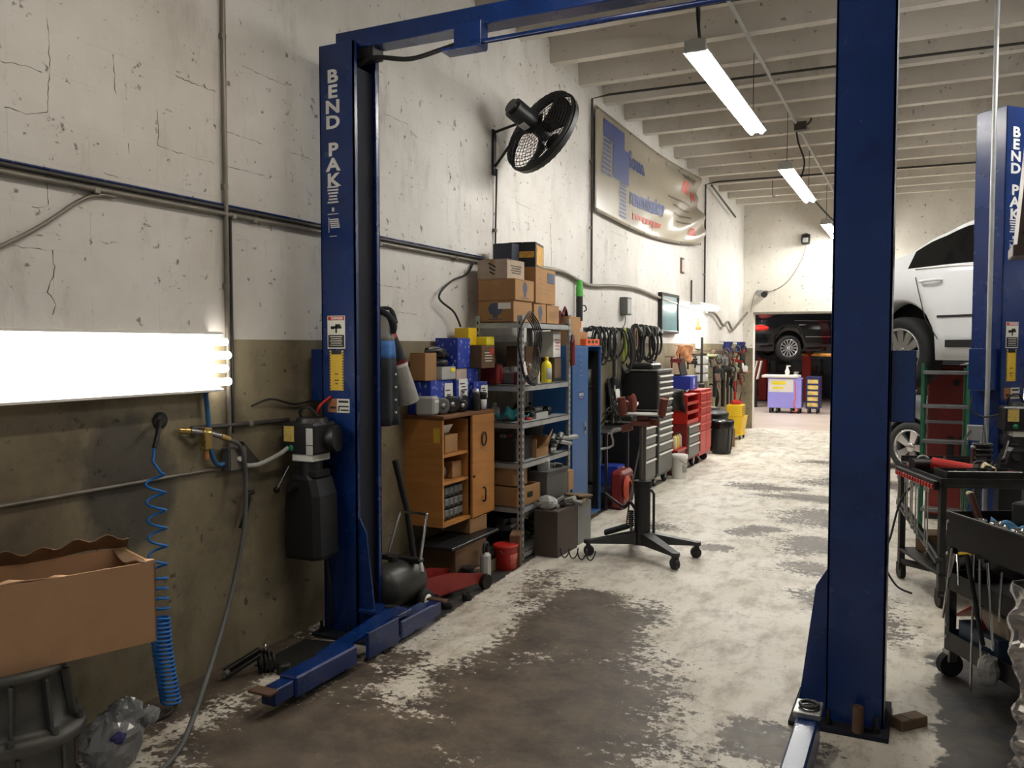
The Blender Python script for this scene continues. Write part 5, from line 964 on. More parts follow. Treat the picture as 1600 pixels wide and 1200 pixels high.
for i, (y, m, l, ln) in enumerate(((9.72, 'oldwood', 'tan leather belt loop among the black belts', .12), (9.3, mat('lime', (150, 160, 60), .6), 'yellow green strap hanging among the black belts', .2))):
    o = MB().tube([(0, .05 * math.sin(a * .3142), .018 - ln + ln * math.cos(a * .3142)) for a in range(20)], .014, 6, True).build('strap', m); tag(o, l, 'strap'); o.location = (-3.06, y, 1.828)
mb = MB()
for k in range(7): mb.tube(smoothp([(random.uniform(-.02, .04), -.5 + k * .16, -.0), (random.uniform(0, .05), -.4 + k * .15, -.08), (.0, -.35 + k * .16, -.03)], 4), .05 - .003 * k, 7)
one('hose_pile', 'heap of black rubber hoses draped over the belt bar', 'hoses', mb, 'black', (-3.08, 10.25, 1.88))
for i, (y, l, z0_) in enumerate(((9.05, 'long black tool hanging below the belts', 1.18), (9.2, 'grey wire bundle hanging below the belts', 1.2))):
    mb = MB()
    if i == 0: mb.cyl((0, 0, .1), (0, 0, .6), .02, n=8).cb((0, 0, .06), (.05, .08, .12), 0, .01)
    else:
        for k in range(5): mb.tube(smoothp([(0, .02 * k - .04, .63), (.02, .03 * k - .08, .35), (0, .03 * k - .06, .02 + .04 * (k % 2))], 5), .004, 5)
    one('hanging_tool', l, 'tool', mb, 'black' if i == 0 else 'conduit', (-3.1, y, z0_))
t = T('wall_frame', 'dark framed bluish glass panel on the white wall', 'frame', (-3.2, 11.13, 1.82)); 
for a in ((0, .06, 0, .04, 0, .55), (0, .06, .86, .9, 0, .55), (0, .06, .04, .86, 0, .035), (0, .06, .04, .86, .515, .55)): MB().box(*a, .004).build('frame_side', 'black', t)
MB().box(0, .04, .04, .86, .035, .515).build('glass', mat('glass_teal', (128, 156, 160), .12, 0, .12, 2), t)
t = T('thermometer', 'small narrow thermometer plate on the white wall', 'thermometer', (-3.2, 12.35, 2.72)); MB().box(0, .03, -.07, .07, -.01, .22, .006).build('plate', 'oldwood', t); MB().box(.03, .033, -.05, .05, .02, .19).build('scale', 'paper', t)
MB().cyl((.035, 0, .03), (.035, 0, .18), .004, n=6).build('tube', 'red', t)
t = T('switch_box', 'grey electrical switch box with a hanging cord below the cable loom', 'switch box', (-3.2, 9.62, 2.1)); MB().box(0, .09, -.09, .09, -.09, .12, .006).build('box', 'mid_grey', t); MB().box(.09, .095, -.07, .07, -.07, .1).build('cover', 'pale_grey', t); MB().tube(smoothp([(.04, 0, -.09), (.05, -.05, -.2), (.04, -.25, -.3)]), .005).build('cord', 'cable', t)
t = T('work_light', 'green and black trouble light hanging on the pipe above the lockers', 'work light', (-3.13, 8.05, 1.95)); MB().cyl((0, 0, -.05), (0, 0, .28), .035, n=12).build('body', 'black', t); MB().cyl((0, 0, .2), (0, 0, .36), .04, .03, 12).build('head', mat('lgreen', (70, 160, 60), .5), t); MB().tube(smoothp([(0, .03, .1), (.02, .1, .11), (.02, .14, .07), (.01, .1, .05)]), .007).build('hook', 'black', t); MB().cyl((0, 0, -.12), (0, 0, -.05), .02, n=10).build('plug', 'orange', t)
# second wall fluorescent with its pole
t = T('wall_light', 'small lit fluorescent lamp on a wall pole past the glass frame', 'wall light', (-2.98, 12.3, 2.24)); MB().prism([(-.1, 0), (.1, 0), (.06, .05), (-.06, .05)], 0, 1.35, Matrix(((1, 0, 0, 0), (0, 0, 1, 0), (0, 1, 0, 0), (0, 0, 0, 1)))).build('housing', 'white_paint', t)
for k in (-1, 1): MB().cyl((.04 * k, .03, -.02), (.04 * k, 1.32, -.02), .018, n=10).build('tube', 'tube_bright', t)
MB().box(-.22, -.02, .62, .68, .03, .07, .003).build('bracket', 'conduit', t)
# corner tools
random.seed(71)
t = T('pegboard', 'narrow wooden rail on the olive wall carrying hand tools near the corner', 'tool rail', (-3.2, 12.9, 1.55)); MB().box(0, .03, 0, 4.1, -.03, .03, .003).build('rail', 'oldwood', t)
for k in range(14): MB().cyl((.03, .2 + .28 * k, 0), (.08, .2 + .28 * k, .015), .006, n=6).build('peg', 'steel', t)
def hang(label, y, m, ln, shape, x=-3.06, z=1.54, cat='tool', sc=1):
    mb = MB()
    if shape == 'gun': mb.cyl((0, 0, -ln), (0, 0, 0), .035, n=10).cb((.02, .05, -.06), (.05, .14, .06), 0, .012).cb((.02, .12, -.12), (.04, .05, .16), 0, .012)
    elif shape == 'bar': mb.cyl((0, 0, -ln), (0, 0, 0), .022, n=8).cb((0, 0, -ln), (.05, .09, .07), 0, .012)
    elif shape == 'hose': 
        for k in range(4): mb.tube([(.01 * k, .1 * math.sin(a * .3142) * (1 + .1 * k), -ln / 2 + ln / 2 * math.cos(a * .3142)) for a in range(20)], .014, 6, True)
    elif shape == 'clamp': mb.cyl((0, -.04, -ln), (0, -.04, 0), .014, n=8).cb((0, .02, -.05), (.04, .16, .04), 0, .008).cb((0, .02, -ln + .1), (.04, .16, .05), 0, .008).cyl((0, .07, -ln + .02), (0, .07, -ln + .2), .012, n=8)
    elif shape == 'paint': mb.sheet(lambda u, v: (.03 * math.sin(u * 9 + v * 5), -.13 + .28 * (u - .5) * (1 - .6 * (v - .4) ** 2) + .14 + .02 * math.sin(v * 11), -ln * v + .05 * math.sin(u * 3) * v), 12, 10, .012)
    if sc != 1: mb.v = [(a * sc, b * sc, c_ * sc) for a, b, c_ in mb.v]
    wd = x + 3.2; mb.cyl((0, 0, -.01), (-.5 * wd, -.866 * wd, -.005), .005, n=6)
    return one('hanging_tool', label, cat, mb, m, (x, y, z), R(-60))
hang('black upright tool rail hung left of the corner tools', 13.1, 'black', .75, 'bar', z=1.78); hang('orange topped tester above the black upright tool', 12.85, 'orange', .14, 'bar', z=2.06); hang('copper coloured paper sheet pinned under the frame', 12.0, mat('copper', (196, 138, 96), .4, 0, .2), .32, 'paint', z=1.66, cat='sheet', sc=.85)
hang('red jack stand bracket left of the copper sheet', 11.5, 'red_dark', .16, 'clamp', z=1.5); hang('dark scissor jack under the copper sheet', 12.4, 'grease', .2, 'clamp', z=1.5)
hang('pale green long clamp on the tool rail', 13.7, mat('palegreen', (130, 134, 104), .6, 0, .2), 1.0, 'clamp'); hang('black air ratchet on the tool rail', 14.05, 'black', .5, 'gun', z=1.3); hang('grey impact gun on the tool rail', 14.4, 'mid_grey', .45, 'gun', z=1.5); hang('black hose loops low on the tool rail', 14.3, 'rubber', .45, 'hose', x=-3.185, z=1.0)
hang('navy blue cloth bundle on the tool rail', 15.0, mat('navy', (28, 40, 96), .8), .34, 'paint', z=1.72, cat='cloth', sc=.62); hang('second blue cloth bundle by the pillar', 16.2, 'navy', .34, 'paint', z=1.72, cat='cloth', sc=.62); hang('long grey pry bar below the blue cloth', 15.1, 'dark_steel', 1.0, 'bar', z=1.4); hang('long dark pipe leaning by the grey pry bar', 15.4, 'mid_grey', 1.1, 'bar', z=1.2); hang('red bolt cutter near the pillar', 16.0, 'red', .95, 'clamp', z=1.4); hang('red folded lever beside the bolt cutter', 15.75, 'red', .7, 'bar', z=1.1); hang('black pulley puller on the tool rail', 14.7, 'grease', .7, 'gun', z=1.3)
t = T('plank_shelf', 'brown wall shelf with white bottles beside the corner pillar', 'shelf', (-3.2, 16.6, 1.12)); MB().box(0, .24, -.35, .35, 0, .03, .004).build('board', 'wood_dark', t); MB().box(0, .03, -.3, .3, -.22, 0).build('back_board', 'wood_dark', t)
for i, y in enumerate((16.4, 16.6, 16.8)): bottle(('left', 'middle', 'right')[i] + ' small white bottle on the brown wall shelf', (-3.06, y, 1.151), .035, .2 - .04 * i, 'paper', 'paper', group='bottles by the pillar')
one('parcel_shelf_box', 'white and pink carton pinned on the wall left of the tool rail', 'carton', MB().box(0, .05, -.14, .14, 0, .26, .006), 'paper', (-3.2, 13.4, 1.6))
for i in range(3): carton(('topmost', 'middle', 'lowest')[i] + ' small parts drawer box fixed on the wall right of the black upright tool', -3.2, -3.08, 13.28, 13.62, 1.36 - .14 * i, 'pale_grey', 0, [('x', 'label', 'paper')], False, 'drawer_box', .12, 'drawer boxes on the wall')
t = T('wavy_cable', 'wavy grey cable strung from the wall lamp to the corner pillar', 'cable'); MB().tube(smoothp([(-3.12, 13.7, 2.2), (-3.15, 14.3, 2.2), (-3.15, 14.7, 2.12), (-3.15, 15.1, 2.0), (-3.15, 15.5, 2.08), (-3.15, 15.9, 1.95), (-3.15, 16.4, 2.05), (-3.1, 17.1, 2.3)]), .022).build('pipe', 'conduit', t)
# transmission jack in the aisle
t = T('transmission_jack', 'tall black transmission jack on four casters in the aisle', 'transmission jack', (-1.93, 6.33, 0), R(0))
for a in (R(200), R(-38), R(22), R(115)):
    M = Matrix.Rotation(a, 4, 'Z'); l = .42; vs = [(.05, -.05, .11), (.05, .05, .11), (l, .03, .1), (l, -.03, .1), (.05, -.05, .2), (.05, .05, .2), (l, .03, .125), (l, -.03, .125)]
    lg = MB(M).add(vs, [(3, 2, 1, 0), (4, 5, 6, 7), (0, 1, 5, 4), (1, 2, 6, 5), (2, 3, 7, 6), (3, 0, 4, 7)]).build('leg', 'dark_steel', t)
    MB(M).cyl((l, 0, .1), (l, 0, .127), .035, n=14).build('leg_end', 'dark_steel', lg); MB(M).cyl((l - .005, -.018, .042), (l - .005, .018, .042), .042, n=16).cb((l, 0, .075), (.035, .05, .05), 0, .004).build('caster', 'black', lg)
MB().cyl((0, 0, .1), (0, 0, .56), .062, n=20).build('cylinder', 'black_plastic', t); MB().cyl((0, 0, .55), (0, 0, .6), .07, n=20).build('collar', 'black', t); MB().cyl((0, 0, .6), (0, 0, 1.04), .027, n=16).build('ram', mat('ram', (120, 120, 118), .25, .8), t)
MB().tube([(.085, .02, .17), (.085, .02, .5), (.06, .02, .53)], .011, 8).build('guide_rod', 'black', t)
MB().cb((-.2, .02, .2), (.24, .1, .03), R(20), .01, ry=R(-18)).build('foot_pedal', 'black', t)
MB().tube(smoothp([(-.05, 0, .36), (-.1, 0, .42), (-.15, 0, .38), (-.24, .02, .42), (-.32, .03, .47)]), .013, 8).build('pump_lever', 'black', t)
for k in range(8): MB().tube([(-.09 + .024 * math.cos(a * .6283), .0 + .024 * math.sin(a * .6283), .24 + .016 * k) for a in range(10)], .004, 5, True).build('pump_spring', 'black', t)
MB().cyl((-.09, 0, .18), (-.09, 0, .36), .012, n=8).build('pump_rod', 'steel', t); MB().tube(smoothp([(-.02, .05, .95), (-.08, .08, .7), (-.12, .06, .45), (-.14, .02, .2)]), .007).build('chain', 'conduit', t)
mat('oxide', (112, 58, 46), .45, .3, .25, 9); hd = MB().box(-.08, .08, -.07, .07, 1.03, 1.07, .006).build('head_plate', 'oxide', t); MB().prism([(-.13, -.1), (.16, -.12), (.14, .1), (.02, .13), (-.14, .08)], 1.115, 1.125).build('saddle_plate', 'pale_grey', hd)
for x, y, a in ((-.13, -.08, .3), (.17, -.08, -.4), (.12, .1, 1.0), (-.12, .1, 2.0)): MB().cb((x, y, 1.165), (.06, .018, .13), a, .012, ry=.2).cyl((x, y, 1.12), (x * 1.15, y * 1.2, 1.25), .03, .034, 10).build('support_bracket', 'oxide', t)
MB().cyl((-.16, -.03, 1.0), (-.08, -.02, 1.02), .028, n=12).cyl((.06, -.02, 1.06), (.13, -.05, 1.06), .026, n=12).build('adjuster', 'oxide', t); MB().tube(smoothp([(-.16, -.03, 1.0), (-.24, -.05, .98), (-.23, -.04, .87), (-.31, -.1, .84)], 3), .009, 8).build('crank', 'pale_grey', t)
MB().cb((0, 0, 1.09), (.09, .09, .05), .3, .01).build('tilt_block', 'oxide', t)
t = T('coiled_cord', 'short loose coil of black hose on the floor beside the transmission jack', 'hose', (-2.36, 6.03, 0)); MB().tube([(-.15 + .0062 * k, .04 * math.cos(k * .55), .046 + .04 * math.sin(k * .55)) for k in range(48)], .0055, 6).build('coil', 'black', t)

random.seed(77); t = T('tool_cluster', 'dense cluster of dark pullers, clamps and hoses hanging near the corner pillar', 'tools', (-3.2, 13.75, .75))
for k in range(34):
    y = random.uniform(0, 2.6); x = random.uniform(.10, .24); z_ = random.uniform(.25, .85); l_ = random.uniform(.12, .4); q = random.random(); mb = MB()
    if q < .4: mb.cyl((x, y, z_ - l_), (x + random.uniform(-.05, .05), y, z_), random.uniform(.008, .02), n=7).cb((x, y, z_), (.07, .05, .05), random.uniform(0, 3), .01)
    elif q < .7: mb.tube([(x + .05 * math.cos(a * .6283), y + .01 * a, z_ + .06 * math.sin(a * .6283)) for a in range(10)], random.uniform(.008, .018), 6, True)
    else: mb.cb((x, y, z_), (.09, .06, .14), random.uniform(0, 3), .015, random.uniform(-.5, .5)).cyl((x, y, z_), (x + .05, y, z_ - .16), .02, n=8)
    mb.cyl((0, y, z_ + .01), (x, y, z_), .005, n=5); mb.build('tool', random.choice(('grease', 'black', 'dark_steel', 'rust', 'mid_grey', 'palegreen', 'red_dark')), t)
# ================================================================ FAN, BANNER, CEILING RUNS
c = Vector((-2.80, 6.35, 3.38)); n = Vector((.40, .80, -.44)).normalized()
t = T('wall_fan', 'large black wall mounted fan tilted down into the shop', 'fan', c); t.rotation_mode = 'QUATERNION'; t.rotation_quaternion = n.to_track_quat('Z', 'Y')
Rf = .36; cg = MB()
for k in range(1, 15):
    r_ = Rf * k / 14.5; zb = -.13 + .08 * (k / 14) ** 2; zf = .13 - .08 * (k / 14) ** 2
    for z_ in (zb, zf): cg.tube([(r_ * math.cos(a * .2094), r_ * math.sin(a * .2094), z_) for a in range(30)], .0022, 4, True)
for a in range(36):
    q = a * 2 * math.pi / 36
    for s in (-1, 1): cg.tube([(r_ * math.cos(q + .5 * (r_ / Rf)), r_ * math.sin(q + .5 * (r_ / Rf)), s * (.13 - .08 * (r_ / Rf) ** 2)) for r_ in (.06, .15, .24, .32, .355)], .0018, 4, caps=False)
cg.build('cage', 'black', t)
MB().tube([(Rf * math.cos(a * .1571), Rf * math.sin(a * .1571), 0) for a in range(40)], .011, 6, True).build('rim', 'black', t)
MB().lathe([(Rf * .995, -.045), (Rf * 1.0, -.045), (Rf * 1.0, .045), (Rf * .995, .045)], 48, caps=False).build('rim_band', 'black', t)
for k in range(3):
    M = Matrix.Rotation(k * 2.094 + .35, 4, 'Z'); MB(M).sheet(lambda u, v: ((.05 + .27 * u) * math.cos((v - .5) * 1.25 * (.6 + .4 * u)), (.05 + .27 * u) * math.sin((v - .5) * 1.25 * (.6 + .4 * u)), (v - .5) * .10), 10, 8, .004).build('blade', 'black', t)
MB().cyl((0, 0, -.06), (0, 0, .06), .055, n=18).build('hub', 'black', t)
m_ = MB().cyl((0, 0, -.33), (0, 0, -.1), .085, n=20).cyl((0, 0, -.36), (0, 0, -.33), .06, n=18).build('motor', 'black_plastic', t); mb = MB(); mb.sheet(lambda u, v: (.0865 * math.cos(-2.2 + u * .9), .0865 * math.sin(-2.2 + u * .9), -.22 + .07 * v), 6, 2, .001); mb.build('rating_plate', 'pale_grey', m_)
MB().cyl((0, 0, .125), (0, 0, .135), .07, n=18).build('badge', 'black', t)
t = T('fan_bracket', 'black triangular steel bracket holding the wall fan', 'bracket', (0, 0, 0)); me = c - n * .2
MB().box(-3.2, -3.18, 6.235, 6.285, 3.05, 3.42, .003).build('wall_plate', 'black', t); MB().tube([(-3.18, 6.26, 3.40), tuple(me + Vector((0, 0, -.03)))], .012, 8).build('top_arm', 'black', t); MB().tube([(-3.18, 6.26, 3.12), tuple(me + Vector((0, 0, -.05)))], .012, 8).build('brace', 'black', t)
pipe('cable', 'black fan cord running down the white wall to the cartons', 'cable', [(-3.17, 6.27, 3.1), (-3.18, 6.27, 2.7), (-3.18, 6.26, 2.34)], .008, 'cable', [(-3.18, 6.26, 2.6)])
# banner
def cloth(u, v):
    y = 8.55 + 4.65 * u; zt = 4.2 + .04 * u - .05 * math.sin(math.pi * u); zb = 3.09 + .12 * u - .10 * math.sin(math.pi * u); z = zb + (zt - zb) * v
    f = max(0, u - .22) / .78; fold = .075 * f * math.sin(9 * u + 5.5 * (1 - v)) + .085 * f * math.sin(7 * (1 - v) + 9 * abs(u - .72) + 1) + .03 * math.sin(14 * u - 9 * v) * f + .035 * f * math.sin(17 * (1 - v) * (.4 + u) + 7 * u)
    return (-3.15 + .15 * f * math.sin(math.pi * min(1, v * 1.05)) * math.sin(math.pi * min(1, f * 1.0)) + fold * math.sin(math.pi * min(1, v * 1.1)) ** .5 * (1.0) + .01 * math.sin(u * 8) + .03 * f, y, z)
t = T('banner', 'sagging off white vinyl shop banner with blue lettering high on the wall', 'banner')
mat('vinyl', (150, 142, 126), .30, 0, .10, 3, 0, .25, (128, 116, 98), 3); mat('b_blue', (52, 66, 120), .5, 0, .12); mat('b_red', (176, 82, 70), .5, 0, .15); mat('b_dark', (96, 84, 74), .5)
MB().sheet(cloth, 80, 26, .003).build('sheet', 'vinyl', t)
def onb(poly, m, nm='print', res=1):
    mb = MB(); 
    for p in poly:
        cu = sum(a for a, b in p) / len(p); 
        mb.add([tuple(Vector(cloth(a, b)) + Vector((.006, 0, 0))) for a, b in p], [list(range(len(p)))])
    return mb.build(nm, m, t)
def rect(u0, u1, v0, v1, nu=4, nv=4, sk=0.0): return [[(u0 + (u1 - u0) * i / nu + sk * (v0 + (v1 - v0) * j / nv), v0 + (v1 - v0) * j / nv), (u0 + (u1 - u0) * (i + 1) / nu + sk * (v0 + (v1 - v0) * j / nv), v0 + (v1 - v0) * j / nv), (u0 + (u1 - u0) * (i + 1) / nu + sk * (v0 + (v1 - v0) * (j + 1) / nv), v0 + (v1 - v0) * (j + 1) / nv), (u0 + (u1 - u0) * i / nu + sk * (v0 + (v1 - v0) * (j + 1) / nv), v0 + (v1 - v0) * (j + 1) / nv)] for i in range(nu) for j in range(nv)]
onb(rect(.05, .20, .76, .93), 'b_blue', 'logo'); onb(rect(.115, .235, .42, .76), 'b_blue', 'logo')
st = []
for k in range(8): st += rect(.035 + .004 * (8 - k) * .5, .10, .715 - k * .045, .74 - k * .045, 2, 1)
for k in range(9): st += rect(.165, .215, .385 - k * .04, .405 - k * .04, 2, 1)
onb(st, 'b_blue', 'logo_stripes')
def btext(txt, u, v, size, m, sx=1.0, slope=0, bold=0.0):
    vs, fs = text2d(txt, size, bold); mb = MB(); mb.add([tuple(Vector(cloth(max(.001, min(.999, u + x * sx / 4.65)), max(.0, min(1, v + y / 1.1 + slope * x)))) + Vector((.008, 0, 0))) for x, y in vs], fs); return mb.build('lettering', m, t)
btext('Souso', .30, .70, .27, 'b_blue', .95, 0, .008); btext('ransmission', .37, .33, .27, 'b_blue', .92, 0, .008); btext('Transmission', .80, .88, .17, 'b_dark', 1.0, 0, .006)
onb(rect(.70, .82, .66, .80), 'b_red', 'red_print'); onb(rect(.86, .93, .62, .74), 'b_red', 'red_print'); onb(rect(.80, .88, .12, .22), 'b_red', 'red_print')
st = []
for k in range(9): st += rect(.27 + .028 * k, .288 + .028 * k, .10 + .012 * (k % 3), .17, 1, 1)
onb(st, 'b_red', 'small_red_print'); st = []
for k in range(4): st += rect(.56 + .03 * k, .86 - .02 * k, .52 - .09 * k, .545 - .09 * k, 6, 1)
onb(st, 'b_dark', 'faded_print')
for u in (0.01, .25, .5, .75, .99):
    for v in (0.02, .98): p = cloth(u, v); MB().cyl((p[0] - .015, p[1], p[2]), (p[0] + .006, p[1], p[2]), .012, n=8).build('eyelet', 'conduit_dark', t)
# pipes
pipe('conduit', 'thin dark pipe down the wall at the near end of the banner', 'conduit', [(-3.17, 8.5, 2.3), (-3.17, 8.5, 4.25), (-3.0, 8.55, 4.285), (XR - .02, 8.9, 4.285)], .013, 'conduit_dark', [(-3.18, 8.5, 2.9), (-3.18, 8.5, 3.6)])
pipe('conduit', 'thin dark pipe down the wall at the far end of the banner', 'conduit', [(-3.17, 13.72, 2.26), (-3.17, 13.72, 4.24), (-3.0, 13.8, 4.285), (XR - .02, 14.3, 4.285)], .015, 'conduit_dark', [(-3.18, 13.72, 2.8), (-3.18, 13.72, 3.5)])
pipe('conduit', 'short dark pipe on the wall above the far wall lamp', 'conduit', [(-3.18, 12.9, 2.27), (-3.18, 12.9, 2.65)], .013, 'conduit_dark')
pipe('conduit', 'dark ceiling pipe crossing the ribs before the nearest lamp', 'conduit', [(-3.18, 6.6, 4.285), (XR - .02, 6.9, 4.285)], .012, 'conduit_dark', [(-2.4, 6.62, 4.285)])
pipe('conduit', 'pale conduit running along the ceiling beside the hanging lights', 'conduit', [(-1.36, 1.0, 4.28), (-1.4, 17.1, 4.28)], .016, 'pale_grey', [(-1.4, y, 4.285) for y in (7.1, 8.6, 10.6, 12.2, 14.4)])
pipe('conduit', 'dark pipe on the wall top running from the banner to the back wall', 'conduit', [(-3.1, 13.85, 4.24), (-3.1, 15.8, 4.0)], .018, 'conduit_dark')
pipe('cable', 'black cable dropping from the ceiling to the nearest hanging light', 'cable', [(-1.42, 5.95, 4.3), (-1.44, 5.93, 4.0), (-1.42, 5.95, 3.73)], .012, 'cable', smooth=True)
pipe('cable', 'black cable looping from the ceiling conduit to the middle light', 'cable', [(-1.4, 10.7, 4.27), (-1.38, 10.8, 4.1), (-1.33, 11.0, 3.9), (-1.4, 11.2, 3.73)], .011, 'cable', smooth=True)
pipe('cable', 'black cable slung from the middle light towards the farthest light', 'cable', [(-1.4, 12.35, 3.7), (-1.2, 13.4, 3.5), (-1.0, 14.4, 3.45), (-.8, 15.2, 3.5), (-.6, 15.8, 4.3)], .012, 'cable', smooth=True)
t = T('conduit_box', 'rusty junction box on the pale ceiling conduit', 'junction box', (-1.36, 10.6, 4.24)); MB().box(-.04, .1, -.05, .05, -.05, .05, .006).build('box', 'conduit_dark', t); MB().tube(smoothp([(.08, 0, .0), (.14, .0, .05), (.14, .02, .12)]), .012).build('elbow', 'conduit_dark', t)
for i, (x, y) in enumerate(((-.35, 8.75), (-1.0, 12.8), (-2.2, 14.2))): one('ceiling_hook', ('short hook hanging from the ceiling right of the near post', 'small hook on the ceiling ribs above the middle light', 'small ceiling hook left of the middle light')[i], 'hook', MB().cyl((0, 0, 0), (0, 0, -.24), .006, n=6).tube(smoothp([(0, 0, -.24), (.02, 0, -.27), (.04, 0, -.24)]), .006, 6), 'conduit_dark', (x, y, 4.31))
# back wall fittings
t = T('flood_light', 'small black flood light high on the back wall', 'flood light', (-2.02, 17.2, 3.68)); MB().cb((0, -.12, 0), (.16, .1, .2), 0, .02, rx=R(-25)).build('housing', 'black', t); MB().box(-.03, .03, -.08, 0, .02, .12, .004).build('mount', 'black', t); MB().cb((0, -.18, -.02), (.1, .02, .1), 0, .006, rx=R(-25)).build('lens', 'pale_grey', t)
t = T('security_camera', 'small black security camera over the opening', 'camera', (-2.76, 17.2, 2.66)); MB().cyl((0, -.24, -.02), (0, -.06, .02), .06, .05, 16).build('body', 'black', t); MB().cyl((0, -.08, .0), (-.1, 0, .03), .025, n=10).build('mount', 'pale_grey', t); MB().lathe([(0, 0), (.07, 0), (.07, .02), (0, .02)], 16, Matrix.Translation((-.12, 0, .03)) @ Matrix.Rotation(R(90), 4, 'X')).build('base', 'pale_grey', t)
pipe('cable', 'thin cable sagging across the back wall from the flood light to the camera', 'cable', [(-2.02, 17.17, 3.6), (-2.1, 17.17, 3.3), (-2.35, 17.17, 2.9), (-2.65, 17.17, 2.72), (-2.95, 17.17, 2.7), (-3.05, 17.17, 2.3)], .006, 'conduit', smooth=True)
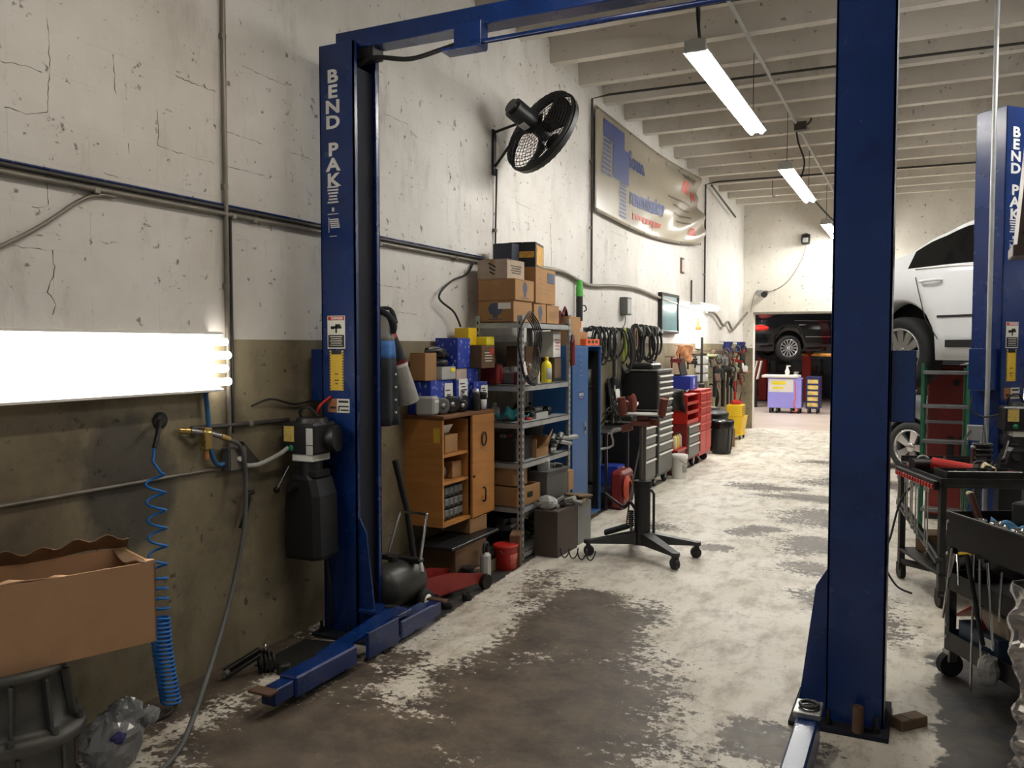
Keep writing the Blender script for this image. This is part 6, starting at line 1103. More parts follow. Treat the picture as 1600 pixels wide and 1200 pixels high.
# ================================================================ CARS
mat('car_white', (226, 228, 230), .18, 0, .02); mat('car_black', (14, 14, 16), .12, 0, .05); mat('car_silver', (96, 100, 104), .25, .5, .05); mat('car_glass', (10, 12, 14), .06, 0, .05); mat('tail_red', (214, 40, 34), .2); mat('rim_silver', (186, 186, 188), .22, .8, .06); mat('under', (22, 21, 20), .8)
def lerp(a, b, t): return a + (b - a) * t
def curve(pts, x):
    if x <= pts[0][0]: return pts[0][1]
    for (x0, y0), (x1, y1) in zip(pts, pts[1:]):
        if x <= x1: t = (x - x0) / (x1 - x0); t = t * t * (3 - 2 * t) * .5 + t * .5; return lerp(y0, y1, t)
    return pts[-1][1]
def car(label, loc, rz, paint, spokes, rr=.34, hub=None, thin=False, droop=0.0, tl=False):
    wb = 2.84; x0, x1 = -1.08, wb + .95; c = T('car', label, 'car', loc, rz)
    deck = [(-1.08, .86), (-1.0, 1.0), (-.6, 1.03), (.2, 1.0), (1.5, .98), (2.6, .95), (3.3, .86), (3.7, .72), (3.79, .62)]
    roof = [(-.75, 1.03), (-.5, 1.07), (-.06, 1.18), (.22, 1.33), (.5, 1.43), (1.0, 1.475), (1.6, 1.465), (2.05, 1.37), (2.5, 1.12), (2.8, .965)]
    hw = [(-1.08, .6), (-.95, .8), (-.5, .88), (.5, .905), (2.4, .905), (3.1, .87), (3.6, .76), (3.79, .55)]
    x0 = -1.0; xs = sorted(set([round(x0 + (x1 - x0) * i / 74, 4) for i in range(75)] + [a + d for a in (0, wb) for d in (-.385, -.3849, .3849, .385)]))
    def sec(x):
        w = curve(hw, x); zb = .2 if -.85 < x < wb + .7 else .28
        for a in (0, wb):
            if abs(x - a) < .385: zb = max(zb, .33 + math.sqrt(.385 ** 2 - (x - a) ** 2))
        zd = curve(deck, x); cab = -.75 < x < 2.8; zr = max(curve(roof, x), zd) if cab else zd; h = max(0, zr - zd); wr = w - .02 - min(.30, h * .62)
        p = [(w * .8, zb), (w - .02, zb), (w + .0, max(.42, zb + .02)), (w + .012, max(.66, zb + .03)), (w - .015, max(zd - .05, zb + .04)), (w - .04, zd)]
        if cab and h > .01: q = (wr, zr - .03); 
        else: q = (w - .12, zd + .012)
        a = p[5]; p += [(lerp(a[0], q[0], .06), lerp(a[1], q[1], .06)), (lerp(a[0], q[0], .9), lerp(a[1], q[1], .9)), q, (q[0] * .75, (zr if cab else zd) + .012), (0, (zr if cab else zd) + .025)]
        return p
    S = [sec(x) for x in xs]; np_ = len(S[0]); body = MB(); glass = [MB(), MB(), MB(), MB()]; ws = [MB(), MB()]
    for sd in (1, -1):
        for i in range(len(xs) - 1):
            xm = (xs[i] + xs[i + 1]) / 2
            for j in range(np_ - 1):
                vs = [(xs[i], sd * S[i][j][0], S[i][j][1]), (xs[i + 1], sd * S[i + 1][j][0], S[i + 1][j][1]), (xs[i + 1], sd * S[i + 1][j + 1][0], S[i + 1][j + 1][1]), (xs[i], sd * S[i][j + 1][0], S[i][j + 1][1])]
                side = j == 6 and .06 < xm < 2.35 and not (1.12 < xm < 1.2); wsh = j >= 8 and (-.6 < xm < .3 or 1.85 < xm < 2.7)
                (glass[(sd > 0) * 2 + (xm > 1.16)] if side else ws[xm > 1] if wsh else body).add(vs, [(0, 1, 2, 3)], True)
        vs = [(x, sd * S[k][0][0], S[k][0][1]) for k, x in enumerate(xs)]
    for e in (0, -1):
        p = S[e]; x = xs[e]; body.add([(x, a, b) for a, b in p] + [(x, -a, b) for a, b in reversed(p[:-1])] , [list(range(2 * np_ - 1))])
    # weld the strips so the shading is smooth
    for mb, nm, mm in [(body, 'body', paint)] + [(g_, 'side_glass', 'car_glass') for g_ in glass] + [(w_, 'windscreen', 'car_glass') for w_ in ws]:
        o = mb.build(nm, mm, c); bm = bmesh.new(); bm.from_mesh(o.data); bmesh.ops.remove_doubles(bm, verts=bm.verts, dist=.0005); bmesh.ops.recalc_face_normals(bm, faces=bm.faces); bm.to_mesh(o.data); bm.free()
    MB().box(-.95, wb + .8, -.66, .66, .19, .3, .01).box(.45, wb - .45, -.8, .8, .2, .3, .01).box(-.4, .4, -.62, .62, .3, .75).box(wb - .4, wb + .4, -.62, .62, .3, .75).build('underbody', 'under', c)
    for a in (0, wb):
        for sd in (-1, 1):
            M = Matrix.Translation((a, sd * .80, .335 - droop)) @ Matrix.Rotation(R(90) * sd * -1, 4, 'X')
            w = MB(M).lathe([(.215, -.1), (.3, -.105), (.325, -.085), (.335, -.05), (.335, .05), (.325, .085), (.3, .105), (.235, .1), (.225, .08), (.225, -.1), (.215, -.1)], 36, caps=False).build('wheel', 'rubber', c)
            rim = MB(M).lathe([(.228, .095), (.236, .1), (.226, .104), (.212, .09), (.2, .0), (.2, -.05)], 36, caps=False)
            n = spokes
            for k in range(n):
                q = Matrix.Rotation(2 * math.pi * k / n, 4, 'Z'); wd = (.017 if thin else .028 if n > 6 else .045)
                rim.M = M @ q; rim.add([(.04, -wd * .7, .07), (.04, wd * .7, .07), (.215, wd * (1.3 if not thin else .9), .085), (.215, -wd * (1.3 if not thin else .9), .085), (.04, -wd * .9, .03), (.04, wd * .9, .03), (.215, wd * 1.5, .04), (.215, -wd * 1.5, .04)], [(0, 1, 2, 3), (4, 7, 6, 5), (0, 3, 7, 4), (1, 5, 6, 2), (0, 4, 5, 1), (3, 2, 6, 7)])
            rim.M = M; rim.lathe([(0, .088), (.05, .088), (.062, .075), (.062, .02), (0, .02)], 20); rim.build('rim', 'rim_silver', w)
            if hub: MB(M).lathe([(0, .096), (.05, .093), (.055, .085), (.055, .08), (0, .08)], 20).build('hub_cap', hub, w)
            MB(M).lathe([(0, -.02), (.2, -.02), (.2, .0), (0, .0)], 24).build('brake_disc', 'black', w)
    for sd in (-1, 1):
        y = sd * .918
        for x in (.34, 1.42): MB().tube(smoothp([(x - .1, y - sd * .03, .885), (x - .08, y + sd * .015, .885), (x + .08, y + sd * .015, .89), (x + .1, y - sd * .03, .89)], 4), .014, 6).build('door_handle', 'chrome' if paint == 'car_black' else paint, c)
        MB().box(.42, wb - .5, min(y - sd * .015, y + sd * .004), max(y - sd * .015, y + sd * .004), .565, .585, .002).build('side_trim', 'chrome' if paint == 'car_black' else 'black', c)
        MB().box(.5, wb - .45, min(y - sd * .02, y - sd * .004), max(y - sd * .02, y - sd * .004), .31, .375, .004).build('sill_strip', 'black', c)
        MB().tube([(.43, y - sd * .004, .38), (.30, y + sd * .001, .56), (.22, y - sd * .004, .8), (.17, y - sd * .02, .93)], .0035, 4).build('door_seam', 'black', c); MB().tube([(1.16, y - sd * .012, .32), (1.16, y, .6), (1.15, y - sd * .02, .93)], .0035, 4).build('door_seam', 'black', c)
        wl_ = [(.16, 1.02), (.26, 1.22), (.5, 1.35), (1.0, 1.41), (1.6, 1.41), (2.0, 1.33)]
        MB().tube([(.14, sd * .865, 1.0), (1.0, sd * .868, .99), (2.3, sd * .87, .965)], .006, 5).build('window_trim', 'chrome', c)
        MB().ell(((-.72, sd * .80, .80) if tl else (-.88, sd * .6, .8)), (.26, .11, .085) if tl else (.12, .12, .07), 14, 8).build('tail_light', 'tail_red', c); MB().ell((wb + .78, sd * .62, .66), (.12, .14, .07), 14, 8).build('head_light', 'chrome', c)
        MB().ell((2.3, sd * .98, 1.0), (.06, .09, .06), 12, 8).build('mirror', paint, c)
    MB().box(-1.02, -.92, -.62, .62, .34, .5, .02).build('rear_bumper', paint, c)
    return c
wc = car('white sedan raised on the right hand lift', (.42, 9.11, 1.325), R(-42), 'car_white', 12, hub='mid_grey', droop=.085)
car('black sedan raised on a lift in the room beyond the opening', (-3.54, 24.0, 1.31), R(28), 'car_black', 14, thin=True, droop=.06, tl=True)
car('dark silver car parked on the floor behind the raised white car', (.44, 12.72, 0), R(-38), 'car_silver', 5)
# ================================================================ ROOM BEYOND
t = T('two_post_lift', 'red lift posts holding up the black sedan beyond the opening', 'car lift')
for x, y in ((-1.6, 23.2), (-3.0, 26.1), (-4.25, 26.1)): MB().box(x - .12, x + .12, y - .14, y + .14, 0, 3.4, .006).build('post', 'red', t); MB().box(x - .3, x + .3, y - .3, y + .3, 0, .03, .004).build('base_plate', 'dark_steel', t)
for x, y, xx, yy in ((-1.6, 23.3, -2.6, 23.85), (-3.0, 26.0, -3.0, 25.2), (-1.6, 23.3, -1.3, 24.5)): MB().tube([(x, y, 1.38), (xx, yy, 1.42)], .06, 4).build('lifting_arm', mat('arm_orange', (196, 132, 52), .5), t); MB().cyl((xx, yy, 1.42), (xx, yy, 1.52), .07, n=10).build('lift_pad', 'rubber', t)
t = T('tool_cart', 'glowing white and violet tool cart covered in stickers beyond the opening', 'tool cart', (-3.0, 21.6, 0)); mat('violet', (160, 156, 236), .3, 0, .08, 1.5); mat('sticker_mix', (214, 190, 110), .5, 0, .45, 6)
MB().box(-.36, .42, -.24, .24, .13, .86, .01).build('body', 'violet', t); MB().box(-.5, .36, -.3, .26, .87, .93, .01).build('top_tray', 'white_paint', t); mb = MB(); plate(mb, (-.05, -.24, .68), (1, 0, 0), (0, 0, 1), .58, .32, .002, .001); mb.build('sticker', 'white_paint', t)
mb = MB(); plate(mb, (-.1, -.24, .74), (1, 0, 0), (0, 0, 1), .32, .08, .002, .004); plate(mb, (-.12, -.24, .62), (1, 0, 0), (0, 0, 1), .26, .05, .002, .004); mb.build('sticker', 'yellow_bright', t)
MB().tube(smoothp([(.28, -.26, .78), (.3, -.27, .45), (.27, -.3, .2), (.36, -.3, .1), (.24, -.3, .06)]), .012).build('cord', 'orange', t)
for sx in (-.3, -.14, .2, .36): MB().cyl((sx - .02, -.2, .06), (sx + .02, -.2, .06), .06, n=14).cb((sx, -.2, .1), (.05, .07, .07), 0, .004).build('caster', 'black', t); MB().cyl((sx - .02, .2, .06), (sx + .02, .2, .06), .06, n=14).cb((sx, .2, .1), (.05, .07, .07), 0, .004).build('caster', 'black', t)
t = T('spray_bottle', 'white bottle on the violet tool cart beyond the opening', 'bottle', (-2.93, 21.55, .931)); MB().lathe([(.05, 0), (.055, .1), (.03, .15), (.02, .22), (0, .23)], 14).build('bottle', 'white_paint', t); MB().cb((.03, 0, .22), (.09, .03, .03), 0, .004).build('nozzle', 'white_paint', t)
t = T('rag_can', 'small round metal dish on the violet tool cart', 'dish', (-2.72, 21.55, .931)); MB().lathe([(.05, 0), (.07, .06), (.05, .09), (0, .1)], 14).build('dish', 'chrome', t)
t = T('tool_cart', 'dark blue sticker covered cabinet right of the violet tool cart', 'tool cart', (-2.33, 21.75, 0)); MB().box(-.16, .16, -.24, .24, .12, .9, .01).build('body', mat('dkblue', (34, 38, 84), .4), t); mb = MB()
for k in range(5): plate(mb, (0, -.24, .22 + .14 * k), (1, 0, 0), (0, 0, 1), .24, .09, .002, .001)
mb.build('sticker', 'sticker_mix', t)
for sx in (-.1, .1): MB().cyl((sx - .02, -.18, .06), (sx + .02, -.18, .06), .06, n=14).box(sx - .015, sx + .015, -.2, -.16, .06, .12).build('caster', 'black', t); MB().cyl((sx - .02, .18, .06), (sx + .02, .18, .06), .06, n=14).box(sx - .015, sx + .015, .16, .2, .06, .12).build('caster', 'black', t)
t = T('shelf_unit', 'cluttered grey shelf unit in the shade under the black sedan', 'shelf', (-4.1, 27.4, 0))
for z_ in (.3, .8, 1.2): MB().box(-.7, 1.4, -.2, .2, z_, z_ + .03).build('shelf_board', 'dark_steel', t)
for sx in (-.68, .36, 1.38): MB().box(sx - .02, sx + .02, -.2, -.16, 0, 1.25).box(sx - .02, sx + .02, .16, .2, 0, 1.25).build('post', 'dark_steel', t)
for i, (x, m, h) in enumerate(((-4.4, 'oldwood', .3), (-3.9, 'black', .25), (-3.4, 'mid_grey', .28), (-3.0, 'card_dark', .2))): carton(('tan', 'black', 'grey', 'brown')[i] + ' box on the shelf unit under the black sedan', x - .15, x + .15, 27.25, 27.5, .831, m, 0, None, False, 'storage_box', h)
t = T('folder_rack', 'leaning stack of white paper folders on the floor behind the left jamb', 'papers', (-4.05, 23.2, .0))
MB().box(-.12, .12, -.1, .1, 0, .75, .006).build('crate', 'black', t)
for k in range(5): MB().cb((-.02 + .05 * k, 0, 1.0 - .0 * k), (.03, .2, .5), 0, .003, ry=R(12)).build('folder', ('paper', 'card', 'paper', 'red_dark', 'paper')[k], t)
shop_light(-4.6, 20.3, 22.7, 3.75, 'added unseen fluorescent light in the room beyond the opening, left of the sedan', 'far room lights', (), 'tube_strong'); shop_light(-2.5, 17.7, 19.7, 3.6, 'added unseen fluorescent light in the room beyond the opening, brightening the tool cart', 'far room lights', (), 'tube_strong'); shop_light(1.8, 20.3, 22.7, 3.75, 'added unseen fluorescent light in the room beyond the opening, right of the sedan', 'far room lights', (), 'tube_strong')  # unseen lamps added to brighten the room beyond and the cart front
# ================================================================ RIGHT HAND SIDE
t = T('step_ladder', 'green step ladder with silver steps below the raised white car', 'step ladder', (.19, 7.85, 0)); lean = .12
for s in (-1, 1): MB().prism([(-.03, 0), (.03, 0), (.03 , 1.5), (-.03, 1.5)], s * .17 - .012, s * .17 + .012, Matrix(((0, 0, 1, 0), (1, lean, 0, -.12), (0, 1, 0, 0), (0, 0, 0, 1)))).build('rail', 'green', t); MB().tube([(s * .16, .45, 0), (s * .15, .1, 1.46)], .014, 6).build('rear_leg', 'green', t)
for z_ in (.3, .57, .86, 1.15, 1.43): MB().box(-.17, .17, -.16 + lean * z_, -.05 + lean * z_, z_ - .02, z_ + .01, .004).build('step', 'steel', t)
for z_ in (.5, 1.0): MB().box(-.15, .15, .45 - .24 * z_ - .01, .45 - .24 * z_ + .01, z_ - .012, z_ + .012).build('rear_brace', 'steel', t)
t = T('red_cabinet', 'dull red steel cabinet behind the green step ladder', 'cabinet', (.36, 9.1, 0)); MB().box(-.29, .3, -.16, .2, .04, 1.46, .006).build('body', 'red_dark', t); MB().box(-.3, .31, -.17, .21, 0, .04).build('plinth', 'black', t); d = MB().box(-.28, .29, -.178, -.16, .08, 1.42, .004).build('door', 'red_dark', t)
for k in range(3): MB().box(-.12 + .1 * k, -.06 + .1 * k, -.183, -.178, .55, .8, .002).build('vent', 'black', d)
MB().cyl((-.05, -.178, 1.3), (-.05, -.19, 1.3), .03, n=14).build('knob', 'black', d)
# wrench table
A = Vector((.13, 5.89, 0)); az = math.atan2(-.35, .936); t = T('work_table', 'dark steel roller table hung with wrenches right of the blue lift post', 'work table', A, R(20.5))
# local: x to the right, y away
for x, y in ((.02, .02), (.52, .02), (.02, .7), (.52, .7)): 
    l = MB().box(x - .02, x + .02, y - .02, y + .02, .1, .78, .003).build('leg', 'dark_steel', t); MB().cyl((x - .018, y, .05), (x + .018, y, .05), .05, n=16).cb((x, y, .09), (.05, .06, .05), 0, .004).build('caster', 'grease', l)
MB().box(0, .54, 0, .72, .76, .78, .003).build('table_top', 'dark_steel', t); MB().box(0, .54, 0, .72, .2, .22, .003).build('lower_shelf', 'grease', t); MB().tube([(.02, .02, .12), (.52, .7, .12)], .03, 4).tube([(.52, .02, .12), (.02, .7, .12)], .03, 4).build('cross_brace', 'dark_steel', t); MB().tube([(0, .0, .3), (.0, .7, .55)], .03, 4).build('side_brace', 'dark_steel', t)
for a in ((0, .54, 0, .012), (0, .54, .708, .72), (0, .012, .012, .708), (.528, .54, .012, .708)): MB().box(a[0], a[1], a[2], a[3], .78, .82).build('edge_lip', 'dark_steel', t)
t = T('wrench_rack', 'red and black wrench rail along the edge of the work table', 'wrench rack', A, R(20.5)); MB().box(-.03, -.002, .03, .7, .74, .8, .004).build('rail', 'black', t)
for k in range(14): MB().cb((-.033, .06 + .047 * k, .76), (.01, .03, .03), 0, .003).build('clip', 'red', t)
Mr = Matrix.Translation(A) @ Matrix.Rotation(R(20.5), 4, 'Z')
ORD = ('nearest', 'second', 'third', 'fourth', 'fifth', 'sixth', 'seventh', 'eighth', 'farthest')
for k in range(9):
    y = (.08, .12, .24, .28, .34, .37, .43, .47, .6)[k]; ln = .2 + .02 * (8 - k); mb = MB(); mb.cb((0, 0, -ln / 2), (.006, .014, ln), 0, .002).tube([(0, .014 * math.cos(a * .6283), -ln - .01 + .014 * math.sin(a * .6283)) for a in range(10)], .005, 5, True).cb((0, -.01, .0), (.007, .012, .03), 0, .002).cb((0, .01, .0), (.007, .012, .03), 0, .002)
    o = one('wrench', ORD[k] + ' wrench hanging under the red rail, counted from the near table corner', 'wrench', mb, 'steel', Mr @ Vector((-.045, y, .735)), R(20.5), 'wrenches under the red rail')
def put(x, y, z): return tuple(Mr @ Vector((x, y, z)))
t = T('drill', 'red cordless tool with a white grip lying on the work table', 'power tool', put(.22, .36, .781), R(-10)); MB().cyl((-.13, 0, .08), (.12, 0, .05), .04, n=14).build('body', 'red', t); MB().cyl((.12, 0, .05), (.15, 0, .05), .045, n=14).build('chuck', 'black', t); MB().cb((.2, .02, .06), (.09, .07, .07), .3, .01, ry=.5).build('grip', 'cream', t); MB().cb((-.03, 0, .02), (.1, .06, .04), 0, .01).build('base', 'black', t)
t = T('oil_pan', 'dark rectangular steel pan at the near end of the work table', 'pan', put(.25, .14, .781), R(20.5)); MB().box(-.2, .26, -.1, .1, 0, .006).box(-.2, -.194, -.1, .1, .006, .075).box(.254, .26, -.1, .1, .006, .075).box(-.194, .254, -.1, -.094, .006, .075).box(-.194, .254, .094, .1, .006, .075).build('pan', 'dark_steel', t); MB().tube([(-.19, -.095, .076), (.255, -.095, .076)], .005).build('rim', 'steel', t)
random.seed(81)
t = T('parts_heap', 'heap of red rags and greasy hand tools in the steel pan', 'parts', put(.25, .14, .789), R(20.5))
for k in range(12): MB().cb((random.uniform(-.15, .2), random.uniform(-.06, .06), .02 + .004 * k), (random.uniform(.02, .1), .02, .018), random.uniform(0, 3), .004, random.uniform(-.3, .3)).build('piece', ('rust', 'steel', 'red_dark', 'grease')[k % 4], t)
t = T('air_impact', 'black and red impact gun at the left end of the work table', 'power tool', put(.1, .5, .781), R(30)); MB().cyl((-.1, 0, .06), (.1, 0, .06), .04, .03, 14).build('body', 'grease', t); MB().cb((-.06, .06, .035), (.04, .13, .04), 0, .012).build('handle', 'red_dark', t); MB().cb((0, 0, .015), (.1, .05, .03), 0, .004).build('rest', 'black', t)
t = T('steel_pan', 'shallow grey pan behind the tools at the far left of the work table', 'pan', put(.1, .66, .821), R(20.5)); MB().box(-.08, .4, -.08, .08, 0, .01, .003).box(-.08, .4, -.08, -.07, .01, .05).box(-.08, .4, .07, .08, .01, .05).build('pan', 'dark_steel', t)
t = T('engine_mount', 'black spring loaded part standing on the table before the blue post', 'car part', put(.43, .42, .781)); MB().lathe([(.09, 0), (.09, .04), (.05, .05), (.045, .2), (.02, .21), (.015, .3), (0, .305)], 18).build('mount', 'black', t)
for k in range(5): MB().tube([(.055 * math.cos(a * .5236), .055 * math.sin(a * .5236), .07 + .035 * k) for a in range(12)], .01, 6, True).build('spring', 'black', t)
MB().cyl((-.06, -.03, .04), (-.06, -.03, .18), .012, n=8).build('stud', 'rust', t); MB().ell((-.06, -.03, .19), (.015, .015, .015), 10, 6).build('stud_cap', 'pale_grey', t)
# lower shelf load
carton('open tan carton on the lower shelf of the work table', 0, .32, 0, .2, 0, 'card_dark', 0, None, False, h=.14); o = bpy.data.objects[-1] if False else None
for ob in [o_ for o_ in COL.objects if o_.get('label') == 'open tan carton on the lower shelf of the work table']: ob.location = put(.26, .56, .221); ob.rotation_euler = (0, 0, R(20.5))
t = T('hose_heap', 'tangle of greasy hoses and a yellow cord on the table lower shelf', 'hoses', put(.27, .26, .221), R(20.5))
for k in range(10): MB().tube(smoothp([(random.uniform(-.22, .22), random.uniform(-.2, .1), .03), (random.uniform(-.2, .2), random.uniform(-.18, .1), .05 + .012 * k), (random.uniform(-.2, .2), random.uniform(-.18, .1), .03)], 5), random.choice((.015, .022, .03)), 7).build('hose', ('grease', 'mid_grey', 'black')[k % 3], t)
MB().tube(smoothp([(-.22, -.2, .1), (-.1, -.22, .12), (.1, -.2, .1), (.22, -.15, .12)]), .009).build('yellow_cord', 'yellow', t)
for k in range(6): MB().cb((random.uniform(-.2, .2), random.uniform(-.18, .1), .04), (.08, .06, .07), random.uniform(0, 3), .01).build('part', ('cast_alu', 'grease')[k % 2], t)
t = T('table_cord', 'black cord hanging from the work table to the floor', 'cord'); MB().tube(smoothp([(.0, 6.3, .74), (-.1, 6.3, .6), (-.16, 6.25, .35), (-.2, 6.2, .2), (-.12, 6.15, .05), (-.02, 6.12, .012)]), .007).build('cord', 'cable', t)
# black tool cart
C0 = (.14, 4.70, 0); t = T('tool_cart', 'black steel tool cart hung with long pry bars at the right edge', 'tool cart', C0, math.atan2(-.86, .51)); Lc, Dc = .85, .46
for x in (0.015, Lc - .015):
    for y in (.015, Dc - .015):
        l = MB().box(x - .02, x + .02, y - .02, y + .02, .13, .82, .003).build('post', 'black_plastic', t)
        MB().cyl((x - .02, y, .06), (x + .02, y, .06), .06, n=18).build('caster', 'rubber', l); MB().cb((x + .0, y, .105), (.06, .05, .06), 0, .006).build('caster_fork', 'steel', l)
for z_ in (.14, .44): MB().box(0, Lc, 0, Dc, z_, z_ + .02).box(0, Lc, -.004, 0, z_, z_ + .09, 0).box(0, Lc, Dc, Dc + .004, z_, z_ + .09, 0).box(-.004, 0, 0, Dc, z_, z_ + .09).box(Lc, Lc + .004, 0, Dc, z_, z_ + .09).build('shelf_tray', 'black_plastic', t)
MB().box(0, Lc, 0, Dc, .70, .72).box(0, Lc, -.006, 0, .66, .825).box(0, Lc, Dc, Dc + .006, .66, .825).box(-.006, 0, 0, Dc, .66, .825).box(Lc, Lc + .006, 0, Dc, .66, .825).build('top_tray', 'black_plastic', t)
MB().tube([(-.006, -.004, .826), (Lc, -.004, .826)], .006, 6).build('tray_edge', 'dark_steel', t)
bp = MB().box(.05, Lc - .05, .2, .206, .53, .68).build('peg_panel', 'black', t)
for z_ in (.2, .26, .62, .78): MB().cyl((.012, -.006, z_), (.012, -.012, z_), .008, n=8).build('rivet', 'pale_grey', t)
Mc = Matrix.Translation(C0) @ Matrix.Rotation(math.atan2(-.86, .51), 4, 'Z')
def cput(x, y, z): return tuple(Mc @ Vector((x, y, z)))
specs = [(.07, .66, .03, .30), (.12, .64, .16, .50), (.2, .66, .36, .28), (.24, .67, .26, .02), (.29, .66, .34, .20), (.36, .66, .43, .28), (.44, .64, .45, .42), (.10, .64, .09, .52)]
for k, (x0_, z0_, x1_, z1_) in enumerate(specs):
    mb = MB(); mb.cyl(cput(x0_, -.02 - .006 * (k % 3), z0_), cput(x1_, -.035 - .006 * (k % 3), z1_), .0055 if k != 2 else .011, n=8); mb.cyl(cput(x0_, -.02 - .006 * (k % 3), z0_), cput(lerp(x0_, x1_, .25), -.024 - .006 * (k % 3), lerp(z0_, z1_, .25)), .008 if k % 2 else .006, n=8)
    o = mb.build('pry_bar', 'chrome' if k not in (2,) else 'black'); tag(o, ('leftmost thin steel rod on the black cart front', 'long slanting steel rod crossing the black cart front', 'thick black bar slanting across the black cart front', 'long bright steel rod reaching below the cart middle shelf', 'second bright steel rod right of the long bright one', 'steel rod just left of the silver wrapping', 'short steel rod high on the cart front near its right end', 'short rod beside the leftmost thin rod on the cart')[k], 'pry bar', 'pry bars on the black cart')
t = T('hammer', 'hammer with a reddish brown handle standing in the cart top tray', 'hammer', cput(.1, .12, .721)); MB().cyl((.0, 0, .01), (-.06, .04, .20), .02, .017, 10).build('handle', mat('hammer_wood', (84, 44, 36), .4), t); MB().cb((.0, 0, .02), (.05, .12, .04), .3, .008).build('head', 'dark_steel', t); MB().ell((-.062, .041, .2), (.018, .018, .012), 10, 6).build('handle_end', 'cream', t)
random.seed(91)
one('blue_glove', 'light blue nitrile glove lying on the cart top tray', 'glove', MB().sheet(lambda u, v: (-.02 + .05 * u + .03 * v, .02 + .2 * v, .05 + .045 * math.sin(3.1 * u) * (1 - .4 * v) + .012 * math.sin(v * 14 + u * 5)), 12, 14, .004), mat('glove', (96, 164, 214), .45), cput(.12, .12, .722), math.atan2(-.86, .51) - .9)
for k in range(4):
    t = T('socket', ('first', 'second', 'third', 'fourth')[k] + ' bright socket from the hammer in the cart tray', 'socket', cput(.16 + .075 * k, .06 + .03 * (k % 2), .721), 0, 'sockets in the cart tray'); MB().lathe([(.02, 0), (.024, .005), (.024, .04), (.03, .06), (.03, .095), (.02, .1), (.018, .07), (0, .07)], 16).build('socket', 'chrome', t); MB().lathe([(.0245, .015), (.0255, .02), (.0245, .025)], 16).build('knurl', 'dark_steel', t)
t = T('black_box', 'dark square box standing behind the sockets on the cart', 'box', cput(.2, .3, .721), R(-30)); MB().cb((0, 0, .09), (.14, .14, .18), 0, .008).build('box', 'grease', t); MB().cb((.02, 0, .2), (.05, .05, .05), .4, .01).build('valve', 'cast_alu', t)
t = T('metal_cap', 'round dull brass cap beside the white paper on the cart', 'cap', cput(.42, .14, .721)); MB().lathe([(.045, 0), (.05, .01), (.05, .05), (.04, .06), (.04, .08), (.0, .085)], 20).build('cap', 'cast_alu', t); MB().lathe([(.03, .082), (.034, .09), (.0, .095)], 16).build('top', 'brass', t)
one('paper_sheet', 'folded white paper sheet on the right end of the cart tray', 'paper', MB().cb((0, 0, .05), (.003, .2, .13), 0, .001, ry=R(50)).cb((.05, 0, .02), (.003, .2, .1), 0, .001, ry=R(75)), 'paper', cput(.52, .14, .722), R(40))
t = T('grey_tray', 'grey rectangular tray behind the cart at the right edge', 'tray', cput(.62, .36, .826), R(-20)); MB().box(-.2, .2, -.12, .12, -.105, -.095).box(-.2, .2, -.12, -.112, -.095, .03).box(-.2, .2, .112, .12, -.095, .03).box(-.2, -.192, -.112, .112, -.095, .03).build('tray', 'mid_grey', t); MB().tube([(-.2, -.118, .03), (.2, -.118, .03)], .005).build('rim', 'steel', t)
t = T('red_hose', 'loops of dark red hose above the cart at the right edge', 'hose', cput(.45, .4, .721), 0)
for k in range(3): MB().tube([((.13 - .02 * k) * math.cos(a * .3307), .02 * k, .14 + (.14 - .02 * k) * math.sin(a * .3307)) for a in range(20)], .009, 7, True).build('loop', mat('hose_red', (110, 46, 46), .5), t)
# cart lower shelf
t = carton('blue and grey battery box on the cart bottom shelf', 0, .3, 0, .2, 0, mat('bluegrey', (40, 58, 80), .5), 0, [('y', 'label', 'paper')], False, 'battery_box', .14); t.location = cput(.22, .12, .162); t.rotation_euler = (0, 0, math.atan2(-.86, .51))
t = carton('worn white box on the battery box in the cart', 0, .22, 0, .16, 0, 'card_grey', 0, None, False, 'parts_box', .09); t.location = cput(.27, .14, .303); t.rotation_euler = (0, 0, math.atan2(-.86, .51))
t = T('open_book', 'open white manual with a red edge on the cart bottom shelf', 'book', cput(.13, .10, .303), math.atan2(-.86, .51)); MB().cb((-.05, 0, .045), (.16, .14, .006), 0, .001, ry=R(-35)).build('cover', 'red', t); MB().cb((-.046, 0, .051), (.15, .135, .006), 0, .001, ry=R(-35)).build('pages', 'paper', t); MB().cb((.055, 0, .045), (.13, .14, .006), 0, .001, ry=R(40)).build('back_cover', 'red_dark', t)
t = T('rag', 'grey crumpled rag hanging over the cart bottom tray', 'rag', cput(.38, -.03, .17)); MB().ell((0, 0, .0), (.05, .05, .07), 12, 9, .14).build('rag', 'pale_grey', t)
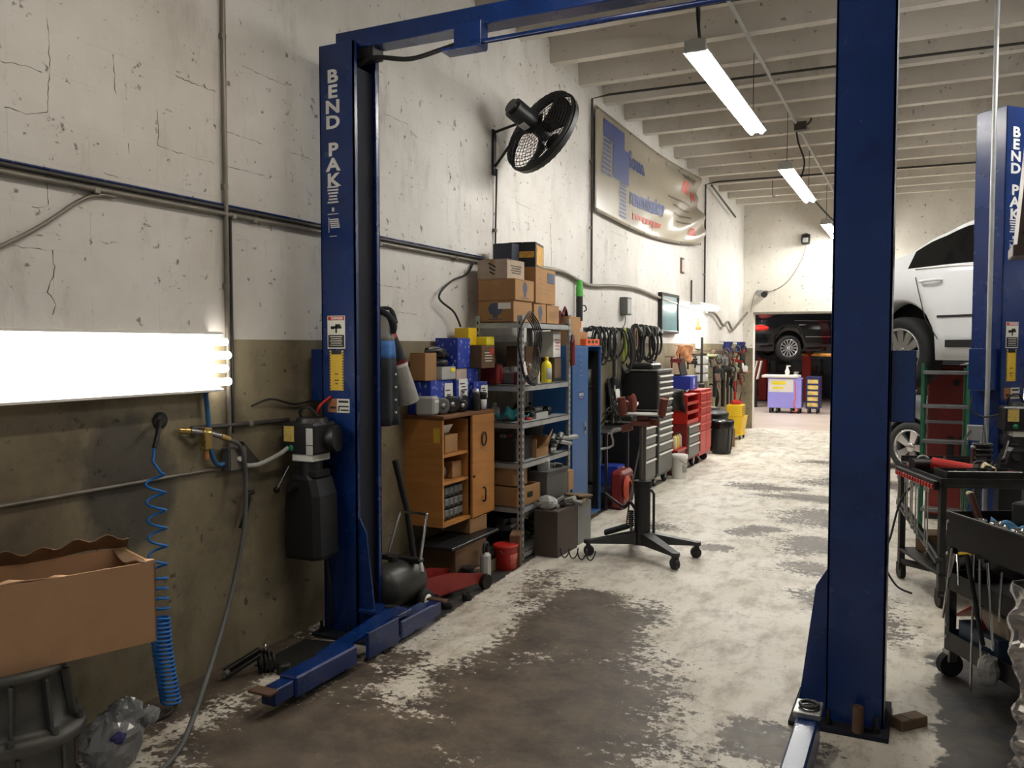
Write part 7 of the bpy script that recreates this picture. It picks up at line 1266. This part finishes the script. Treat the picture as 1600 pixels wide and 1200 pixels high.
# silver wrapped roll and brown steel frame at the very right
random.seed(95); t = T('silver_wrapping', 'crumpled silver foil duct standing at the right edge of the picture', 'duct', (.465, 3.4, 0))
def foil(u, v):
    a = u * 2 * math.pi; r_ = .15 + .006 * math.sin(v * 46 + 2 * math.sin(a)) + .016 * math.sin(3 * a + v * 7) + .008 * math.sin(7 * a - v * 31) - .03 * math.exp(-((v - .55) / .1) ** 2); return (r_ * math.cos(a), r_ * math.sin(a), .01 + .80 * v)
rj = random.Random(5); MB().sheet(lambda u, v: tuple(a * (1 + (0 if u in (0.0, 1.0) else rj.uniform(-.03, .03))) if i < 2 else a for i, a in enumerate(foil(u, v))), 30, 44, .003, False).build('duct', mat('foil', (168, 164, 162), .26, .8, .12, 6), t); MB().lathe([(.0, .0), (.13, .0), (.13, .012), (0, .012)], 20).build('base', 'dark_steel', t)
t = T('steel_hoist', 'brown rusty riveted steel hoist head at the upper right edge', 'hoist', (.895, 5.3, 0)); MB().box(.06, .2, -.07, .07, 0, 3.4, .006).build('column', 'rust', t); MB().box(-.3 + .2, .36, -.25, .25, 0, .03).build('base', 'rust', t)
mat('brown_steel', (96, 80, 70), .45, .3, .2, 5, 0, .3); b = MB().prism([(-.45, 2.17), (.3, 2.17), (.3, 3.05), (-.385, 3.05)], -.12, .12, Matrix(((1, 0, 0, 0), (0, 0, 1, 0), (0, 1, 0, 0), (0, 0, 0, 1)))).build('head', 'brown_steel', t); MB().box(-.47, .32, -.14, .14, 2.12, 2.18, .006).build('bottom_flange', 'brown_steel', t)
for k in range(8): MB().cyl((-.42 + .008 * k, -.12, 2.24 + .1 * k), (-.42 + .008 * k, -.128, 2.24 + .1 * k), .012, n=8).build('rivet', 'rust', t)
t = T('wood_block', 'short rough wooden block on the floor beside the right lift post', 'wood block', (-.045, 3.955, 0), R(-42)); MB().box(-.035, .035, -.03, .12, 0, .045, .004).build('block', 'oldwood', t); MB().box(-.03, .03, .02, .03, .045, .047).build('saw_mark', 'black', t)

for lab, a, b, sd in (('greasy tools heaped at the back of the work table top', put(.2, .62, .781), (.3, .12), 13), ('small greasy fittings on the right half of the work table top', put(.4, .27, .781), (.2, .14), 14), ('heap of drivetrain parts filling the table lower shelf', put(.25, .3, .225), (.42, .36), 15), ('small tools scattered in the cart top tray', cput(.36, .28, .721), (.22, .2), 16)):
    heap(lab, a[0] - b[0] / 2, a[0] + b[0] / 2, a[1] - b[1] / 2, a[1] + b[1] / 2, a[2], 12 if sd != 15 else 22, sd, .09)
